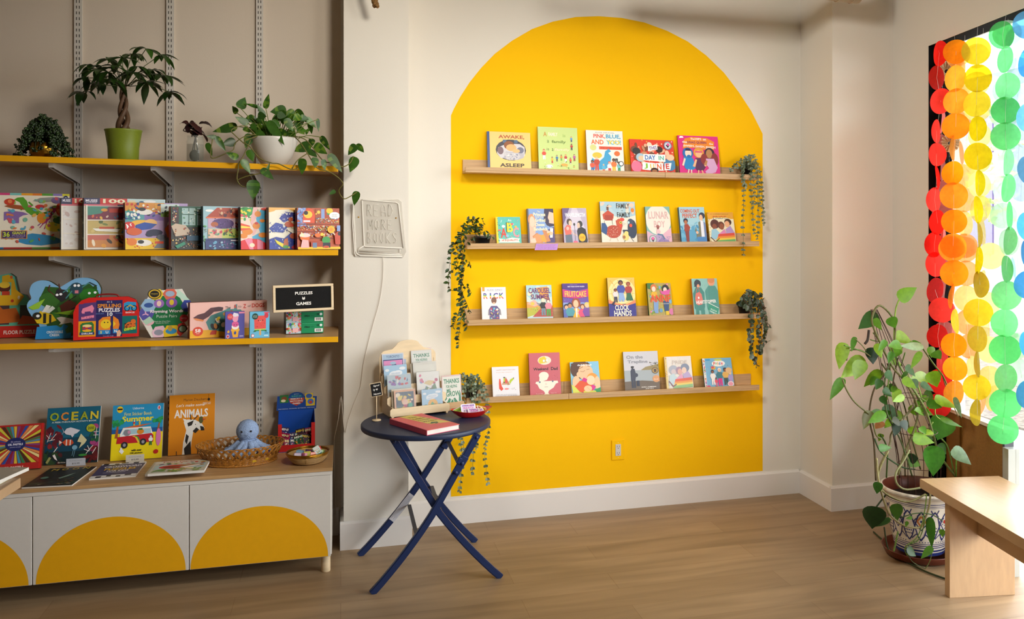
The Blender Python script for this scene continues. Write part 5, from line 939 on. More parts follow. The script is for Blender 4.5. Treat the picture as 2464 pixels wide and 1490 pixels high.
for k in range(3):
    flat_book((389 + k, 1103), (355 - 3 * (2 - k) , 1141), (470 - 2 * (2 - k), 1133), .011, CT + .0005 + k * .0113, ['printed activity pad lowest in the stack of three beside the wicker basket', 'printed activity pad in the middle of the stack of three beside the basket', 'printed activity pad with red fruit on top of the stack of three'][k], 'CFC9B4', '''
r 0 82 100 100 E0D8C0;T 44 90 60 11 C03A2A Paint Paper;n 441 14 10 66 96 80 3 6 C8402A,3A8A3A,E8B83A,4A3A6A;r 4 30 96 64 B8CCC8;e 44 46 32 16 C8301E;e 40 44 20 9 8A2A1A;e 72 52 22 9 A8763A;p 50,40 84,56 88,50 60,34 F4F0E8;n 442 22 4 4 96 28 3 8 C9983A,6A9A3A,E8D8A0,8AA05A''' if k == 2 else '', 'EDE9E4', 'activity pad', name='activity_pad', w=.235, h=.205, group='stacked activity pads on the cabinet')
# acrylic price cards
for (x0, y0, x1, y1, lab, y) in ((161, 1121, 207, 1103, 'small frosted price card in front of the ocean book', 4.655), (304, 1110, 348, 1097, 'small cream price card in front of the summer book', 4.655)):
    P = onY((x0 + x1) / 2, y1, y); wz = P.z - CT; w = onY(x1, 1100, y).x - onY(x0, 1100, y).x
    m = MB(); m.box((-w / 2, 0, 0), (w / 2, .0015, .036), 'matte', 'D8D2C4' if x0 > 200 else 'B9BCC4'); m.box((-w / 2, 0, 0), (w / 2, .016, .0015), 'matte', 'B9BCC4')
    Art(m, w, .036, front_T(-w / 2, 0, 0), 'matte').run('t 50 70 70 16 777 Activity book;T 50 34 40 22 666 $12.99')
    o = m.build('price_card', None, (P.x, y - .012, CT + .0007), (-.06, 0, 0)); tag(o, lab, 'price card')

# ------------------------------------------------------------------ wicker basket
def wicker(label, cx, cy, z, rx, ry, h, name='wicker_basket'):
    t = thing(name, label, 'basket', (cx, cy, z))
    hw = h * .45; N = 34
    def E(a, f, zz): return Vector((rx * f * cos(a), ry * f * sin(a), zz))
    m = MB()
    m.slab([tuple(E(2 * pi * k / 40, .80, 0)[:2]) for k in range(40)], .001, .004, 'wicker')
    for k in range(10):
        zz = .004 + k * hw / 10; f = .82 + .10 * k / 10
        for ph in (0, 1):
            pts = []
            for i in range(N * 4):
                a = 2 * pi * i / (N * 4); s_ = sin(N / 2 * a * 1.0 + pi * ((k + ph) % 2))
                pts.append(E(a, f + .016 * s_, zz + ph * .0012))
            m.tube(pts, .0025, 'wicker', n=5, closed=True)
    m.build('woven_wall', t)
    m = MB()
    for i in range(N):
        a0 = 2 * pi * i / N
        for q in (-1, 0, 1):
            a = a0 + q * .026; pts = []
            for j in range(9):
                u = j / 8; aa = a + u * 2 * pi * 3 / N
                pts.append(E(aa, .92 + .08 * sin(pi * u) + .05 * sin(pi * u) , hw - .004 + (h - hw) * sin(pi * u) ** .8 + q * .0004))
            m.tube(pts, .0023, 'wicker', n=6)
    m.build('looped_rim', t)
    m = MB()
    for i in range(N):
        a = 2 * pi * i / N; m.tube([E(a, .80, .003), E(a, .92, hw)], .0028, 'wicker', n=5)
    m.build('stakes', t)
    m = MB()
    for ph in (0, 2.1, 4.2):
        m.tube([E(2 * pi * i / 120, .85 + .02 * cos(24 * 2 * pi * i / 120 + ph), .005 + .003 * sin(24 * 2 * pi * i / 120 + ph)) for i in range(120)], .0030, 'wicker', n=5, closed=True)
    m.build('braided_foot', t)
    return t
BC = onY(579, 1090, 4.525)
wicker('oval honey-brown wicker basket with looped rim holding a plush octopus', BC.x, BC.y, CT + .0005, .192, .138, .094)
def packet(label, P, w, h, d, rot, cols, seed, txt=None, name='packet', cat='packet', group=None, mt='shiny'):
    m = MB(); m.bbox((-w / 2, -h / 2, 0), (w / 2, h / 2, d), mt, cols[0], r=min(.004, d * .4))
    ar = Art(m, w, h, top_T(-w / 2, -h / 2, d), mt)
    ar.run(f'r 6 6 94 94 {cols[1]};n {seed} 14 10 10 90 62 4 10 {",".join(cols[2:])}')
    if txt: ar.run(f'T 50 80 80 18 {cols[-1]} {txt}')
    o = m.build(name, None, P, rot); return tag(o, label, cat, group)
packet('crinkled silver packet at the octopus feet in the wicker basket', (BC.x - .05, BC.y - .03, CT + .030), .11, .08, .02, (.25, .1, .3), ['C9C2B4', 'D8D2C8', 'B8A890', 'E8E4DC', 'A89878'], 451, group='packets in the wicker basket')
packet('silver packet beside the purple one in the wicker basket', (BC.x + .03, BC.y - .045, CT + .034), .09, .07, .018, (.3, -.1, -.4), ['D2D0D4', 'E0DEE2', 'B8B8C8', 'F0F0F4', 'A8A8B8'], 452, group='packets in the wicker basket')
packet('purple and blue packet on the right inside the wicker basket', (BC.x + .105, BC.y + .0, CT + .032), .07, .08, .018, (.35, .2, -.2), ['3A2A6A', '5A3A8A', '2A8AB0', 'D0408A', 'E8B83A'], 453, group='packets in the wicker basket')
packet('yellow packet low at the right front of the wicker basket', (BC.x + .085, BC.y - .07, CT + .022), .085, .06, .016, (.2, .0, .5), ['C9A020', 'E0B82A', '8A6A1A', 'F0D86A', '6A4A1A'], 454, group='packets in the wicker basket')
packet('pale paper packet at the left inside the wicker basket', (BC.x - .115, BC.y - .0, CT + .020), .08, .07, .016, (.1, -.1, .1), ['D9CDB4', 'E4DAC4', 'C8A878', 'E8C0A0', 'B89868'], 455, group='packets in the wicker basket')
# plush octopus
ocH = onY(596, 1036, BC.y); t = thing('plush_octopus', 'pale blue fluffy octopus toy with bead eyes sitting in wicker basket', 'plush toy', (ocH.x, BC.y - .005, CT + .058))
m = MB(); hz = ocH.z - (CT + .058)
m.ball((0, 0, hz), .052, .046, .054, 'plush', n=28, k=18)
m.ball((0, 0, hz - .042), .036, .034, .03, 'plush', n=20, k=10)
arms = [((-.01, -.02), (-.045, -.05), (-.058, -.058)), ((.012, -.024), (.03, -.055), (.02, -.066)), ((-.03, 0), (-.075, -.02), (-.115, -.026)), ((.03, 0), (.07, -.004), (.108, .0)), ((-.02, .02), (-.07, .04), (-.1, .05)), ((.02, .02), (.06, .04), (.09, .055)), ((0, -.02), (-.014, -.05), (-.03, -.072)), ((.02, -.02), (.05, -.04), (.075, -.052))]
for a, b, c in arms:
    P = [Vector((a[0], a[1], hz - .05)), Vector((b[0], b[1], .004)), Vector((c[0], c[1], -.006))]
    pts = [P[0] * (1 - u) ** 2 + P[1] * 2 * u * (1 - u) + P[2] * u * u for u in [k / 7 for k in range(8)]]
    m.tube(pts, .019, 'plush', n=12, r2=.010); m.ball(pts[-1], .0125, .0125, .0105, 'plush', n=12, k=8)
body = m.build('body', t)
dt = bpy.data.textures.new('fur', 'CLOUDS'); dt.noise_scale = .006
md = body.modifiers.new('subdivide', 'SUBSURF'); md.levels = 1; md.render_levels = 1
md = body.modifiers.new('fur', 'DISPLACE'); md.texture = dt; md.strength = .0045; md.texture_coords = 'LOCAL'; md.mid_level = .4
for sx in (-1, 1): MB().ball((sx * .021 - .001, -.0455, hz + .006), .0046, .003, .0046, 'shiny', '0A0A0C', n=10, k=6).build('eye', t)
MB().tube([(-.006, -.0478, hz - .012), (-.001, -.0482, hz - .0145), (.005, -.0478, hz - .012)], .0008, 'shiny', '3A4A6A', n=5).build('mouth', t)

# ------------------------------------------------------------------ counter display box with header card
A = onZ(671, 1090, CT); yaw = R_(3); w_, d_, hh = .178, .15, .17
t = thing('display_box', 'blue and red cardboard display box with header card for memory games', 'display box', (A.x + .085, A.y + .004, CT + .0006), (0, 0, yaw))
m = MB(); x = w_ / 2; c = .002
m.box((-x, 0, 0), (x, d_, c), 'print', '1E4FA8'); m.box((-x, d_ - c, 0), (x, d_, hh + .012), 'print', '1650B0'); m.box((-x, 0, c), (x, c, .035), 'print', 'C4201E')
for sx in (-1, 1):
    xa = sx * x; prof = [(0, c), (d_, c), (d_, hh + .01), (.02, hh - .02), (0, hh - .026)]
    a = [m.pt((xa, y, z)) for y, z in prof]; b = [m.pt((xa - sx * c, y, z)) for y, z in prof]
    m.face(a, 'print', '0F7A66' if sx > 0 else '1650B0'); m.face(b[::-1], 'print', '1650B0')
    for k in range(5): m.face([a[k], a[(k + 1) % 5], b[(k + 1) % 5], b[k]], 'print', '0E3A8A')
for sx in (-1, 1): m.box((min(sx * x, sx * (x - .018)), -.001, .03), (max(sx * x, sx * (x - .018)), .0, hh - .028), 'print', 'C4201E')
Art(m, d_, hh - .026, lambda a, b, k: (x + k, a, b)).run('''r 0 0 100 84 0F7A66;r 0 84 100 100 C4302A;T 50 92 80 6 F4E8E0 MEMORY & MATCHING;e 50 96 16 3 1E4FA8;r 10 52 34 76 E8B83A;e 22 64 8 8 D0402A;r 38 54 62 80 26305A;e 50 67 8 8 5AB86A;r 66 58 90 82 A82A5A;e 78 70 8 8 E8C8D8;T 44 44 30 4 E8F0E8 FAIRYTALE;r 40 8 62 32 C83A3A;r 66 8 90 34 26305A;e 52 20 7 8 F4D8C0;e 78 22 7 8 E8E8F4;r 10 8 34 28 4A8A3A''')
m.build('tray', t)
m = MB(); hx_ = .098; z0, z1 = hh + .012, hh + .088
pts = [(-hx_, z0), (hx_, z0), (hx_ + .004, z1 - .012), (.05, z1 - .008)] + [(.037 * cos(pi * k / 10), z1 - .006 + .022 * sin(pi * k / 10)) for k in range(11)] + [(-.05, z1 + .0), (-hx_ + .004, z1 - .002)]
m.prism(pts, d_ - .004, d_ - .002, 'print', '17479A')
Art(m, 2 * hx_, z1 - z0 + .016, front_T(-hx_, z0, d_ - .004)).run('''r 0 0 100 4 17479A;t 50 8 92 4.4 E0E8F4 WILD ANIMALS . DINOSAURS . BUTTERFLIES . FAIRYTALES;e 50 60 20 36 1A5A9A;r 8 42 30 86 2E7A3A;e 19 66 7 12 8A4A2A;e 17 54 6 8 E8E0B0;p 30,66 70,66 66,40 50,22 34,40 C03A26;T 50 62 30 9 F0E8E0 MEMORY &;T 50 49 32 9 F0E8E0 MATCHING;T 50 36 20 9 F0E8E0 GAMES;T 50 77 24 8 5AB8A0 MINI;t 50 88 12 6 C8D8E8 games;r 72 56 92 90 E8C82E;e 82 74 8 13 3A6AB8;r 74 18 97 62 E8C82E;e 86 42 8 16 4A7AC8;e 86 38 4 8 D0402A''')
m.build('header_card', t)
rn = random.Random(5)
GN = 'mini memory games in the display box'
cl = [['2A2226', '3E2A3A', '4A8A3A', 'D0408A', 'E8C83A'], ['B01A4A', '8A1A3A', '3AA86A', 'E8C8D8', 'F0E0A0'], ['2A3A6A', '3A2A5A', 'E85A9A', '5AB8D8', 'F4F0E0'], ['7A1A3A', '2A5A3A', 'D0C83A', 'E88A3A', 'F0F0E0']]
for k in range(11):
    x_ = -.07 + .028 * (k % 5) + (.010 if k > 4 else 0); y_ = .045 + .03 * (k // 5); z_ = .024 + .024 * (k // 5) + (.018 if k % 5 > 2 else 0)
    Pw = Vector((A.x + .085, A.y + .004, CT)) + Vector((x_ * cos(yaw) - y_ * sin(yaw), x_ * sin(yaw) + y_ * cos(yaw), z_))
    packet(['small dark memory game box with green print piled in the display box', 'small crimson memory game box piled in the display box', 'small navy memory game box with pink print in the display box', 'small maroon memory game box with yellow print in the display box'][k % 4], Pw, .05, .062, .016, (pi / 2 - .35, rn.uniform(-.25, .25), rn.uniform(-.3, .3)), cl[k % 4], 460 + k, 'MINI', 'game_packet', 'game packet', GN)

# ------------------------------------------------------------------ bamboo bowl with mini boxes
SB = onY(741, 1105, 4.425)
t = thing('bamboo_bowl', 'round bamboo bowl with a brass-coloured rim holding tiny boxes', 'bowl', (SB.x, SB.y, CT + .0006))
m = MB(); pr = [(0, .002), (.062, .0), (.072, .008), (.083, .020), (.091, .033), (.095, .044)]
m.lathe(pr + [(.092, .044), (.088, .033), (.080, .020), (.068, .010), (0, .006)], 'bamboo', n=48)
for k, (r, z) in enumerate(((.074, .009), (.080, .016), (.086, .023), (.090, .030), (.093, .037))): m.tube([(r * cos(2 * pi * i / 48), r * sin(2 * pi * i / 48), z) for i in range(48)], .0026, 'bamboo', n=6, closed=True)
m.build('woven_body', t)
m = MB()
for z, r in ((.043, .097), (.048, .100), (.052, .099)): m.tube([(r * cos(2 * pi * i / 48), r * sin(2 * pi * i / 48), z) for i in range(48)], .003, 'gold', n=6, closed=True)
m.build('rim', t)
m = MB(); m.tube([(-.012, -.062, .002), (-.006, -.086, .020), (-.004, -.098, .046)], .002, 'bamboo', n=5); m.tube([(-.006, -.062, .002), (-.002, -.086, .020), (.0, -.098, .046)], .002, 'bamboo', n=5); m.build('tie', t)
bx = [(-.055, -.03, 'lilac and gold', ['B89AC8', 'E0D0E0', '6A3A7A', 'E8C83A', '5A2A6A'], .1, .1), (-.018, -.036, 'rosy pink', ['E07AA0', 'F0A8C0', 'C83A6A', 'F4E0E8', 'A8305A'], .2, .5), (.004, -.034, 'yellow green', ['C8B83A', 'E0D86A', '6A8A2A', 'F4F0C0', '4A6A1A'], -.1, -.1), (.02, -.034, 'orange', ['D8502A', 'E8702A', 'F4A03A', 'F4E0C0', '8A2A1A'], .1, .3), (.046, -.022, 'mint with oranges', ['A8D8D0', 'E8F0EC', 'E8A02A', '6A9A2A', '3A8A8A'], -.4, .4), (.07, .0, 'pale green', ['9AB86A', 'C8D89A', '5A8A3A', 'F4F0E0', '3A5A2A'], .0, -.3), (.0, .03, 'plum', ['5A2A5A', '8A4A8A', 'E8C83A', 'D8A0C8', 'F0F0F0'], .2, .2), (-.04, .03, 'sky blue', ['6AA8D0', 'A8D0E8', '2A6AA8', 'F4F4F4', '1A4A7A'], .2, -.2), (.04, .04, 'cherry red', ['B8202A', 'E04A4A', 'F4D0C0', '7A1018', 'F4F0E8'], -.2, .6)]
for k, (x_, y_, c_, cc, r1, r2) in enumerate(bx):
    packet(f'tiny {c_} box in the bamboo bowl', (SB.x + x_ * .9, SB.y + y_ * .9, CT + .038 + (.010 if k == 4 else 0)), .034, .034 if k != 4 else .042, .034, (pi / 2 - .3 + r1, r1, r2), cc, 480 + k, None, 'tiny_box', 'box', 'tiny boxes in the bamboo bowl')

# ------------------------------------------------------------------ display table whose corner enters the picture at lower left
A, B = onZ(50, 1150, .75), onZ(0, 1181, .75)
d = (B - A); d.z = 0; d.normalize(); n = Vector((-d.y, d.x, 0)) * -1
if n.x > 0: n = -n
t = thing('display_table', 'corner of a light wood table jutting in at the left edge', 'table', (A.x, A.y, 0))
Mt = Matrix(((d.x, n.x, 0), (d.y, n.y, 0), (0, 0, 1))).to_4x4()
m = MB(); m.M = Mt; m.bbox((0, 0, .715), (1.3, 1.35, .75), 'birch', r=.0015); m.build('tabletop', t)
for a in (.25, 1.2):  # solid base out of view, added to shade the floor at left
    m = MB(); m.M = Mt; m.bbox((a - .02, .42, 0), (a + .02, 1.3, .7145), 'birch', r=.001); m.build('side_panel', t)
m = MB(); m.M = Mt; m.bbox((.2705, .45, .30), (1.1795, 1.28, .33), 'birch', r=.001); m.build('added_shelf', t)  # unseen shelf, added with the base to block light
m = MB(); m.M = Mt; m.bbox((.2705, .43, .0), (1.1795, .449, .7145), 'birch', r=.001); m.build('back_panel', t)  # unseen panel closing the base, added to block light
for k, (zz, cv, lab) in enumerate(((.7505, 'B9C23A', 'green-edged book under the white one on the wooden table corner'), (.763, 'C2BBAC', 'white-covered book with reddish drawings on the wooden table corner'))):
    P1, P2, P3 = (onZ(36, 1152, zz + .015), onZ(66, 1136, zz + .015), None)[0:3] if False else (onZ(34, 1150, zz + .015), onZ(64, 1137, zz + .015), None)
    yaw = math.atan2(-d.x * -1, d.y * -1) if False else math.atan2(n.y, n.x) + pi
    base = A + d * (.004 + .0 * k) + n * (.02 - .02 * k) 
    mid = A + d * .20 + n * (.165 - .004 * k)
    book(lab, (mid.x, mid.y, zz), .25, .27, .012, yaw - .05 - .12 * k, 0, 0, cv, 'CFC8B8' if k else 'C8C86A', 'n 471 16 8 20 92 90 4 9 C8A090,B0402A,D8C8B8,8A8A70' if k else 'r 4 4 96 96 8AA83A', False, flat=True)
# ------------------------------------------------------------------ folding round table
TC = onZ(1026, 1012.5, .71); TX, TY = TC.x, TC.y; TR = .307
t = thing('folding_table', 'round navy metal folding table standing before the yellow arch', 'table', (TX, TY, 0))
m = MB(); m.lathe([(0, .6975), (TR - .012, .6975), (TR - .010, .686), (TR - .002, .686), (TR, .690), (TR, .705), (TR - .003, .7085), (TR - .010, .710), (0, .710)], 'navy_metal', n=72); m.build('tabletop', t)
def bar(m, pts, wd, y0, y1, mt, c='fff'):
    """flat bar bent in the x-z plane"""
    n = len(pts); L = []; Rr = []
    for i, p in enumerate(pts):
        a = pts[max(i - 1, 0)]; b = pts[min(i + 1, n - 1)]; d = Vector((b[0] - a[0], b[1] - a[1])).normalized(); q = Vector((-d.y, d.x)) * wd / 2
        L.append((p[0] + q.x, p[1] + q.y)); Rr.append((p[0] - q.x, p[1] - q.y))
    for k in range(n - 1):
        A = [m.pt((x, y, z)) for (x, z) in (L[k], L[k + 1], Rr[k + 1], Rr[k]) for y in (y0, y1)]
        m.face([A[0], A[2], A[4], A[6]], mt, c); m.face([A[7], A[5], A[3], A[1]], mt, c)
        m.face([A[0], A[1], A[3], A[2]], mt, c); m.face([A[6], A[4], A[5], A[7]], mt, c)
        if k == 0: m.face([A[0], A[6], A[7], A[1]], mt, c)
        if k == n - 2: m.face([A[2], A[3], A[5], A[4]], mt, c)
def leg(xt, yt, xf, yf, bend, zt=.686):
    xb = xt + (xf - xt) * bend
    key = [(xt, zt), (xt + (xb - xt) * .5, zt - (zt - .33) * .5 ), (xb, .33), (xb + (xf - xb) * .30, .33 * .60 + .02), (xf, .0)]
    pts = []
    for i in range(17):
        u = i / 16
        if u < .5: p = (xt + (xb - xt) * u / .5, zt + (.33 - zt) * u / .5)
        else:
            v = (u - .5) / .5; p = (xb + (xf - xb) * (v * .82 + .18 * v * v), .33 * (1 - v))
        pts.append(p)
    pts[-1] = (xf, .002)
    return pts
LA = leg(.227, 4.05, .723, 4.05, .42); LB = leg(.611, 4.05, .134, 4.0, .44)
fronts = []
for nm, pts, y in (('A', LA, 4.045), ('D', LA, 4.535), ('B', LB, 4.022), ('C', LB, 4.500)):
    m = MB(); m.M = Matrix.Translation((-TX, -TY, 0))
    sh = -.045 if nm in 'DC' else 0
    P = [(x + sh * (1 - z / .7) , z) for x, z in pts]
    if nm in 'DC': P = [(x, z) for x, z in P if z < .70]
    bar(m, P, .031, y - .009, y + .009, 'navy_leg'); bar(m, P, .022, y - .0115, y + .0115, 'navy_leg')
    lg = m.build('leg', t)
    if nm == 'C':
        m = MB(); m.M = Matrix.Translation((-TX, -TY, 0)); Q = [q for q in P if .15 < q[1] < .31]
        q0, q1 = P[9], P[12]; bar(m, [q0, q1], .029, y - .0128, y - .0119, 'matte', 'CFCFD6')
        dd = Vector((q1[0] - q0[0], q1[1] - q0[1])).normalized(); nn = Vector((-dd.y, dd.x))
        for k in range(4):
            o_ = nn * (-.009 + .006 * k); bar(m, [(q0[0] + o_.x + dd.x * .012, q0[1] + o_.y + dd.y * .012), (q1[0] + o_.x - dd.x * (.012 + .01 * (k % 2)), q1[1] + o_.y - dd.y * (.012 + .01 * (k % 2)))], .0012, y - .0131, y - .0129, 'matte', '6A6A78')
        m.build('label_sticker', lg)
def at_z(pts, z):
    for a, b in zip(pts[:-1], pts[1:]):
        if b[1] <= z <= a[1]: u = (a[1] - z) / (a[1] - b[1]); return a[0] + (b[0] - a[0]) * u
for pts, z, ys, nm in ((LA, .31, (4.055, 4.525), 'crossbar'), (LB, .235, (4.032, 4.49), 'crossbar'), (LB, .545, (4.032, 4.49), 'crossbar')):
    x = at_z(pts, z); m = MB(); m.M = Matrix.Translation((-TX, -TY, 0))
    m.box((x - .009, ys[0], z - .003), (x + .009, ys[1], z + .003), 'grey_bar'); m.build(nm, t)
for (pts, z, y) in ((LB, .55, 4.010), (LB, .55, 4.487)):
    x = at_z(pts, z); m = MB(); m.M = Matrix.Translation((x - TX, y - TY, z)) @ Matrix.Rotation(R_(32), 4, 'Y')
    m.bbox((-.020, -.006, -.045), (.016, .0, .045), 'navy_leg', r=.003)
    m.bbox((-.027, -.012, .0), (-.008, .012, .030), 'navy_leg', r=.003)
    m.build('hinge_plate', t)
for (x, y, z) in ((at_z(LA, .355), 4.032, .355), (LA[0][0] + .008, 4.032, .672), (LB[0][0] - .006, 4.009, .672), (at_z(LB, .56), 4.0, .56), (at_z(LB, .525) - .008, 4.0, .52)):
    MB().ball((x - TX, y - TY, z), .0085, .006, .0085, 'navy_leg', n=10, k=6).build('bolt', t)

# ------------------------------------------------------------------ plywood card rack
TZ = .7105
A = onZ(941, 1010, .71); B = onZ(1080, 994, .71); ryaw = math.atan2(B.y - A.y, B.x - A.x); RWd = (B - A).length
RM = Matrix.Translation((A.x, A.y, TZ)) @ Matrix.Rotation(ryaw, 4, 'Z')
t = thing('card_rack', 'stepped plywood card rack with curved back on the navy table', 'card rack', (A.x, A.y, TZ), (0, 0, ryaw))
STY, STZ, Y0, Z0 = .047, .048, .0, .0
hb_ = .352
m = MB()
outl = [(0, 0), (RWd, 0), (RWd, .27)] + [(RWd - .03 + .03 * cos(a), .27 + .03 * sin(a)) for a in [k * pi / 12 for k in range(1, 6)]] + \
       [(RWd * .78, .312), (RWd * .70, .333)] + [(RWd * (.5 + .2 * cos(a)), .333 + .022 * sin(a)) for a in [k * pi / 8 for k in range(1, 8)]] + [(RWd * .30, .333), (RWd * .22, .312)] + \
       [(.035 - .035 * sin(a), .268 + .04 * cos(a)) for a in [k * pi / 12 for k in range(0, 7)]]
m.prism(outl, .186, .190, 'plywood'); m.build('back_panel', t)
for sx in (0, 1):
    x0 = .010 if sx == 0 else RWd - .014; m = MB()
    prof = [(.004, 0), (.186, 0), (.186, .255)]
    for r in (3, 2, 1, 0): prof += [(.006 + STY * (r + 1) if r < 3 else .186, .052 + STZ * r), (.008 + STY * r, .052 + STZ * r)]
    a = [m.pt((x0, y, z)) for y, z in prof]; b = [m.pt((x0 + .004, y, z)) for y, z in prof]
    m.face(a, 'plywood'); m.face(b[::-1], 'plywood')
    for k in range(len(prof)): m.face([a[k], b[k], b[(k + 1) % len(prof)], a[(k + 1) % len(prof)]], 'plywood')
    m.build('side_panel', t)
for r in range(4):
    y = .004 + STY * r; z = .010 + STZ * r
    m = MB(); x0_, x1_ = (-.004, RWd + .004); z1_ = z + .040
    m.prism([(x0_, z + .008), (x0_ + .006, z), (x0_ + .014, z - (.014 if r == 0 else .006)), (x0_ + .02, z), (x1_ - .02, z), (x1_ - .014, z - (.014 if r == 0 else .006)), (x1_ - .006, z), (x1_, z + .008), (x1_, z1_ - .008), (x1_ - .008, z1_), (x0_ + .008, z1_), (x0_, z1_ - .008)], y - .004, y, 'plywood'); m.build('tray_front', t)
    m = MB(); m.box((.014, y, z), (RWd - .014, y + STY - .005, z + .003), 'plywood'); m.build('tray', t)
def card(r, x, w, h, label, bgc, art, dy=.006, lean=.17, thick=.004, rz=0, wrap=False, M=None, z=None):
    zz = (.013 + STZ * r + .001) if z is None else z
    loc = (M or RM) @ Vector((x, .006 + STY * r + dy, zz)); a = ryaw + rz
    bgc = mixc0(bgc, '000000', .16)
    art = re.sub(r'\b([0-9A-F]{6})\b', lambda q: mixc0(q.group(1), '000000', .14), art)
    o = carton(label, loc, w, h, thick, a, lean, 0, bgc, 'D8D2C6', None, art, '', 'greeting card', 'greeting_card')
    if wrap:
        g = MB(); g.box((-w / 2 - .002, -.0022, 0), (w / 2 + .002, -.0016, h + .004), 'cello'); g.build('clear_sleeve', o)
    return o
BIRD = 'r 0 0 100 100 F4EFE4;n 511 8 10 60 90 95 5 9 D86A8A,C85070,7A8AC0;p 20,20 40,50 60,40 80,60 90,30 60,14 6A8A5A;p 30,60 50,70 80,66 60,50 E8C88A;l 2 30,10 40,50 8A9AD0;l 2 60,8 66,50 B85A8A;n 512 14 8 6 92 50 3 7 7AA84A,8AB0D8,F0EADA,C8A8D8'
THX = 'r 4 4 96 96 F2F0E2;T 50 82 80 14 2E8A5A THANKS;T 50 66 56 9 2E8A5A FOR HELPING;T 34 55 20 8 2E8A5A ME;T 56 44 72 16 2E8A5A GROW;p 10,4 30,4 44,28 36,32 20,18 2E8A5A;p 90,4 70,4 56,28 64,32 80,18 2E8A5A;p 84,20 96,20 94,50 86,36 2E8A5A;e 50 18 7 9 2E8A5A;p 14,24 24,30 22,38 12,34 2E8A5A;n 521 8 20 6 80 26 2 3 F2F0E2'
MNT = 'r 0 0 100 100 A8CCE6;e 52 30 24 26 F2B01F;p 0,8 20,30 40,10 F2EEDC;p 0,22 18,34 36,14 50,30 66,12 84,34 100,18 100,0 0,0 4E9A4E;p 24,10 50,44 76,10 3E9A5A;p 50,24 64,34 80,20 74,8 50,8 8A5A4A;p 0,0 0,14 30,8 70,12 100,6 100,0 6AB85A;n 531 10 5 0 95 14 2 4 E8C83A,C8402A,F4F0E8;e 46 66 24 12 F4F6F8;e 62 70 18 10 F4F6F8;e 34 62 14 8 F4F6F8;e 80 86 14 6 F4F6F8;e 14 82 9 5 F4F6F8;t 50 69 38 5 6A9AC8 YOU MOVE;t 50 60 42 5 6A9AC8 MOUNTAINS'
TOR = 'r 0 0 100 100 DCDCE8;r 4 78 96 96 A9C4DC;t 50 88 60 9 2A3A6A TORONTO;r 4 4 96 78 2A3A7A;r 7 7 93 74 E88AC0;p 40,20 36,40 44,56 62,58 74,44 66,20 2A3A7A;e 54 54 12 8 2A3A7A;e 48 44 8 8 EDEDF4;e 50 64 14 6 A9C4DC;p 74,30 84,44 78,50 68,36 2A3A7A'
FOL = 'r 0 0 100 100 E9A878;r 8 8 92 92 2A3A4A;n 541 14 8 10 92 90 5 12 2E5A3A,E8C84A,D84A6A,F4A05A,7AB8D8,F4E0C0;m 50 14 60 E8B48E F4C83A F0C0A0 C03A5A;n 542 20 6 6 94 30 3 6 F2C84A,E8703A,C83A5A,5A8A3A;m 74 10 44 E8C8A8 8A4A2A 5AA88A 555'
card(3, .066, .112, .135, 'pale card with pink raccoon stamp reading TORONTO, top of rack', 'DCDCE8', TOR, dy=.012)
card(3, .082, .112, .135, 'blue-grey card tucked behind the raccoon stamp card', 'B9C4D8', 'r 6 6 94 94 A9C4DC;r 10 10 90 74 E88AC0', dy=.022)
card(3, .215, .108, .140, 'white card with green THANKS lettering at top right of rack', 'F2EFE6', THX, dy=.008, wrap=True)
card(3, .222, .108, .150, 'pink-edged white card behind the THANKS card, highest in rack', 'F4D8D4', 'r 4 4 96 96 F4EFEA', dy=.024)
card(2, .062, .118, .132, 'blue card with mountains and sun, left of third tray', 'A8CCE6', MNT)
card(2, .215, .122, .135, 'plain cream card in the third tray beside mountain card', 'E9E2CE', 'r 8 30 92 90 F0EAD8;t 56 72 40 4 C8B898 congratulations;t 56 60 40 4 C8B898 to you both', wrap=True)
card(2, .206, .122, .13, 'cream card peeking out behind the plain cream card', 'E2D9C2', '', dy=.018)
card(1, .066, .12, .138, 'card with red cartoon figures behind the folk-art card', 'B8C8D0', 'n 551 14 6 66 94 96 5 9 C8402A,D84A5A,8A4AA0,2A5A8A,F4E8E0;r 0 0 100 40 E8DCC8', wrap=True)
card(1, .215, .118, .140, 'white card with birds and flowers in the second tray', 'F2EDE2', BIRD, wrap=True)
card(1, .225, .118, .138, 'cream card edge showing behind the bird card', 'EAE2D0', '', dy=.02)
card(0, .078, .108, .118, 'orange-bordered folk-art card in clear sleeve, front left tray', 'E9A878', FOL, wrap=True)
card(0, .070, .108, .122, 'cream card edge just left of the folk-art card', 'E8D8BC', '', dy=.02)
card(0, .218, .108, .108, 'mountain card in glossy sleeve, front right tray', 'A8CCE6', MNT, wrap=True)
# side holder with the tall thanks card
P = onZ(1094, 985, .71)
t2 = thing('card_stand', 'small wooden card stand at the back right of the navy table', 'card stand', (P.x - .005, P.y - .03, TZ), (0, 0, ryaw))
m = MB(); m.bbox((-.075, 0, 0), (.055, .004, .042), 'oak', r=.001); m.build('front_lip', t2)
m = MB(); m.bbox((-.075, .004, 0), (.055, .05, .006), 'oak', r=.001); m.build('base', t2)
M2 = Matrix.Translation((P.x - .005, P.y - .03, TZ)) @ Matrix.Rotation(ryaw, 4, 'Z')
card(0, -.006, .105, .168, 'tall pink-edged card reading THANKS FOR HELPING ME GROW', 'F0C8C0', THX, dy=.004, lean=.12, M=M2, z=.008)
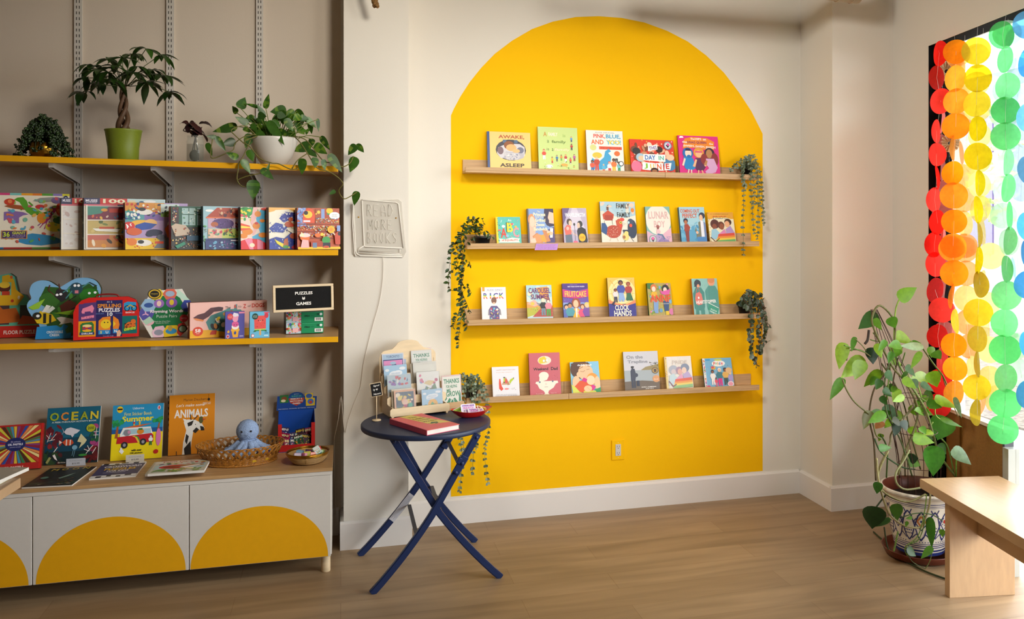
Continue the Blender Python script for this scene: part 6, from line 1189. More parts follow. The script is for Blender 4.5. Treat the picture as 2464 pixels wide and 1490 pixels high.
# mini chalkboard sign
P = onZ(906, 1013, .71)
t = thing('chalkboard_sign', 'tiny chalkboard sign on a round wooden foot with white handwriting', 'sign', (P.x, P.y, TZ), (0, 0, .12))
MB().lathe([(0, 0), (.020, 0), (.0215, .002), (.0205, .006), (0, .0065)], 'plywood', n=28).build('foot', t)
MB().tube([(0, 0, .006), (0, 0, .125)], .0022, 'plywood', n=8).build('stick', t)
m = MB(); Ms = Matrix.Translation((.002, 0, .118)) @ Matrix.Rotation(-.13, 4, 'Y'); m.M = Ms
m.bbox((-.027, -.004, 0), (.027, .001, .066), 'plywood', r=.001)
m.box((-.0245, -.0045, .0025), (.0245, -.0038, .0635), 'felt_black')
Art(m, .049, .061, front_T(-.0245, .0025, -.0046), 'matte').run('i 56 80 60 18 EDEAE2 Signed;i 32 50 22 20 EDEAE2 by;p 56,42 66,54 62,58 57,54 52,58 48,54 EDEAE2;i 54 17 70 15 EDEAE2 Naseem')
m.build('board', t)
# pink hardback
flat_book((979, 1001), (1027, 1036), (1106, 1021), .024, TZ, 'salmon-pink hardback book with yellow triangle lying on the navy table', 'E0605F', '''
p 30,100 66,100 100,22 44,30 D9C55A;n 561 10 46 28 82 38 2 4 3A6A3A,B07A3A;p 48,32 60,40 74,36 70,30 3A5A2A;u 52 84 26 6 0 8A6A2A The;u 58 72 34 6 0 8A6A2A Little;u 60 60 40 6 0 8A6A2A Things;u 64 48 44 6 0 8A6A2A We Do;r 0 0 4 100 D85070''', 'D0506A', 'book', True)
# red bowl
P = onZ(1133, 1003, .71); RBx, RBy = P.x, P.y
t = thing('red_bowl', 'shallow red oval bowl full of stickers at the table edge', 'bowl', (RBx, RBy, TZ), (0, 0, .12))
m = MB(); pr = [(0, .001), (.045, 0), (.062, .007), (.082, .022), (.095, .036), (.098, .038), (.094, .0365), (.080, .024), (.060, .011), (.04, .005), (0, .005)]
n = 48; rings = []
for (r, z) in pr:
    rings.append([m.pt((r * cos(2 * pi * k / n) * (1 + .10 * cos(4 * pi * k / n) * (z / .04)), r * .62 * sin(2 * pi * k / n) * (1 - .04 * cos(8 * pi * k / n) * z / .04), z + (.006 * cos(4 * pi * k / n)) * (z / .038) ** 2)) for k in range(n)])
for i in range(len(rings) - 1):
    for k in range(n): m.face([rings[i][k], rings[i][(k + 1) % n], rings[i + 1][(k + 1) % n], rings[i + 1][k]], 'red_plastic', 'fff', True)
m.build('shell', t)
def sticker(label, x, y, z, w, h, rot, bgc, art):
    m = MB(); m.slab([(w / 2 * (1 if abs(cos(a)) > 1e9 else 1) * math.copysign(abs(cos(a)) ** .25, cos(a)), h / 2 * math.copysign(abs(sin(a)) ** .25, sin(a))) for a in [2 * pi * k / 28 for k in range(28)]], 0, .0015, 'shiny', 'F0EEF2')
    Art(m, w, h, top_T(-w / 2, -h / 2, .0015), 'shiny', clip=True).run(f'r 7 9 93 91 {bgc};' + art)
    o = m.build('sticker', None, (RBx + x, RBy + y, TZ + z), rot); tag(o, label, 'sticker', 'stickers in the red bowl')
PK = 'r 8 72 92 88 8A5AA0;T 50 52 66 26 C05A9A READ;t 50 24 66 12 4A3A5A BANNED BOOKS;n 571 6 8 16 92 84 3 6 E8A0C8,A890D8'
sticker('lilac number-plate sticker standing tallest in the red bowl', -.012, .004, .042, .074, .042, (1.05, 0, .1), 'CBB8DC', PK)
sticker('lilac number-plate sticker lying at the front of the red bowl', .022, -.018, .030, .08, .036, (.55, .05, .1), 'C8B0D8', PK)
sticker('lilac number-plate sticker half hidden under the front one', .004, -.020, .026, .07, .036, (.6, 0, -.1), 'C0A8D0', PK)
sticker('green leaf-shaped sticker at the left of the red bowl', -.055, .006, .032, .06, .04, (.5, -.3, .3), '9AB83A', 'e 50 50 30 20 6A8A2A')
sticker('yellow pencil-striped sticker at the right of the red bowl', .058, .010, .033, .06, .036, (.5, .3, .4), 'E8B83A', 'r 10 20 30 80 8A3A5A;r 40 20 50 80 F4F0E8;r 60 20 70 80 8A3A2A')
sticker('pale sticker sunk at the back left of the red bowl', -.035, .018, .030, .05, .04, (.7, -.1, -.3), 'C8C0C8', 'e 50 50 30 20 8A8A6A')

# ------------------------------------------------------------------ unlit sign on the column, cord, wall fixtures
YC = 4.61
def CP(x, y, off=.008): p = onY(x, y, YC - off); return p
t = thing('neon_sign', 'unlit white tube sign shaped like a book reading READ MORE BOOKS', 'sign', CP(911, 550, 0))
base_ = CP(911, 550, 0)
def rel(pts, off): return [CP(x, y, off) - base_ for x, y in pts]
m = MB(); bp_ = [(845, 492), (850, 484), (958, 480), (966, 486), (977, 606), (970, 620), (855, 618), (848, 610)]
pl = [CP(x, y, 0) - base_ for x, y in bp_]; m.prism([(p.x, p.z) for p in pl], -.006, -.003, 'neon_acrylic' if 'neon_acrylic' in MATS else 'neon_tube'); m.build('backing_plate', t)
s_ = 820; Z_ = lambda x, y: (820 + x / 6.775, 440 + y / 6.773)
tubes = [[(185, 360), (200, 345), (192, 700), (225, 1150), (240, 1195)], [(345, 285), (360, 275), (900, 320), (940, 345), (1020, 1060)], [(345, 290), (378, 1020), (395, 1040), (1000, 1065)],
         [(205, 400), (240, 1100), (260, 1160), (320, 1190), (1000, 1205)], [(270, 1130), (300, 1070), (378, 1030)], [(960, 1085), (960, 1150), (300, 1110)], [(300, 1150), (990, 1180)]]
m = MB()
for tb in tubes:
    P = rel([Z_(*q) for q in tb], .007); m.tube(P, .0036, 'neon_tube', n=8)
m.build('outline_tube', t)
G = {'R': [[(0, 0), (0, 1), (.6, .95), (.75, .75), (.55, .55), (.1, .5)], [(.3, .5), (.8, 0)]], 'E': [[(.75, 1), (0, 1), (0, 0), (.75, 0)], [(0, .5), (.6, .5)]], 'A': [[(0, 0), (.05, .75), (.4, 1), (.75, .75), (.8, 0)], [(0, .35), (.8, .35)]],
     'D': [[(0, 0), (0, 1), (.5, .9), (.8, .5), (.5, .1), (0, 0)]], 'M': [[(0, 0), (.05, 1), (.45, .35), (.85, 1), (.9, 0)]], 'O': [[(.4, 1), (.05, .75), (0, .4), (.35, 0), (.7, .3), (.72, .7), (.4, 1)]],
     'B': [[(0, 0), (0, 1), (.55, .9), (.5, .6), (0, .52)], [(.1, .52), (.7, .35), (.6, .08), (0, 0)]], 'K': [[(0, 0), (0, 1)], [(.75, 1), (.05, .5), (.8, 0)]], 'S': [[(.75, .85), (.4, 1), (.05, .8), (.3, .55), (.7, .35), (.6, .08), (.1, .05)]]}
m = MB()
for word, x0, y0, x1, y1 in (('READ', 432, 545, 890, 355), ('MORE', 445, 765, 880, 600), ('BOOKS', 435, 985, 950, 810)):
    n = len(word); w_ = (x1 - x0) / n
    for i, ch in enumerate(word):
        for st in G[ch]:
            P = rel([Z_(x0 + w_ * i + u * w_ * .78, y0 + (y1 - y0) * v) for u, v in st], .0065); m.tube(P, .0016, 'neon_tube', n=6)
m.build('letter_tube', t)
for q in ((290, 560), (900, 575)):
    p = rel([Z_(*q)], .006)[0]; MB().ball(p, .004, .003, .004, 'gold', n=8, k=5).build('screw', t)
cpts = [(921, 619, .01), (922, 640, .006), (920, 680, .005), (912, 730, .005), (898, 780, .005), (880, 850, .005), (874, 880, .006), (871, 905, .008), (866, 935, .006), (850, 975, .005), (838, 1010, .005), (829, 1040, .006)]
P = [CP(x, y, o_) for x, y, o_ in cpts] + [Vector((.002, 4.60, .78)), Vector((-.012, 4.63, .66)), Vector((-.030, 4.70, .56)), Vector((-.033, 4.75, .50)), Vector((-.030, 4.79, .3)), Vector((-.028, 4.80, .12))]
def smooth(P, k=4):
    out = []; n = len(P)
    for i in range(n - 1):
        p0 = P[max(i - 1, 0)]; p1 = P[i]; p2 = P[i + 1]; p3 = P[min(i + 2, n - 1)]
        for j in range(k):
            u = j / k; out.append(.5 * (2 * p1 + (p2 - p0) * u + (2 * p0 - 5 * p1 + 4 * p2 - p3) * u * u + (3 * p1 - p0 - 3 * p2 + p3) * u ** 3))
    return out + [P[-1]]
m = MB(); m.tube(smooth(P), .0017, 'cord', n=6); tag(m.build('power_cord'), 'thin pale cord running down the column from the book-shaped sign', 'cord')
# rope end and pipe near the ceiling
e0 = onY(905, 21, 4.45); m = MB(); R0 = [e0 + Vector((0, 0, .011)), e0 + Vector((-.010, 0, .05)), e0 + Vector((-.03, .01, .12)), e0 + Vector((-.05, .03, .3)), Vector((e0.x - .05, 4.5, HC))]
R0 = smooth(R0, 5)
for ph in range(3):
    m.tube([p + Vector((cos(i * .9 + ph * 2.1) * .008, sin(i * .9 + ph * 2.1) * .008, 0)) for i, p in enumerate(R0)], .010, 'rope', n=8)
tag(m.build('rope'), 'frayed brown rope end hanging above the column', 'rope')
e1 = onY(2003, 6, 4.2); e2 = onY(2066, 4, 4.15); zc = onY(2040, 7, 4.2).z + .055
m = MB(); xa, xb = onY(1960, 0, 4.2).x, onY(2066, 0, 4.2).x
m.tube([(xa - 1.2, 4.2, zc + .02), (xa, 4.2, zc + .012), (xb, 4.2, zc)], .055, 'duct_paint', n=24)
m.tube([(xb - .045, 4.2, zc), (xb - .04, 4.2, zc)], .058, 'duct_paint', n=24); m.tube([(xb - .13, 4.2, zc + .003), (xb - .125, 4.2, zc + .003)], .058, 'duct_paint', n=24); m.tube([(xb - .002, 4.2, zc), (xb - .002, 4.2, HC)], .045, 'duct_paint', n=20)
o = m.build('ceiling_pipe'); tag(o, 'painted pipe just below the ceiling over the corner pillar', 'pipe')

# ------------------------------------------------------------------ bench by the window
BZ = .48
A = onZ(2213, 1152, BZ); B = onZ(2403, 1145, BZ); D1 = DIR.copy(); D2 = NRM.copy()
bw = (B - A).dot(D2)
t = thing('bench', 'light wood bench with slab legs beside the window', 'bench', (A.x, A.y, 0))
Mb = Matrix(((D1.x, D2.x, 0), (D1.y, D2.y, 0), (0, 0, 1))).to_4x4()
m = MB(); m.M = Mb; m.bbox((0, 0, BZ - .042), (1.35, bw, BZ), 'birch', r=.0012); m.build('seat', t)
q = onZ(2285, 1440, 0) - Vector((A.x, A.y, 0)); s0, n0 = q.dot(D1), q.dot(D2)
q2 = onZ(2272, 1430, 0) - Vector((A.x, A.y, 0)); n0 = max(.03, n0)
MATS['birch_upright'] = MATS['birch']
for s_ in (s0 - .04, 1.11):
    m = MB(); m.M = Mb; m.bbox((s_, n0, 0), (s_ + .04, bw - .035, BZ - .0425), 'birch', r=.0012); m.build('leg', t)
m = MB(); m.M = Mb; m.bbox((s0 + .0005, bw * .5 - .018, BZ - .205), (1.1095, bw * .5 + .018, BZ - .0425), 'birch', r=.001); m.build('apron', t)
m = MB(); m.M = Mb; m.lathe([(0, 0), (.011, 0), (.011, .001), (0, .001)], 'birch', n=16); o = m.build('peg', t)
o.location = Mb @ Vector((s0 + .09, bw * .5 - .0185, BZ - .085)); o.rotation_euler = (pi / 2, 0, math.atan2(D1.y, D1.x))
# ------------------------------------------------------------------ plants
PROF = {'heart': [(-.08, .25), (-.04, .62), (.08, .92), (.25, 1), (.45, .88), (.65, .62), (.82, .32), (.93, .12), (1, 0)],
        'lance': [(0, .06), (.12, .42), (.3, .85), (.48, 1), (.66, .85), (.82, .5), (.93, .2), (1, 0)],
        'oval': [(0, .1), (.1, .55), (.28, .92), (.5, 1), (.72, .9), (.9, .52), (1, 0)],
        'small': [(0, .1), (.3, .95), (.65, .85), (1, 0)]}
def leaf(m, base, d, nrm, L, Wd, kind='heart', c='3E7A1E', droop=.4, fold=.25, rn=random, c2=None, wave=0.0, mt='leaf', rim=None):
    base = Vector(base); d = Vector(d).normalized(); nrm = Vector(nrm)
    s = d.cross(nrm)
    if s.length < 1e-5: s = d.orthogonal()
    s.normalize(); n = s.cross(d).normalized(); rows = []
    for (t, w) in PROF[kind]:
        a = droop * t * abs(t)
        p = base + d * L * t * (1 - .25 * droop * abs(t)) - Vector((0, 0, 1)) * L * .5 * a
        ww = Wd * .5 * w; up = n * (ww * fold + wave * L * sin(t * 9) * .03)
        rows.append((m.pt(p - s * ww + up), m.pt(p), m.pt(p + s * ww + up)) if w > 0 else (m.pt(p),) * 3)
    for i in range(len(rows) - 1):
        A, B = rows[i], rows[i + 1]
        for k in (0, 1):
            cc = mixc(c, c2, .55) if (c2 and len(c) == 6 and rn.random() < .22) else c
            f = [A[k], A[k + 1], B[k + 1], B[k]]; q = []
            [q.append(v) for v in f if v not in q]
            if len(q) > 2: m.face(q, mt, cc, True)
def mixc(a, b, t):
    A = [int(a[i:i + 2], 16) for i in (0, 2, 4)]; B = [int(b[i:i + 2], 16) for i in (0, 2, 4)]
    return ''.join('%02X' % int(x + (y - x) * t) for x, y in zip(A, B))
def toward(P, Q): return (Vector(Q) - Vector(P))
CAMN = lambda P: (O - Vector(P)).normalized()

# money tree
f1, r1 = SH[0]
X0 = onY(297, 380, 4.47).x; Z0 = f1(X0) + .0005
t = thing('money_tree', 'braided money tree in a plain olive green pot on top shelf', 'potted plant', (X0, 4.47, Z0))
MB().lathe([(0, 0), (.062, 0), (.064, .003), (.066, .06), (.077, .132), (.080, .138), (.079, .1415), (.075, .1415), (.073, .136), (.071, .12), (0, .12)], 'green_pot', n=48).build('pot', t)
MB().lathe([(0, .121), (.0715, .121)], 'soil', n=32).build('soil', t)
m = MB(); rn = random.Random(3)
for k in range(3):
    pts = []
    for i in range(26):
        u = i / 25; a = 2 * pi * k / 3 + u * 6.5; rr = .024 * (1 - .75 * u); pts.append((rr * cos(a), rr * sin(a), .115 + .235 * u))
    m.tube(pts, .0135, 'stem', '5A3E26', n=8, r2=.006)
m.build('braided_trunk', t)
m = MB(); sm = MB()
tips = [(-.17, .0, .31), (-.12, -.03, .43), (-.06, .02, .47), (.0, -.02, .47), (.03, .03, .50), (.10, -.02, .52), (.16, .0, .50), (.12, .02, .43), (.17, -.02, .40), (.19, .02, .33), (-.10, .03, .36), (-.05, -.05, .40), (.05, -.06, .40), (.11, -.05, .36), (-.14, -.04, .37), (.02, .06, .42), (-.02, -.09, .36), (.08, .07, .38), (-.08, .07, .40), (-.03, -.03, .43), (.06, .0, .44), (-.09, -.06, .41)]
for x, y, z in tips:
    b = Vector((x * .12, y * .12, .345)); e = Vector((x, y, z)) ; mid = (b + e) / 2 + Vector((0, 0, .02)); sm.tube([b, mid, e], .0018, 'stem', '4A5A22', n=5)
    nl = rn.choice((5, 6)); outd = Vector((x, y, .01)).normalized()
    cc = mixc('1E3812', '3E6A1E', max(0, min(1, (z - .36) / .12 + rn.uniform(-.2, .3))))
    for j in range(nl):
        a = 2 * pi * j / nl + rn.uniform(-.3, .3); d = Vector((cos(a), sin(a), rn.uniform(-.5, .15))) + outd * .5
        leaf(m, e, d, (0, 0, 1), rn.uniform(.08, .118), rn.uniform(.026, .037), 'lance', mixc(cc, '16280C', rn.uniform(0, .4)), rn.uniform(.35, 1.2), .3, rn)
m.build('leaves', t); sm.build('stalks', t)

# succulent in gold pot
X0 = onY(105, 372, 4.50).x; Z0 = f1(X0) + .0005
t = thing('trailing_succulent', 'bushy dark green trailing succulent in a ribbed gold pot', 'potted plant', (X0, 4.50, Z0))
m = MB()
n = 40; rings = [[m.pt((r * (1 + .05 * (k % 2)) * cos(2 * pi * k / n), r * (1 + .05 * (k % 2)) * sin(2 * pi * k / n), z)) for k in range(n)] for r, z in ((.001, 0), (.040, 0), (.052, .02), (.054, .045), (.048, .07), (.045, .072), (.04, .06), (.001, .06))]
for i in range(len(rings) - 1):
    for k in range(n): m.face([rings[i][k], rings[i][(k + 1) % n], rings[i + 1][(k + 1) % n], rings[i + 1][k]], 'gold', 'fff', True)
m.build('pot', t)
m = MB(); rn = random.Random(9)
for k in range(84):
    a = rn.uniform(0, 2 * pi); 
    if -2.1 < (a - 2 * pi if a > pi else a) < -1.25 and rn.random() < .75: a += 1.2
    R = rn.uniform(.03, .122) * (1 if abs(cos(a)) > .4 else .7); top = .165 * (1 - (R / .17) ** 2) * rn.uniform(.75, 1.05) + .015
    zend = max(.006, top - R * rn.uniform(.6, 1.4))
    P = [Vector((0, 0, .065)), Vector((R * .75 * cos(a), R * .75 * sin(a), top * 1.45)), Vector((R * cos(a), R * sin(a), zend))]
    pts = [P[0] * (1 - u) ** 2 + P[1] * 2 * u * (1 - u) + P[2] * u * u for u in [i / 7 for i in range(8)]]
    m.tube(pts, .0012, 'stem', '3A4A20', n=4)
    for i, p in enumerate(pts[2:]):
        for j in range(5):
            q = p + Vector((rn.uniform(-.010, .010), rn.uniform(-.010, .010), rn.uniform(-.008, .010)))
            if q.z > .004: m.ball(q, .0066, .0066, .0056, 'leaf', rn.choice(['203414', '2A4218', '182A0E', '344E20']), n=6, k=4)
m.build('foliage', t)

# dark plant in glass jar
X0 = onY(470, 384, 4.44).x; Z0 = f1(X0) + .0005
t = thing('jar_plant', 'dark purple leafy cutting rooting in a glass jar of water', 'potted plant', (X0, 4.44, Z0))
m = MB(); m.lathe([(0, .001), (.038, .0), (.040, .004), (.040, .098), (.036, .106), (.036, .122), (.0375, .124), (.0345, .124), (.0335, .106), (.0375, .096), (.0375, .006), (0, .005)], 'jar_glass', n=36); m.build('jar', t)
m = MB(); m.lathe([(0, .006), (.0368, .006), (.0368, .085), (0, .085)], 'water', n=28); m.build('water', t)
m = MB(); rn = random.Random(4)
for k in range(5): m.tube([(rn.uniform(-.015, .015), rn.uniform(-.01, .01), .012), (rn.uniform(-.02, .02), rn.uniform(-.01, .01), .05), (0, 0, .12), (rn.uniform(-.02, .02), 0, .15)], .0025, 'stem', '3A2420', n=5)
m.ball((-.004, 0, .032), .022, .018, .028, 'soil', n=10, k=7)
m.build('stems', t)
m = MB()
for k in range(24):
    a = rn.uniform(0, 2 * pi); b = Vector((rn.uniform(-.035, .035), rn.uniform(-.02, .02), rn.uniform(.12, .185)))
    leaf(m, b, (cos(a), sin(a) * .7, rn.uniform(-.35, .8)), (0, -.6, 1), rn.uniform(.04, .06), rn.uniform(.03, .042), 'oval', rn.choice(['2A1418', '3A1A1E', '241014', '44201E']), .9, .3, rn)
m.build('leaves', t)

def px_leaf(m, bx, by, tx, ty, w, Y, c, rn, kind='heart', c2=None, dY=0.0, droop=.0, sc=1.0, tilt=.55):
    """leaf whose base and tip project to the given points; real plane is tilted towards the room"""
    B = onY(bx, by, Y); T = onY(tx, ty, Y + dY); d = T - B; L = d.length
    Wd = w / FPX * (B - O).length * sc
    n = (CAMN(B) + Vector((rn.uniform(-tilt, tilt), rn.uniform(-.2, .2), rn.uniform(-.1, tilt)))).normalized()
    leaf(m, B, d, n, L, Wd, kind, c, droop, rn.uniform(-.25, .35), rn, c2); return B

# pothos in white bowl
X0 = onY(659, 392, 4.50).x; Z0 = f1(X0) + .0005; YB = 4.50
t = thing('pothos_bowl', 'golden pothos trailing out of a white ceramic bowl on top shelf', 'potted plant', (X0, YB, Z0))
MB().lathe([(0, 0), (.052, 0), (.056, .003), (.085, .045), (.104, .095), (.111, .122), (.112, .134), (.109, .136), (.106, .124), (.098, .10), (0, .10)], 'white_ceramic', n=56).build('bowl', t)
MB().lathe([(0, .108), (.101, .108)], 'soil', n=32).build('soil', t)
z2 = lambda x, y: (420 + x / 4.382, 180 + y / 4.382)
PL = [(690, 345, 745, 236, 105), (655, 400, 608, 328, 62), (960, 345, 995, 198, 62), (640, 540, 398, 602, 100), (770, 512, 635, 440, 75), (885, 345, 742, 303, 45), (945, 425, 865, 310, 55), (1165, 372, 1005, 392, 110), (1130, 385, 1142, 530, 90), (1000, 505, 1160, 745, 95), (890, 505, 950, 418, 80),
      (1200, 382, 1295, 475, 95), (1290, 378, 1392, 505, 80), (1310, 560, 1372, 632, 75), (1395, 458, 1500, 565, 62), (1510, 472, 1520, 606, 42), (1425, 500, 1448, 628, 62), (860, 540, 975, 602, 75), (800, 635, 745, 775, 98), (740, 555, 790, 612, 60), (632, 700, 498, 735, 92), (450, 662, 542, 810, 70), (440, 660, 330, 645, 45),
      (345, 730, 398, 858, 62), (665, 870, 540, 820, 82), (790, 800, 828, 918, 82), (720, 905, 800, 1045, 80), (925, 1000, 1048, 1108, 80), (965, 1040, 1005, 925, 36), (830, 1125, 828, 1322, 128), (1425, 745, 1243, 808, 108), (1450, 680, 1440, 765, 75), (1548, 660, 1640, 798, 72), (1485, 745, 1612, 838, 100), (1420, 790, 1505, 872, 92),
      (1480, 880, 1482, 985, 82), (1350, 895, 1343, 1057, 92), (1570, 900, 1588, 1012, 60), (1640, 850, 1768, 1032, 92), (1905, 745, 1828, 850, 85), (1930, 735, 1998, 822, 70), (1905, 880, 1848, 1032, 105), (1922, 1240, 1893, 1382, 88), (1690, 1225, 1630, 1265, 45), (1040, 480, 1120, 560, 80), (1180, 470, 1250, 600, 80), (950, 500, 1010, 640, 70), (1090, 420, 1180, 440, 80), (1330, 450, 1420, 470, 70), (820, 520, 870, 610, 60), (1240, 420, 1200, 520, 70)]
rx_ = random.Random(77)
for _ in range(26):
    a_, b_ = rx_.uniform(780, 1420), rx_.uniform(420, 620); an_ = rx_.uniform(0, 6.28); l_ = rx_.uniform(80, 130)
    PL.append((a_, b_, a_ + l_ * cos(an_), b_ + l_ * .6 * sin(an_) + 30, rx_.uniform(60, 90)))
m = MB(); rn = random.Random(12); st = MB(); hub = Vector((X0, YB, Z0 + .115))
LT = {}
for i, (a, b, c, d, w) in enumerate(PL):
    outer = b > 880 or a > 1500 or a < 500; Y = 4.345 if (b > 800 and a < 1800) else (4.46 if outer else YB + rn.uniform(-.10, .09))
    if a > 1800: Y = 4.50
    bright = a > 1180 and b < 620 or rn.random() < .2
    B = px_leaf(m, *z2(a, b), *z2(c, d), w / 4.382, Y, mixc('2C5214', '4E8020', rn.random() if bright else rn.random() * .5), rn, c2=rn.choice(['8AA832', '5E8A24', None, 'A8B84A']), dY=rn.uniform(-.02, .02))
    LT[i] = B
    if b < 700 and 560 < a < 1560:
        q = hub + Vector(((B.x - hub.x) * .35, rn.uniform(-.04, .02), 0)); st.tube(smooth([q, (q + B) / 2 + Vector((0, -.01, .02)), B], 4), .0019, 'stem', '6A7A2A', n=5)
for path, Y in (([(1250, 640), (1330, 720), (1420, 860), (1500, 980), (1620, 1020), (1720, 1080), (1775, 1150), (1730, 1220), (1780, 1305), (1840, 1290), (1920, 1240)], (4.44, 4.36, 4.345, 4.345, 4.345, 4.345, 4.36, 4.38, 4.42, 4.46, 4.50)),
                ([(900, 640), (740, 700), (800, 765), (900, 880), (1020, 930), (1100, 940), (1220, 995), (1300, 990)], (4.42, 4.37, 4.36, 4.35, 4.35, 4.35, 4.35, 4.35)),
                ([(860, 630), (740, 650), (640, 720), (620, 790), (540, 830), (410, 880), (380, 840), (400, 680)], (4.42, 4.40, 4.40, 4.40, 4.39, 4.38, 4.38, 4.38)),
                ([(800, 690), (730, 850), (680, 930), (670, 1000), (660, 1110), (720, 1180), (800, 1155)], (4.40, 4.37, 4.35, 4.345, 4.345, 4.345, 4.345)),
                ([(1280, 650), (1400, 700), (1560, 900), (1660, 930), (1770, 970), (1850, 930), (1885, 860)], (4.44, 4.42, 4.38, 4.38, 4.40, 4.44, 4.46)),
                ([(860, 640), (740, 540), (600, 580), (640, 640), (740, 730)], (4.42, 4.40, 4.38, 4.38, 4.38)),
                ([(660, 1110), (760, 1070), (900, 1040), (970, 1010)], (4.345,) * 4), ([(1400, 830), (1300, 900), (1240, 990)], (4.38, 4.35, 4.35))):
    st.tube(smooth([onY(*z2(*p), y) for p, y in zip(path, Y)], 5), .0026, 'stem', '6A6428', n=6)
Mi = Matrix.Translation((-X0, -YB, -Z0))
for mm in (m, st): mm.v = [Mi @ v for v in mm.v]
m.build('leaves', t); st.build('vines', t)

# ------------------------------------------------------------------ plants on the ledges
def black_pot(px, Y, row, label, name, r=.035, h=.055, cat='potted plant'):
    x0, z0, x1, z1, rl = ROWS[row]; X = onY(px, 500, Y).x; Z = z0 + (z1 - z0) * (X - x0) / (x1 - x0) + .0135
    t = thing(name, label, cat, (X, Y, Z))
    MB().lathe([(0, 0), (r * .76, 0), (r * .78, .002), (r * .92, h - .012), (r * 1.0, h - .012), (r * 1.02, h), (r * .94, h), (r * .9, h - .01), (0, h - .01)], 'black_plastic', n=32).build('pot', t)
    return t, Vector((X, Y, Z))
def strand(m, st, pts, size, gap, kind, cols, rn, sr=.0011, sc='5A6A3A', pair=True, aspect=.8, c2=None):
    pts = smooth([Vector(p) for p in pts], 5); st.tube(pts, sr, 'stem', sc, n=4); acc = 0; k = 0
    for a, b in zip(pts[:-1], pts[1:]):
        acc += (b - a).length
        while acc > gap:
            acc -= gap; k += 1; ax = (b - a).normalized(); base = b; s0 = rn.uniform(0, pi) if not pair else (k % 2) * pi / 2 + rn.uniform(-.4, .4)
            for q in ((0, pi) if pair else (0,)):
                o_ = ax.orthogonal().normalized(); o2 = ax.cross(o_); d = o_ * cos(s0 + q) + o2 * sin(s0 + q) + ax * rn.uniform(-.1, .7)
                n_ = Vector((rn.uniform(-.6, .6), -1, rn.uniform(-.2, .8))); L = size * rn.uniform(.75, 1.2)
                leaf(m, base, d, n_, L, L * aspect, kind, rn.choice(cols), rn.uniform(.1, .6), rn.uniform(.1, .4), rn, c2)
    return pts
def finish(t, P, m, st):
    Mi = Matrix.Translation(-P)
    for mm in (m, st): mm.v = [Mi @ v for v in mm.v]
    m.build('foliage', t); st.build('stems', t)
EU = ['7E8F76', '8C9B82', '6C7E66', '9AA890']
def PY(path, Y): return [onY(x, y, Y if not isinstance(Y, (list, tuple)) else Y[i]) for i, (x, y) in enumerate(path)]
# eucalyptus, top right
t, P = black_pot(1797, 4.785, 0, 'grey-green eucalyptus trailing from the right end of top ledge', 'eucalyptus_plant'); rn = random.Random(21); m = MB(); st = MB()
for path, Y in (([(1797, 402), (1793, 380), (1788, 410), (1790, 470), (1788, 530), (1789, 612)], (4.785, 4.75, 4.705, 4.70, 4.70, 4.70)), ([(1797, 402), (1806, 385), (1806, 430), (1810, 500), (1815, 560)], (4.785, 4.74, 4.705, 4.70, 4.70)),
                ([(1799, 402), (1816, 390), (1822, 440), (1824, 520), (1822, 574)], (4.785, 4.75, 4.71, 4.70, 4.70)), ([(1799, 402), (1824, 395), (1832, 450), (1836, 500), (1838, 542)], (4.785, 4.76, 4.76, 4.76, 4.76)),
                ([(1799, 402), (1810, 372), (1822, 400), (1826, 460), (1829, 500)], (4.785, 4.76, 4.72, 4.71, 4.71)), ([(1797, 402), (1784, 385), (1770, 395), (1758, 410)], (4.785, 4.77, 4.76, 4.76)), ([(1797, 402), (1800, 380), (1812, 425), (1816, 470), (1812, 500)], (4.785, 4.72, 4.70, 4.70, 4.70)),
                ([(1797, 402), (1780, 392), (1772, 402)], (4.785, 4.74, 4.73)), ([(1797, 402), (1797, 380), (1801, 375)], (4.785, 4.75, 4.74)), ([(1797, 402), (1806, 378), (1802, 372)], (4.785, 4.79, 4.79)), ([(1797, 402), (1790, 395), (1786, 430), (1796, 450)], (4.785, 4.74, 4.70, 4.70))):
    strand(m, st, PY(path, Y), .016, .0135, 'small', EU, rn, aspect=.85)
for k in range(110):
    a = rn.uniform(0, 2 * pi); e = rn.uniform(0, 1); q = P + Vector((.05 * e * cos(a), .03 * e * sin(a) - .01, .055 + .05 * (1 - e) * rn.random())); leaf(m, q, (cos(a), sin(a), rn.uniform(-.3, .6)), (0, -1, .4), .018, .016, 'small', rn.choice(EU), .2, .2, rn)
finish(t, P, m, st)
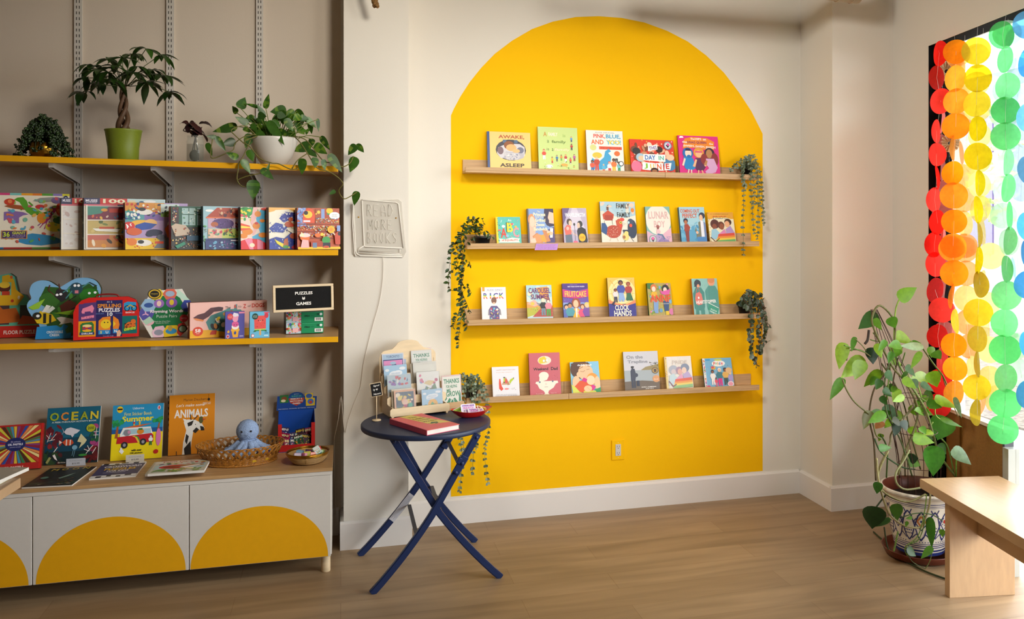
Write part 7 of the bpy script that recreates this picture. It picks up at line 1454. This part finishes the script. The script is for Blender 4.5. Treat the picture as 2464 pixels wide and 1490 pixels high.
# eucalyptus, bottom left
t, P = black_pot(1134, 4.782, 3, 'grey-green eucalyptus hanging below the left end of bottom ledge', 'eucalyptus_plant', .04, .06); rn = random.Random(22); m = MB(); st = MB()
for path, Y in (([(1134, 920), (1108, 912), (1104, 960), (1107, 1040), (1112, 1110), (1106, 1182)], (4.78, 4.74, 4.705, 4.70, 4.70, 4.70)), ([(1134, 920), (1128, 915), (1138, 990), (1140, 1050), (1137, 1138)], (4.78, 4.74, 4.70, 4.70, 4.70)),
                ([(1136, 920), (1150, 912), (1152, 980), (1150, 1040), (1146, 1080)], (4.78, 4.74, 4.70, 4.70, 4.70)), ([(1138, 920), (1160, 918), (1172, 960), (1174, 1040), (1166, 1090), (1174, 1162)], (4.78, 4.75, 4.70, 4.70, 4.70, 4.70)),
                ([(1134, 920), (1112, 900), (1104, 930), (1108, 962)], (4.78, 4.75, 4.73, 4.72)), ([(1134, 920), (1120, 905), (1116, 940), (1112, 1010), (1116, 1090)], (4.78, 4.73, 4.70, 4.70, 4.70)), ([(1134, 920), (1146, 905), (1160, 930), (1163, 960)], (4.78, 4.74, 4.705, 4.70)), ([(1134, 920), (1136, 905), (1142, 940), (1139, 965)], (4.78, 4.71, 4.70, 4.70))):
    strand(m, st, PY(path, Y), .0175, .0145, 'small', EU, rn, aspect=.85)
for k in range(90):
    a = rn.uniform(0, 2 * pi); e = rn.uniform(0, 1); q = P + Vector((.055 * e * cos(a), .03 * e * sin(a) - .01, .06 + .045 * (1 - e) * rn.random())); leaf(m, q, (cos(a), sin(a), rn.uniform(-.3, .6)), (0, -1, .4), .020, .017, 'small', rn.choice(EU), .2, .2, rn)
finish(t, P, m, st)
# ivy-like plant, second ledge left
t, P = black_pot(1161, 4.785, 1, 'dark green small-leaved vine spilling off the second ledge', 'trailing_vine', .046, .055); rn = random.Random(23); m = MB(); st = MB(); IV = ['2A4416', '365420', '1E3412', '44642A']
vp = [([(1158, 562), (1140, 545), (1115, 575), (1100, 620), (1108, 680), (1113, 740), (1105, 800), (1104, 835)], (4.785, 4.74, 4.70, 4.69, 4.69, 4.69, 4.69, 4.69)), ([(1156, 562), (1128, 550), (1098, 580), (1084, 620), (1080, 690), (1098, 700)], (4.785, 4.73, 4.71, 4.71, 4.71, 4.71)),
      ([(1156, 562), (1150, 530), (1130, 535), (1110, 560), (1112, 610), (1118, 650)], (4.785, 4.76, 4.73, 4.70, 4.68, 4.68)), ([(1158, 562), (1164, 540), (1160, 528)], (4.785, 4.78, 4.78)), ([(1158, 562), (1140, 540), (1122, 528)], (4.785, 4.76, 4.76)), ([(1158, 562), (1172, 556), (1186, 574)], (4.785, 4.75, 4.735)),
      ([(1150, 562), (1120, 590), (1112, 640), (1126, 630), (1134, 640)], (4.785, 4.70, 4.69, 4.69, 4.69)), ([(1112, 640), (1112, 700), (1125, 690), (1134, 705)], 4.69), ([(1113, 700), (1116, 740), (1122, 760), (1124, 790)], 4.70), ([(1108, 740), (1096, 770), (1090, 790)], 4.70), ([(1110, 700), (1125, 735), (1130, 755)], 4.70), ([(1154, 562), (1136, 550), (1138, 528)], (4.785, 4.76, 4.75)), ([(1156, 562), (1120, 560), (1095, 600), (1078, 612)], (4.78, 4.73, 4.70, 4.70)), ([(1100, 620), (1090, 650), (1076, 664)], 4.70), ([(1108, 600), (1115, 660), (1106, 720), (1112, 770)], 4.68)]
for path, Y in vp: strand(m, st, PY(path, Y), .027, .0125, 'lance', IV, rn, sc='5A3A20', aspect=.5, pair=False)
for path, Y in vp[:3]: strand(m, st, PY(path, Y), .027, .017, 'lance', IV, rn, sc='5A3A20', aspect=.5, pair=False)
finish(t, P, m, st)
# round-leaved plant, third ledge right
t, P = black_pot(1791, 4.785, 2, 'silvery round-leaved vine trailing off the third ledge end', 'trailing_vine', .038, .06); rn = random.Random(24); m = MB(); st = MB(); HO = ['55695A', '3E5442', '6A7E6C', '4A5A3A', '2E4028']
for path, Y in (([(1791, 705), (1800, 700), (1806, 750), (1806, 800), (1806, 830)], (4.785, 4.73, 4.70, 4.69, 4.69)), ([(1791, 705), (1815, 705), (1828, 760), (1826, 820), (1820, 880)], (4.785, 4.74, 4.71, 4.71, 4.71)),
                ([(1791, 705), (1828, 712), (1845, 760), (1846, 800), (1838, 830), (1848, 822)], (4.785, 4.78, 4.77, 4.77, 4.77, 4.77)), ([(1791, 705), (1820, 715), (1836, 745), (1832, 800), (1836, 846)], (4.785, 4.73, 4.72, 4.72, 4.72)),
                ([(1791, 705), (1806, 720), (1814, 770), (1812, 830), (1816, 865), (1824, 880)], (4.785, 4.71, 4.70, 4.70, 4.70, 4.70)), ([(1791, 705), (1786, 715), (1800, 735), (1815, 750)], (4.785, 4.72, 4.70, 4.70)), ([(1791, 705), (1834, 720), (1840, 770), (1852, 790)], (4.785, 4.74, 4.73, 4.74))):
    strand(m, st, PY(path, Y), .030, .017, 'oval', HO, rn, sc='7A3A2A', aspect=.82, pair=False, c2='9AA894')
for k in range(44):
    a = rn.uniform(0, 2 * pi); e = rn.uniform(.1, 1); q = P + Vector((.06 * e * cos(a) + .012, .03 * e * sin(a) - .02, .055 + .04 * (1 - e))); leaf(m, q, (cos(a), sin(a) * .3, rn.uniform(-.6, .4)), (0, -1, .5), .034, .03, 'oval', rn.choice(HO), .2, .15, rn, '9AA894')
finish(t, P, m, st)

# ------------------------------------------------------------------ big pothos on the floor in a painted pot
PC = Vector((2.795, 3.765, 0))
t0 = thing('potted_pothos', 'tall pothos on a wire trellis in a blue-patterned white pot', 'potted plant', PC)
def yb(px, pref):
    r = ray(px, 600); q = r.x / r.y; lim = 2.448 / (q - .1549) if q > .2 else 9
    return min(pref, lim - .07)
m = MB()
PR = [(.0, .032), (.110, .032), (.118, .036), (.122, .06), (.140, .14), (.160, .24), (.170, .30), (.178, .325), (.186, .33), (.190, .338), (.187, .346), (.176, .347), (.170, .34), (.160, .30), (0, .28)]
cols = lambda z: None
m.lathe([(r, z) for r, z in PR[:12]], 'glazed', 'E6DECF', n=72)
n = 72
m.lathe([(.176, .3465), (.170, .34), (.160, .30), (.158, .275)], 'terracotta', n=48)
def rad(z):
    for (r0, z0), (r1, z1) in zip(PR[1:-1], PR[2:]):
        if z0 <= z <= z1: return r0 + (r1 - r0) * (z - z0) / (z1 - z0)
    return .15
def band(za, zb, c, a0=0, a1=2 * pi, k=72, off=.0006):
    for i in range(k):
        u0, u1 = a0 + (a1 - a0) * i / k, a0 + (a1 - a0) * (i + 1) / k
        m.face([m.pt(((rad(z) + off) * cos(u), (rad(z) + off) * sin(u), z)) for u, z in ((u0, za), (u1, za), (u1, zb), (u0, zb))], 'glazed', c, True)
def pstroke(pts, w, c, off=.0011):            # pts in (angle, z)
    for (a0, z0), (a1, z1) in zip(pts[:-1], pts[1:]):
        L = math.hypot((a1 - a0) * .16, z1 - z0) or 1e-6; w2 = w * 1.6; na, nz = -(z1 - z0) / L * w2 / .16 * .5, (a1 - a0) * .16 / L * w2 * .5
        m.face([m.pt(((rad(z) + off) * cos(a), (rad(z) + off) * sin(a), z)) for a, z in ((a0 + na, z0 + nz), (a0 - na, z0 - nz), (a1 - na, z1 - nz), (a1 + na, z1 + nz))], 'glazed', c)
def pdisc(a, z, r, c, off=.0013, k=8): m.face([m.pt(((rad(z) + off) * cos(a + r / .16 * cos(2 * pi * i / k)), (rad(z) + off) * sin(a + r / .16 * cos(2 * pi * i / k)), z + r * sin(2 * pi * i / k))) for i in range(k)], 'glazed', c)
mat('glazed', attr=True, rough=0.25, coat=0.4)
NB = '1E2A6A'
band(.326, .3375, '2A4AA0'); band(.300, .304, NB); band(.291, .294, NB); band(.284, .286, NB); band(.096, .099, NB); band(.086, .090, NB); band(.076, .080, NB); band(.058, .066, NB); band(.036, .052, '2A3A7A')
for k in range(8):
    a = 2 * pi * k / 8 + .2; A_ = pi / 8
    wv = [(a + A_ * (u - 1), .19 + .075 * cos(pi * (u - 1))) for u in [i / 8 * 2 for i in range(9)]]
    pstroke(wv, .004, NB); pstroke([(q[0], .365 - q[1] + .015) for q in wv], .004, NB)
    pstroke([(a - .22, .215), (a, .262), (a + .22, .215), (a, .168), (a - .22, .215)], .003, NB)
    if k % 2: 
        pstroke([(a - .12, .215), (a, .242), (a + .12, .215), (a, .188), (a - .12, .215)], .005, 'C8743A'); pdisc(a, .215, .006, NB)
    else:
        pdisc(a, .215, .012, 'C03A3A')
        for j in range(8): pdisc(a + .12 * cos(j * .785), .215 + .021 * sin(j * .785), .003, NB)
    for j in range(14): pdisc(a + A_ + (j % 4 - 1.5) * .06, .150 + (j // 4) * .016, .0035, NB)
    pstroke([(a - .3, .125), (a - .15, .15), (a, .12), (a + .15, .15), (a + .3, .125)], .003, NB)
    for j in range(6): pdisc(a + A_ * .5 * (j - 2.5) * .5, .108, .003, NB)
    pstroke([(a + A_ - .12, .275), (a + A_ - .06, .255), (a + A_ - .12, .24)], .003, NB); pstroke([(a + A_ + .12, .275), (a + A_ + .06, .255), (a + A_ + .12, .24)], .003, NB)
m.build('pot', t0)
MB().lathe([(0, .001), (.135, 0), (.165, .010), (.178, .040), (.182, .045), (.176, .045), (.160, .014), (.13, .008), (0, .008)], 'terracotta', n=56).build('saucer', t0)
MB().lathe([(0, .285), (.158, .285)], 'soil', n=32).build('soil', t0)
tl = MB(); top = onY(2103, 745, 3.77) - PC
for k in range(8):
    a = 2 * pi * k / 8; q = Vector((.09 * cos(a), .09 * sin(a), .28))
    tl.tube(smooth([q, Vector((.11 * cos(a) - .02, .09 * sin(a), .55)), Vector((.05 * cos(a) + top.x * .7, .05 * sin(a), top.z - .22)), top + Vector((.015 * cos(a), .015 * sin(a), 0))], 6), .0018, 'stem', '4A2A22', n=5)
for zz, rr, ox in ((.45, .11, -.0), (.62, .105, -.02), (.8, .075, -.04)): tl.tube([(rr * cos(2 * pi * i / 20) + ox, rr * .9 * sin(2 * pi * i / 20), zz) for i in range(20)], .0016, 'stem', '4A2A22', n=5, closed=True)
tl.build('wire_trellis', t0)
z6 = lambda x, y: (1960 + x / 2.98, 660 + y / 2.98)
z7 = lambda x, y: (2000 + x / 3.92, 1080 + y / 3.92)
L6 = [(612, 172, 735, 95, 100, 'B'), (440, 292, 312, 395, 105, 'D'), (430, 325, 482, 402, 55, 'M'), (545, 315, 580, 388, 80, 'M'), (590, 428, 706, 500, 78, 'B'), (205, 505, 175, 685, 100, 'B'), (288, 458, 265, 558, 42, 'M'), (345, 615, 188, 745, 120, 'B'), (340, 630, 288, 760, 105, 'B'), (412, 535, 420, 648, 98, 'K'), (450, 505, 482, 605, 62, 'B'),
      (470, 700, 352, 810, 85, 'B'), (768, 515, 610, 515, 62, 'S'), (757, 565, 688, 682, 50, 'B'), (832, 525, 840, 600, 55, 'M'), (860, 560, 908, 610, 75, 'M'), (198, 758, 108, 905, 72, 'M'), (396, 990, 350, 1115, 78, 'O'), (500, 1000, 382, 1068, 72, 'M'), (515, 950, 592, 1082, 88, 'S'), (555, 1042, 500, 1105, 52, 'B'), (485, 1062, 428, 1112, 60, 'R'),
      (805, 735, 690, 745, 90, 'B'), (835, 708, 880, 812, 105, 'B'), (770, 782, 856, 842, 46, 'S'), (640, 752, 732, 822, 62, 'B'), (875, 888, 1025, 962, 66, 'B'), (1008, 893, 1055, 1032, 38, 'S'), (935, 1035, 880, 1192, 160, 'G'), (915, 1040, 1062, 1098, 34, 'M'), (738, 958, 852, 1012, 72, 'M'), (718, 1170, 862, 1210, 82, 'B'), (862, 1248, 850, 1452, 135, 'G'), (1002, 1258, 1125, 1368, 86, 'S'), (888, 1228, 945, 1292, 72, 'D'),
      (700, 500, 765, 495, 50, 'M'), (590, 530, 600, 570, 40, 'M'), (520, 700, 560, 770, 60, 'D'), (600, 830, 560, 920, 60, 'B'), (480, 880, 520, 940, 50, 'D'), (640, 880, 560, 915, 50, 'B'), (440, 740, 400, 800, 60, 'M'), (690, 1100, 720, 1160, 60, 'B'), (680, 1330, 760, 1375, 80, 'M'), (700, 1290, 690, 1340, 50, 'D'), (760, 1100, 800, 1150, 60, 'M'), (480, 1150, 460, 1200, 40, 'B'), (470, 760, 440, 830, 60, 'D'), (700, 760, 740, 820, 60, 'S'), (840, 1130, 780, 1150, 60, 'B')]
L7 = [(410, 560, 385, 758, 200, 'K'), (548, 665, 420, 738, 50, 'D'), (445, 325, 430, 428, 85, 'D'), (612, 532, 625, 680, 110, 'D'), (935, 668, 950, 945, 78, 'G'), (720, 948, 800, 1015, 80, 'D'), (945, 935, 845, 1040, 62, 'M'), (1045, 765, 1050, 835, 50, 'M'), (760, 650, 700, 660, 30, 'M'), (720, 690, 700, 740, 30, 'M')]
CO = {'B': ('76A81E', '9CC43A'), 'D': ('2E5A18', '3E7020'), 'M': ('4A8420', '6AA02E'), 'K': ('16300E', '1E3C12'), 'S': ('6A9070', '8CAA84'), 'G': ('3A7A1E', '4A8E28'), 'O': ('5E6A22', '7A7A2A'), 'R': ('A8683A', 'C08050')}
rx_ = random.Random(78)
for _ in range(34):
    b_ = rx_.uniform(480, 1420); a_ = rx_.uniform(430, 560 + 260 * min(1, (b_ - 400) / 500)); an_ = rx_.uniform(0, 6.28); l_ = rx_.uniform(60, 110)
    L6.append((a_, b_, a_ + l_ * cos(an_), b_ + l_ * .7 * sin(an_) + 30, rx_.uniform(45, 75), rx_.choice('BDMMDK')))
m = MB(); st = MB(); rn = random.Random(31)
bases = []
for (a, b, c, d, w, k) in L6:
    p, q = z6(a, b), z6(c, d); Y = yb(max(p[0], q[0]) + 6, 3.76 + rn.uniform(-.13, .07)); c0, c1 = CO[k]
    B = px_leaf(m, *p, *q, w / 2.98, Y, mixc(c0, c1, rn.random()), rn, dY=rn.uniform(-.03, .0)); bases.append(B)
for (a, b, c, d, w, k) in L7:
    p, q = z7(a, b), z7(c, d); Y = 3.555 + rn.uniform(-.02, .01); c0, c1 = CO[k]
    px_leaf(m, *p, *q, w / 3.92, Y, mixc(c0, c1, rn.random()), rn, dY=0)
VN = [([(600, 1440), (640, 1300), (720, 1100), (740, 1000), (720, 900), (640, 760), (550, 650), (430, 400), (415, 300), (470, 225), (570, 330), (575, 480)], .0042, '6E6A3A'), ([(570, 480), (575, 330), (585, 240), (612, 172)], .003, '8AA83A'), ([(200, 752), (230, 830), (290, 920), (400, 1020), (440, 1150), (480, 1180)], .0032, '6A6A3A'),
      ([(460, 1480), (462, 1400), (540, 1220), (560, 1130), (700, 960), (720, 900)], .0045, '8A8460'), ([(440, 1480), (425, 1200), (400, 1080), (395, 970), (430, 820), (520, 700)], .0035, '5A4A2A'), ([(520, 900), (530, 780), (545, 620), (540, 500)], .003, '6E8A3A'), ([(650, 740), (790, 960), (850, 1150), (900, 1300), (1010, 1450)], .0042, '7A8A4A'),
      ([(768, 520), (850, 640), (920, 730), (970, 850)], .003, '5A6A2A'), ([(575, 560), (620, 680), (720, 830), (800, 1000)], .003, '5E8A2A'), ([(1015, 1450), (1018, 1330), (1030, 1290), (1002, 1258)], .0028, '6AA03A'), ([(1000, 1430), (960, 1250), (910, 1180)], .003, '6A8A3A'), ([(230, 620), (250, 550), (330, 545), (400, 590)], .0025, '6A6A3A'), ([(212, 510), (290, 535), (360, 560)], .0025, '6A8A3A'), ([(290, 462), (340, 510), (370, 550)], .002, '6A6A3A'),
      ([(480, 640), (560, 760), (640, 930), (690, 1150), (760, 1400)], .003, '5A5A2A'), ([(540, 620), (500, 800), (520, 1000), (620, 1200), (700, 1450)], .003, '4A5A2A'), ([(600, 600), (560, 820), (600, 1050), (640, 1260), (650, 1450)], .0028, '5A4A2A'), ([(520, 640), (600, 900), (560, 1100), (600, 1300), (610, 1460)], .0025, '4A2A22'), ([(650, 560), (620, 660)], .0025, '6A8A3A'), ([(700, 480), (640, 520), (560, 560)], .0025, '6A8A3A'),
      ([(820, 840), (825, 960), (720, 1010)], .0022, '7AA03A'), ([(870, 890), (865, 1000), (900, 1040)], .0022, '9AC04A'), ([(950, 935), (860, 955), (780, 900), (700, 850)], .0022, '8AA84A'), ([(1030, 1020), (960, 860), (920, 740)], .002, '6A6A3A'), ([(420, 420), (460, 480), (400, 470)], .0022, '6A8A3A'), ([(390, 400), (380, 470), (360, 500)], .005, '3A2A22'), ([(430, 1180), (480, 1280), (620, 1380), (720, 1400)], .003, '2E4A1A'), ([(470, 1150), (520, 1250), (515, 1460)], .003, '3E5A1A'), ([(730, 770), (770, 920), (700, 1000)], .0028, '8AB04A'), ([(850, 1060), (800, 1150), (830, 1220)], .0025, '8AB04A')]
for path, r, c in VN:
    px = [z6(*p) for p in path]; j = rn.uniform(-.05, .05)
    st.tube(smooth([onY(x, y, yb(x + 6, 3.76 + j)) for x, y in px], 5), r * 1.3, 'stem', c, n=7)
VL = [([(430, 90), (440, 250), (470, 400), (540, 600), (640, 700), (750, 740), (850, 730), (920, 560), (935, 420)], .0048, '9A9060', 3.565), ([(540, 20), (450, 220), (470, 380), (600, 470), (740, 500), (890, 430)], .0045, '8A8450', 3.575), ([(740, 10), (680, 120), (610, 230), (620, 330), (700, 385), (840, 370)], .0048, '8E9060', 3.58),
      ([(390, 752), (400, 610), (420, 560), (500, 455), (530, 420)], .004, '1E3A14', 3.59), ([(500, 740), (520, 880), (540, 950)], .0035, '2A3A16', 3.57), ([(860, 640), (880, 700), (830, 850), (750, 900)], .0025, '5A7A2A', 3.56), ([(900, 430), (880, 600), (820, 820), (700, 930), (720, 1010)], .0025, '6A8A2A', 3.56), ([(660, 650), (800, 610), (940, 620), (1050, 680)], .0025, '3A5A1A', 3.56), ([(960, 940), (930, 1060), (890, 1130)], .002, '5A6A2A', 3.55), ([(700, 920), (760, 1060), (890, 1135)], .002, '4A5A2A', 3.56), ([(630, 780), (610, 880), (590, 970)], .004, '6A8A3A', 3.57)]
for path, r, c, Y in VL:
    st.tube(smooth([onY(*z7(*p), Y) for p in path], 5), r, 'stem', c, n=7)
fl = [(400, 785), (460, 840), (530, 900), (580, 985), (700, 1060), (870, 1150), (1060, 1222), (1120, 1235)]
st.tube(smooth([onZ(*z7(*p), .006) for p in fl], 5), .0045, 'stem', '2A3A16', n=7)
Mi = Matrix.Translation(-PC)
for mm in (m, st): mm.v = [Mi @ v for v in mm.v]
m.build('leaves', t0); st.build('vines', t0)
# ------------------------------------------------------------------ paper garlands in the window
WI = WM.inverted()
def wall_pt(px, py, noff):
    """point seen at (px, py) lying noff outside the plane of the window wall"""
    C0 = Vector((CX, CY, 0)) + NRM * noff; r = ray(px, py); t = (C0.x * NRM.x + C0.y * NRM.y) / (r.x * NRM.x + r.y * NRM.y)
    return O + r * t
DD = .0635
COLS = {'red': ['E4241A', 'DC1C14', 'EC3A30'], 'orange': ['FF9C1A', 'FA920E', 'FFAA30'], 'yellow': ['C8AE12', 'BEA408', 'D2BC28'], 'green': ['6CD07C', '80DC90', '5CC870'], 'blue': ['4A9CDC', '3E8ED0', '6AB0E4'],
        'pale orange': ['F8B870'], 'pale yellow': ['E8DF8A'], 'pale green': ['BCE4C4'], 'pale red': ['F08078'], 'pale blue': ['C4DCEC']}  # pale sets: washed-out look from reflections and outdoor light put into the colour
mat('paper_disc_pale', attr=True, rough=0.8, transl=0.7, transp=0.45, noise_s=60, noise_a=0.10)
def garland(label, c, noff, items, seed, r=DD):
    """items: (x, y, apparent width ratio) down one string"""
    rn = random.Random(seed); Ps = [wall_pt(x, y, noff) for x, y, w in items]
    x0 = sum(p.x for p in Ps) / len(Ps); y0 = sum(p.y for p in Ps) / len(Ps); zt = 2.60
    t = thing('paper_garland', label, 'garland', (x0, y0, zt), (0, 0, 0), None)
    T0 = Vector((x0, y0, zt)); Q = [Vector((0, 0, 0))] + [p - T0 for p in Ps]
    m = MB(); m.tube([Vector((0, 0, .02))] + Q + [Q[-1] - Vector((0, 0, .02))], .0007, 'string', n=4); m.build('thread', t)
    pale = c.startswith('pale')
    for (x, y, w), p in zip(items, Ps):
        q = p - T0; view = math.atan2(O.y - p.y, O.x - p.x); ang = math.acos(max(.12, min(1, w))) * rn.choice((-1, 1))
        a = view + ang; nx, ny = cos(a), sin(a); ux, uy = -ny, nx; tl = rn.uniform(-.12, .12); R = r * rn.uniform(.95, 1.06); cup = rn.uniform(-.16, .16)
        m = MB(); cc = rn.choice(COLS[c]); mt = 'paper_disc_pale' if pale else 'paper_disc'; k = 26
        ce = m.pt((0, 0, 0)); rings = []
        for f_ in (.5, 1.0):
            rings.append([m.pt((ux * R * f_ * cos(b) + nx * (cup * R * (f_ * cos(b)) ** 2 + tl * R * f_ * sin(b)), uy * R * f_ * cos(b) + ny * (cup * R * (f_ * cos(b)) ** 2 + tl * R * f_ * sin(b)), R * f_ * sin(b))) for b in [2 * pi * i / k for i in range(k)]])
        for i in range(k):
            j = (i + 1) % k; m.face([ce, rings[0][i], rings[0][j]], mt, cc, True); m.face([rings[0][i], rings[1][i], rings[1][j], rings[0][j]], mt, cc, True)
        m.build('paper_disc', t, q)
    return t
def zz(l, oy=0): return [(2200 + a / 2.485, oy + b / 2.485, c) for a, b, c in l]
garland('red paper circle garland hanging against the black window frame', 'red', -.055, zz([(150, 320, .55), (135, 465, .6), (158, 605, .8), (135, 785, .35), (132, 925, .72), (135, 1060, .15), (122, 1195, .55), (140, 1330, .6), (120, 1463, .65)]) + zz([(125, 190, .78), (125, 345, .62), (165, 463, 1), (140, 618, .85), (160, 755, .45), (155, 890, .95), (150, 1033, .9)], 560), 1)
garland('second red garland just behind the first, with lighter twisted circles', 'pale red', .03, zz([(165, 730, .16), (163, 875, .42), (165, 1010, .2), (175, 1155, .7), (172, 1290, .85), (168, 1420, .22)]) + zz([(168, 60, .2), (185, 175, 1), (176, 330, .25), (185, 470, .3), (175, 600, .9), (172, 750, .4), (178, 880, .6)], 560), 2)
garland('orange garland with full round circles beside the red ones', 'orange', -.055, zz([(250, 310, 1), (245, 470, .75), (252, 605, .95), (248, 755, 1), (238, 885, .2), (232, 1035, .85), (236, 1170, 1), (238, 1325, 1), (232, 1470, 1)]) + zz([(228, 95, 1), (238, 243, 1), (228, 380, .2), (250, 530, .3), (236, 672, 1), (246, 813, .95), (242, 960, .75)], 560), 3)
garland('pale orange garland hanging behind the brighter orange one', 'pale orange', .035, zz([(262, 330, .9), (262, 430, .5), (268, 580, .9), (265, 740, .9), (280, 915, .18), (290, 1055, .95), (300, 1195, .95), (300, 1335, .7), (305, 1470, .95)]) + zz([(305, 100, .95), (310, 243, .9), (310, 393, .85), (315, 535, .85), (325, 680, .8), (345, 810, .45), (400, 1010, .2)], 560), 4)
garland('yellow garland ending in a narrow twisted circle', 'yellow', -.055, zz([(370, 305, 1), (378, 468, .95), (372, 620, .95), (375, 770, .65), (378, 935, .95), (385, 1095, .35), (375, 1255, .3), (385, 1405, .18)]) + zz([(380, 165, .25), (392, 310, .55), (382, 478, 1), (380, 635, .7), (382, 785, .2), (374, 925, 1), (377, 1075, .38)], 560), 5)
garland('pale yellow garland behind the bright yellow one', 'pale yellow', .035, zz([(372, 335, 1), (372, 500, 1), (378, 650, 1), (385, 810, .85), (385, 960, .95), (385, 1105, .8), (395, 1250, .7), (410, 1390, .25)]) + zz([(455, 140, .95), (410, 300, .3), (440, 430, .9), (435, 570, .3), (450, 700, .9), (450, 880, .85), (470, 990, .4)], 560), 6)
garland('green garland whose lowest circle hangs below the sill', 'green', -.055, zz([(528, 210, .85), (543, 355, .55), (552, 515, .85), (545, 660, 1), (545, 815, 1), (555, 970, .35), (555, 1125, .45), (570, 1290, .2), (565, 1440, .45)]) + zz([(550, 218, .4), (550, 375, .95), (540, 540, .9), (542, 700, 1), (548, 870, .75), (544, 1020, 1), (530, 1178, 1)], 560), 7)
garland('pale green garland layered behind the green one', 'pale green', .04, zz([(555, 200, 1), (530, 380, .9), (550, 540, .95), (545, 600, .2), (540, 680, 1), (540, 830, .95), (540, 985, .5), (530, 1130, .8), (530, 1290, .95), (560, 1450, .7)]) + zz([(590, 225, .25), (560, 385, .9), (600, 540, .9), (610, 680, .9), (640, 840, .95)], 560), 8)
garland('blue garland at the right edge of the window view', 'blue', -.055, [(2472, 60, .9), (2470, 150, .5), (2470, 283, .55), (2471, 410, .5), (2470, 545, .55), (2473, 610, .5), (2475, 685, .9), (2474, 830, .6), (2474, 950, .8)], 9)
garland('pale blue garland just left of the blue one', 'pale blue', .03, [(2455, 95, 1), (2452, 170, .8), (2448, 240, .9), (2455, 305, .9), (2450, 380, .9), (2458, 450, .8), (2448, 640, .5)], 10)
# folded book-page rosettes hanging behind the red and orange circles
for k, (x, y, s_) in enumerate(((2250, 165, .05), (2278, 172, .055), (2262, 275, .05), (2286, 345, .05), (2255, 290, .035))):
    P = wall_pt(x, y, .07); m = MB(); rn = random.Random(60 + k); view = math.atan2(O.y - P.y, O.x - P.x)
    for j in range(16):
        a = 2 * pi * j / 16; b = a + pi / 16; c_ = 'E9DCC0' if j % 2 else 'D9C8A4'
        u = lambda an, r, dp: (-sin(view) * r * cos(an) + cos(view) * dp, cos(view) * r * cos(an) + sin(view) * dp, r * sin(an))
        m.poly([u(a, s_ * .2, 0), u(a, s_, .004), u(b, s_ * .96, .018), u(b, s_ * .2, .006)], 'matte', c_); m.poly([u(b, s_ * .2, .006), u(b, s_ * .96, .018), u(a + pi / 8, s_, .004), u(a + pi / 8, s_ * .2, 0)], 'matte', 'C9B68E')
        for q in range(4): m.poly([u(a + .04, s_ * (.3 + .16 * q), .0055 + .001 * q), u(a + .04, s_ * (.36 + .16 * q), .0055 + .001 * q), u(b - .02, s_ * (.36 + .16 * q), .017), u(b - .02, s_ * (.34 + .16 * q), .017)], 'matte', '8A7A5A')
    m.tube([(0, 0, s_ * .9), (0, 0, 2.60 - P.z)], .0006, 'string', n=4)
    tag(m.build('paper_rosette', None, P), ['folded book-page rosette highest behind the red circles', 'folded book-page rosette between first red and orange circles', 'folded book-page rosette lower behind the third red circle', 'folded book-page rosette lowest, beside the orange circles', 'small folded book-page rosette at the black frame'][k], 'paper rosette', 'folded page rosettes in the window')
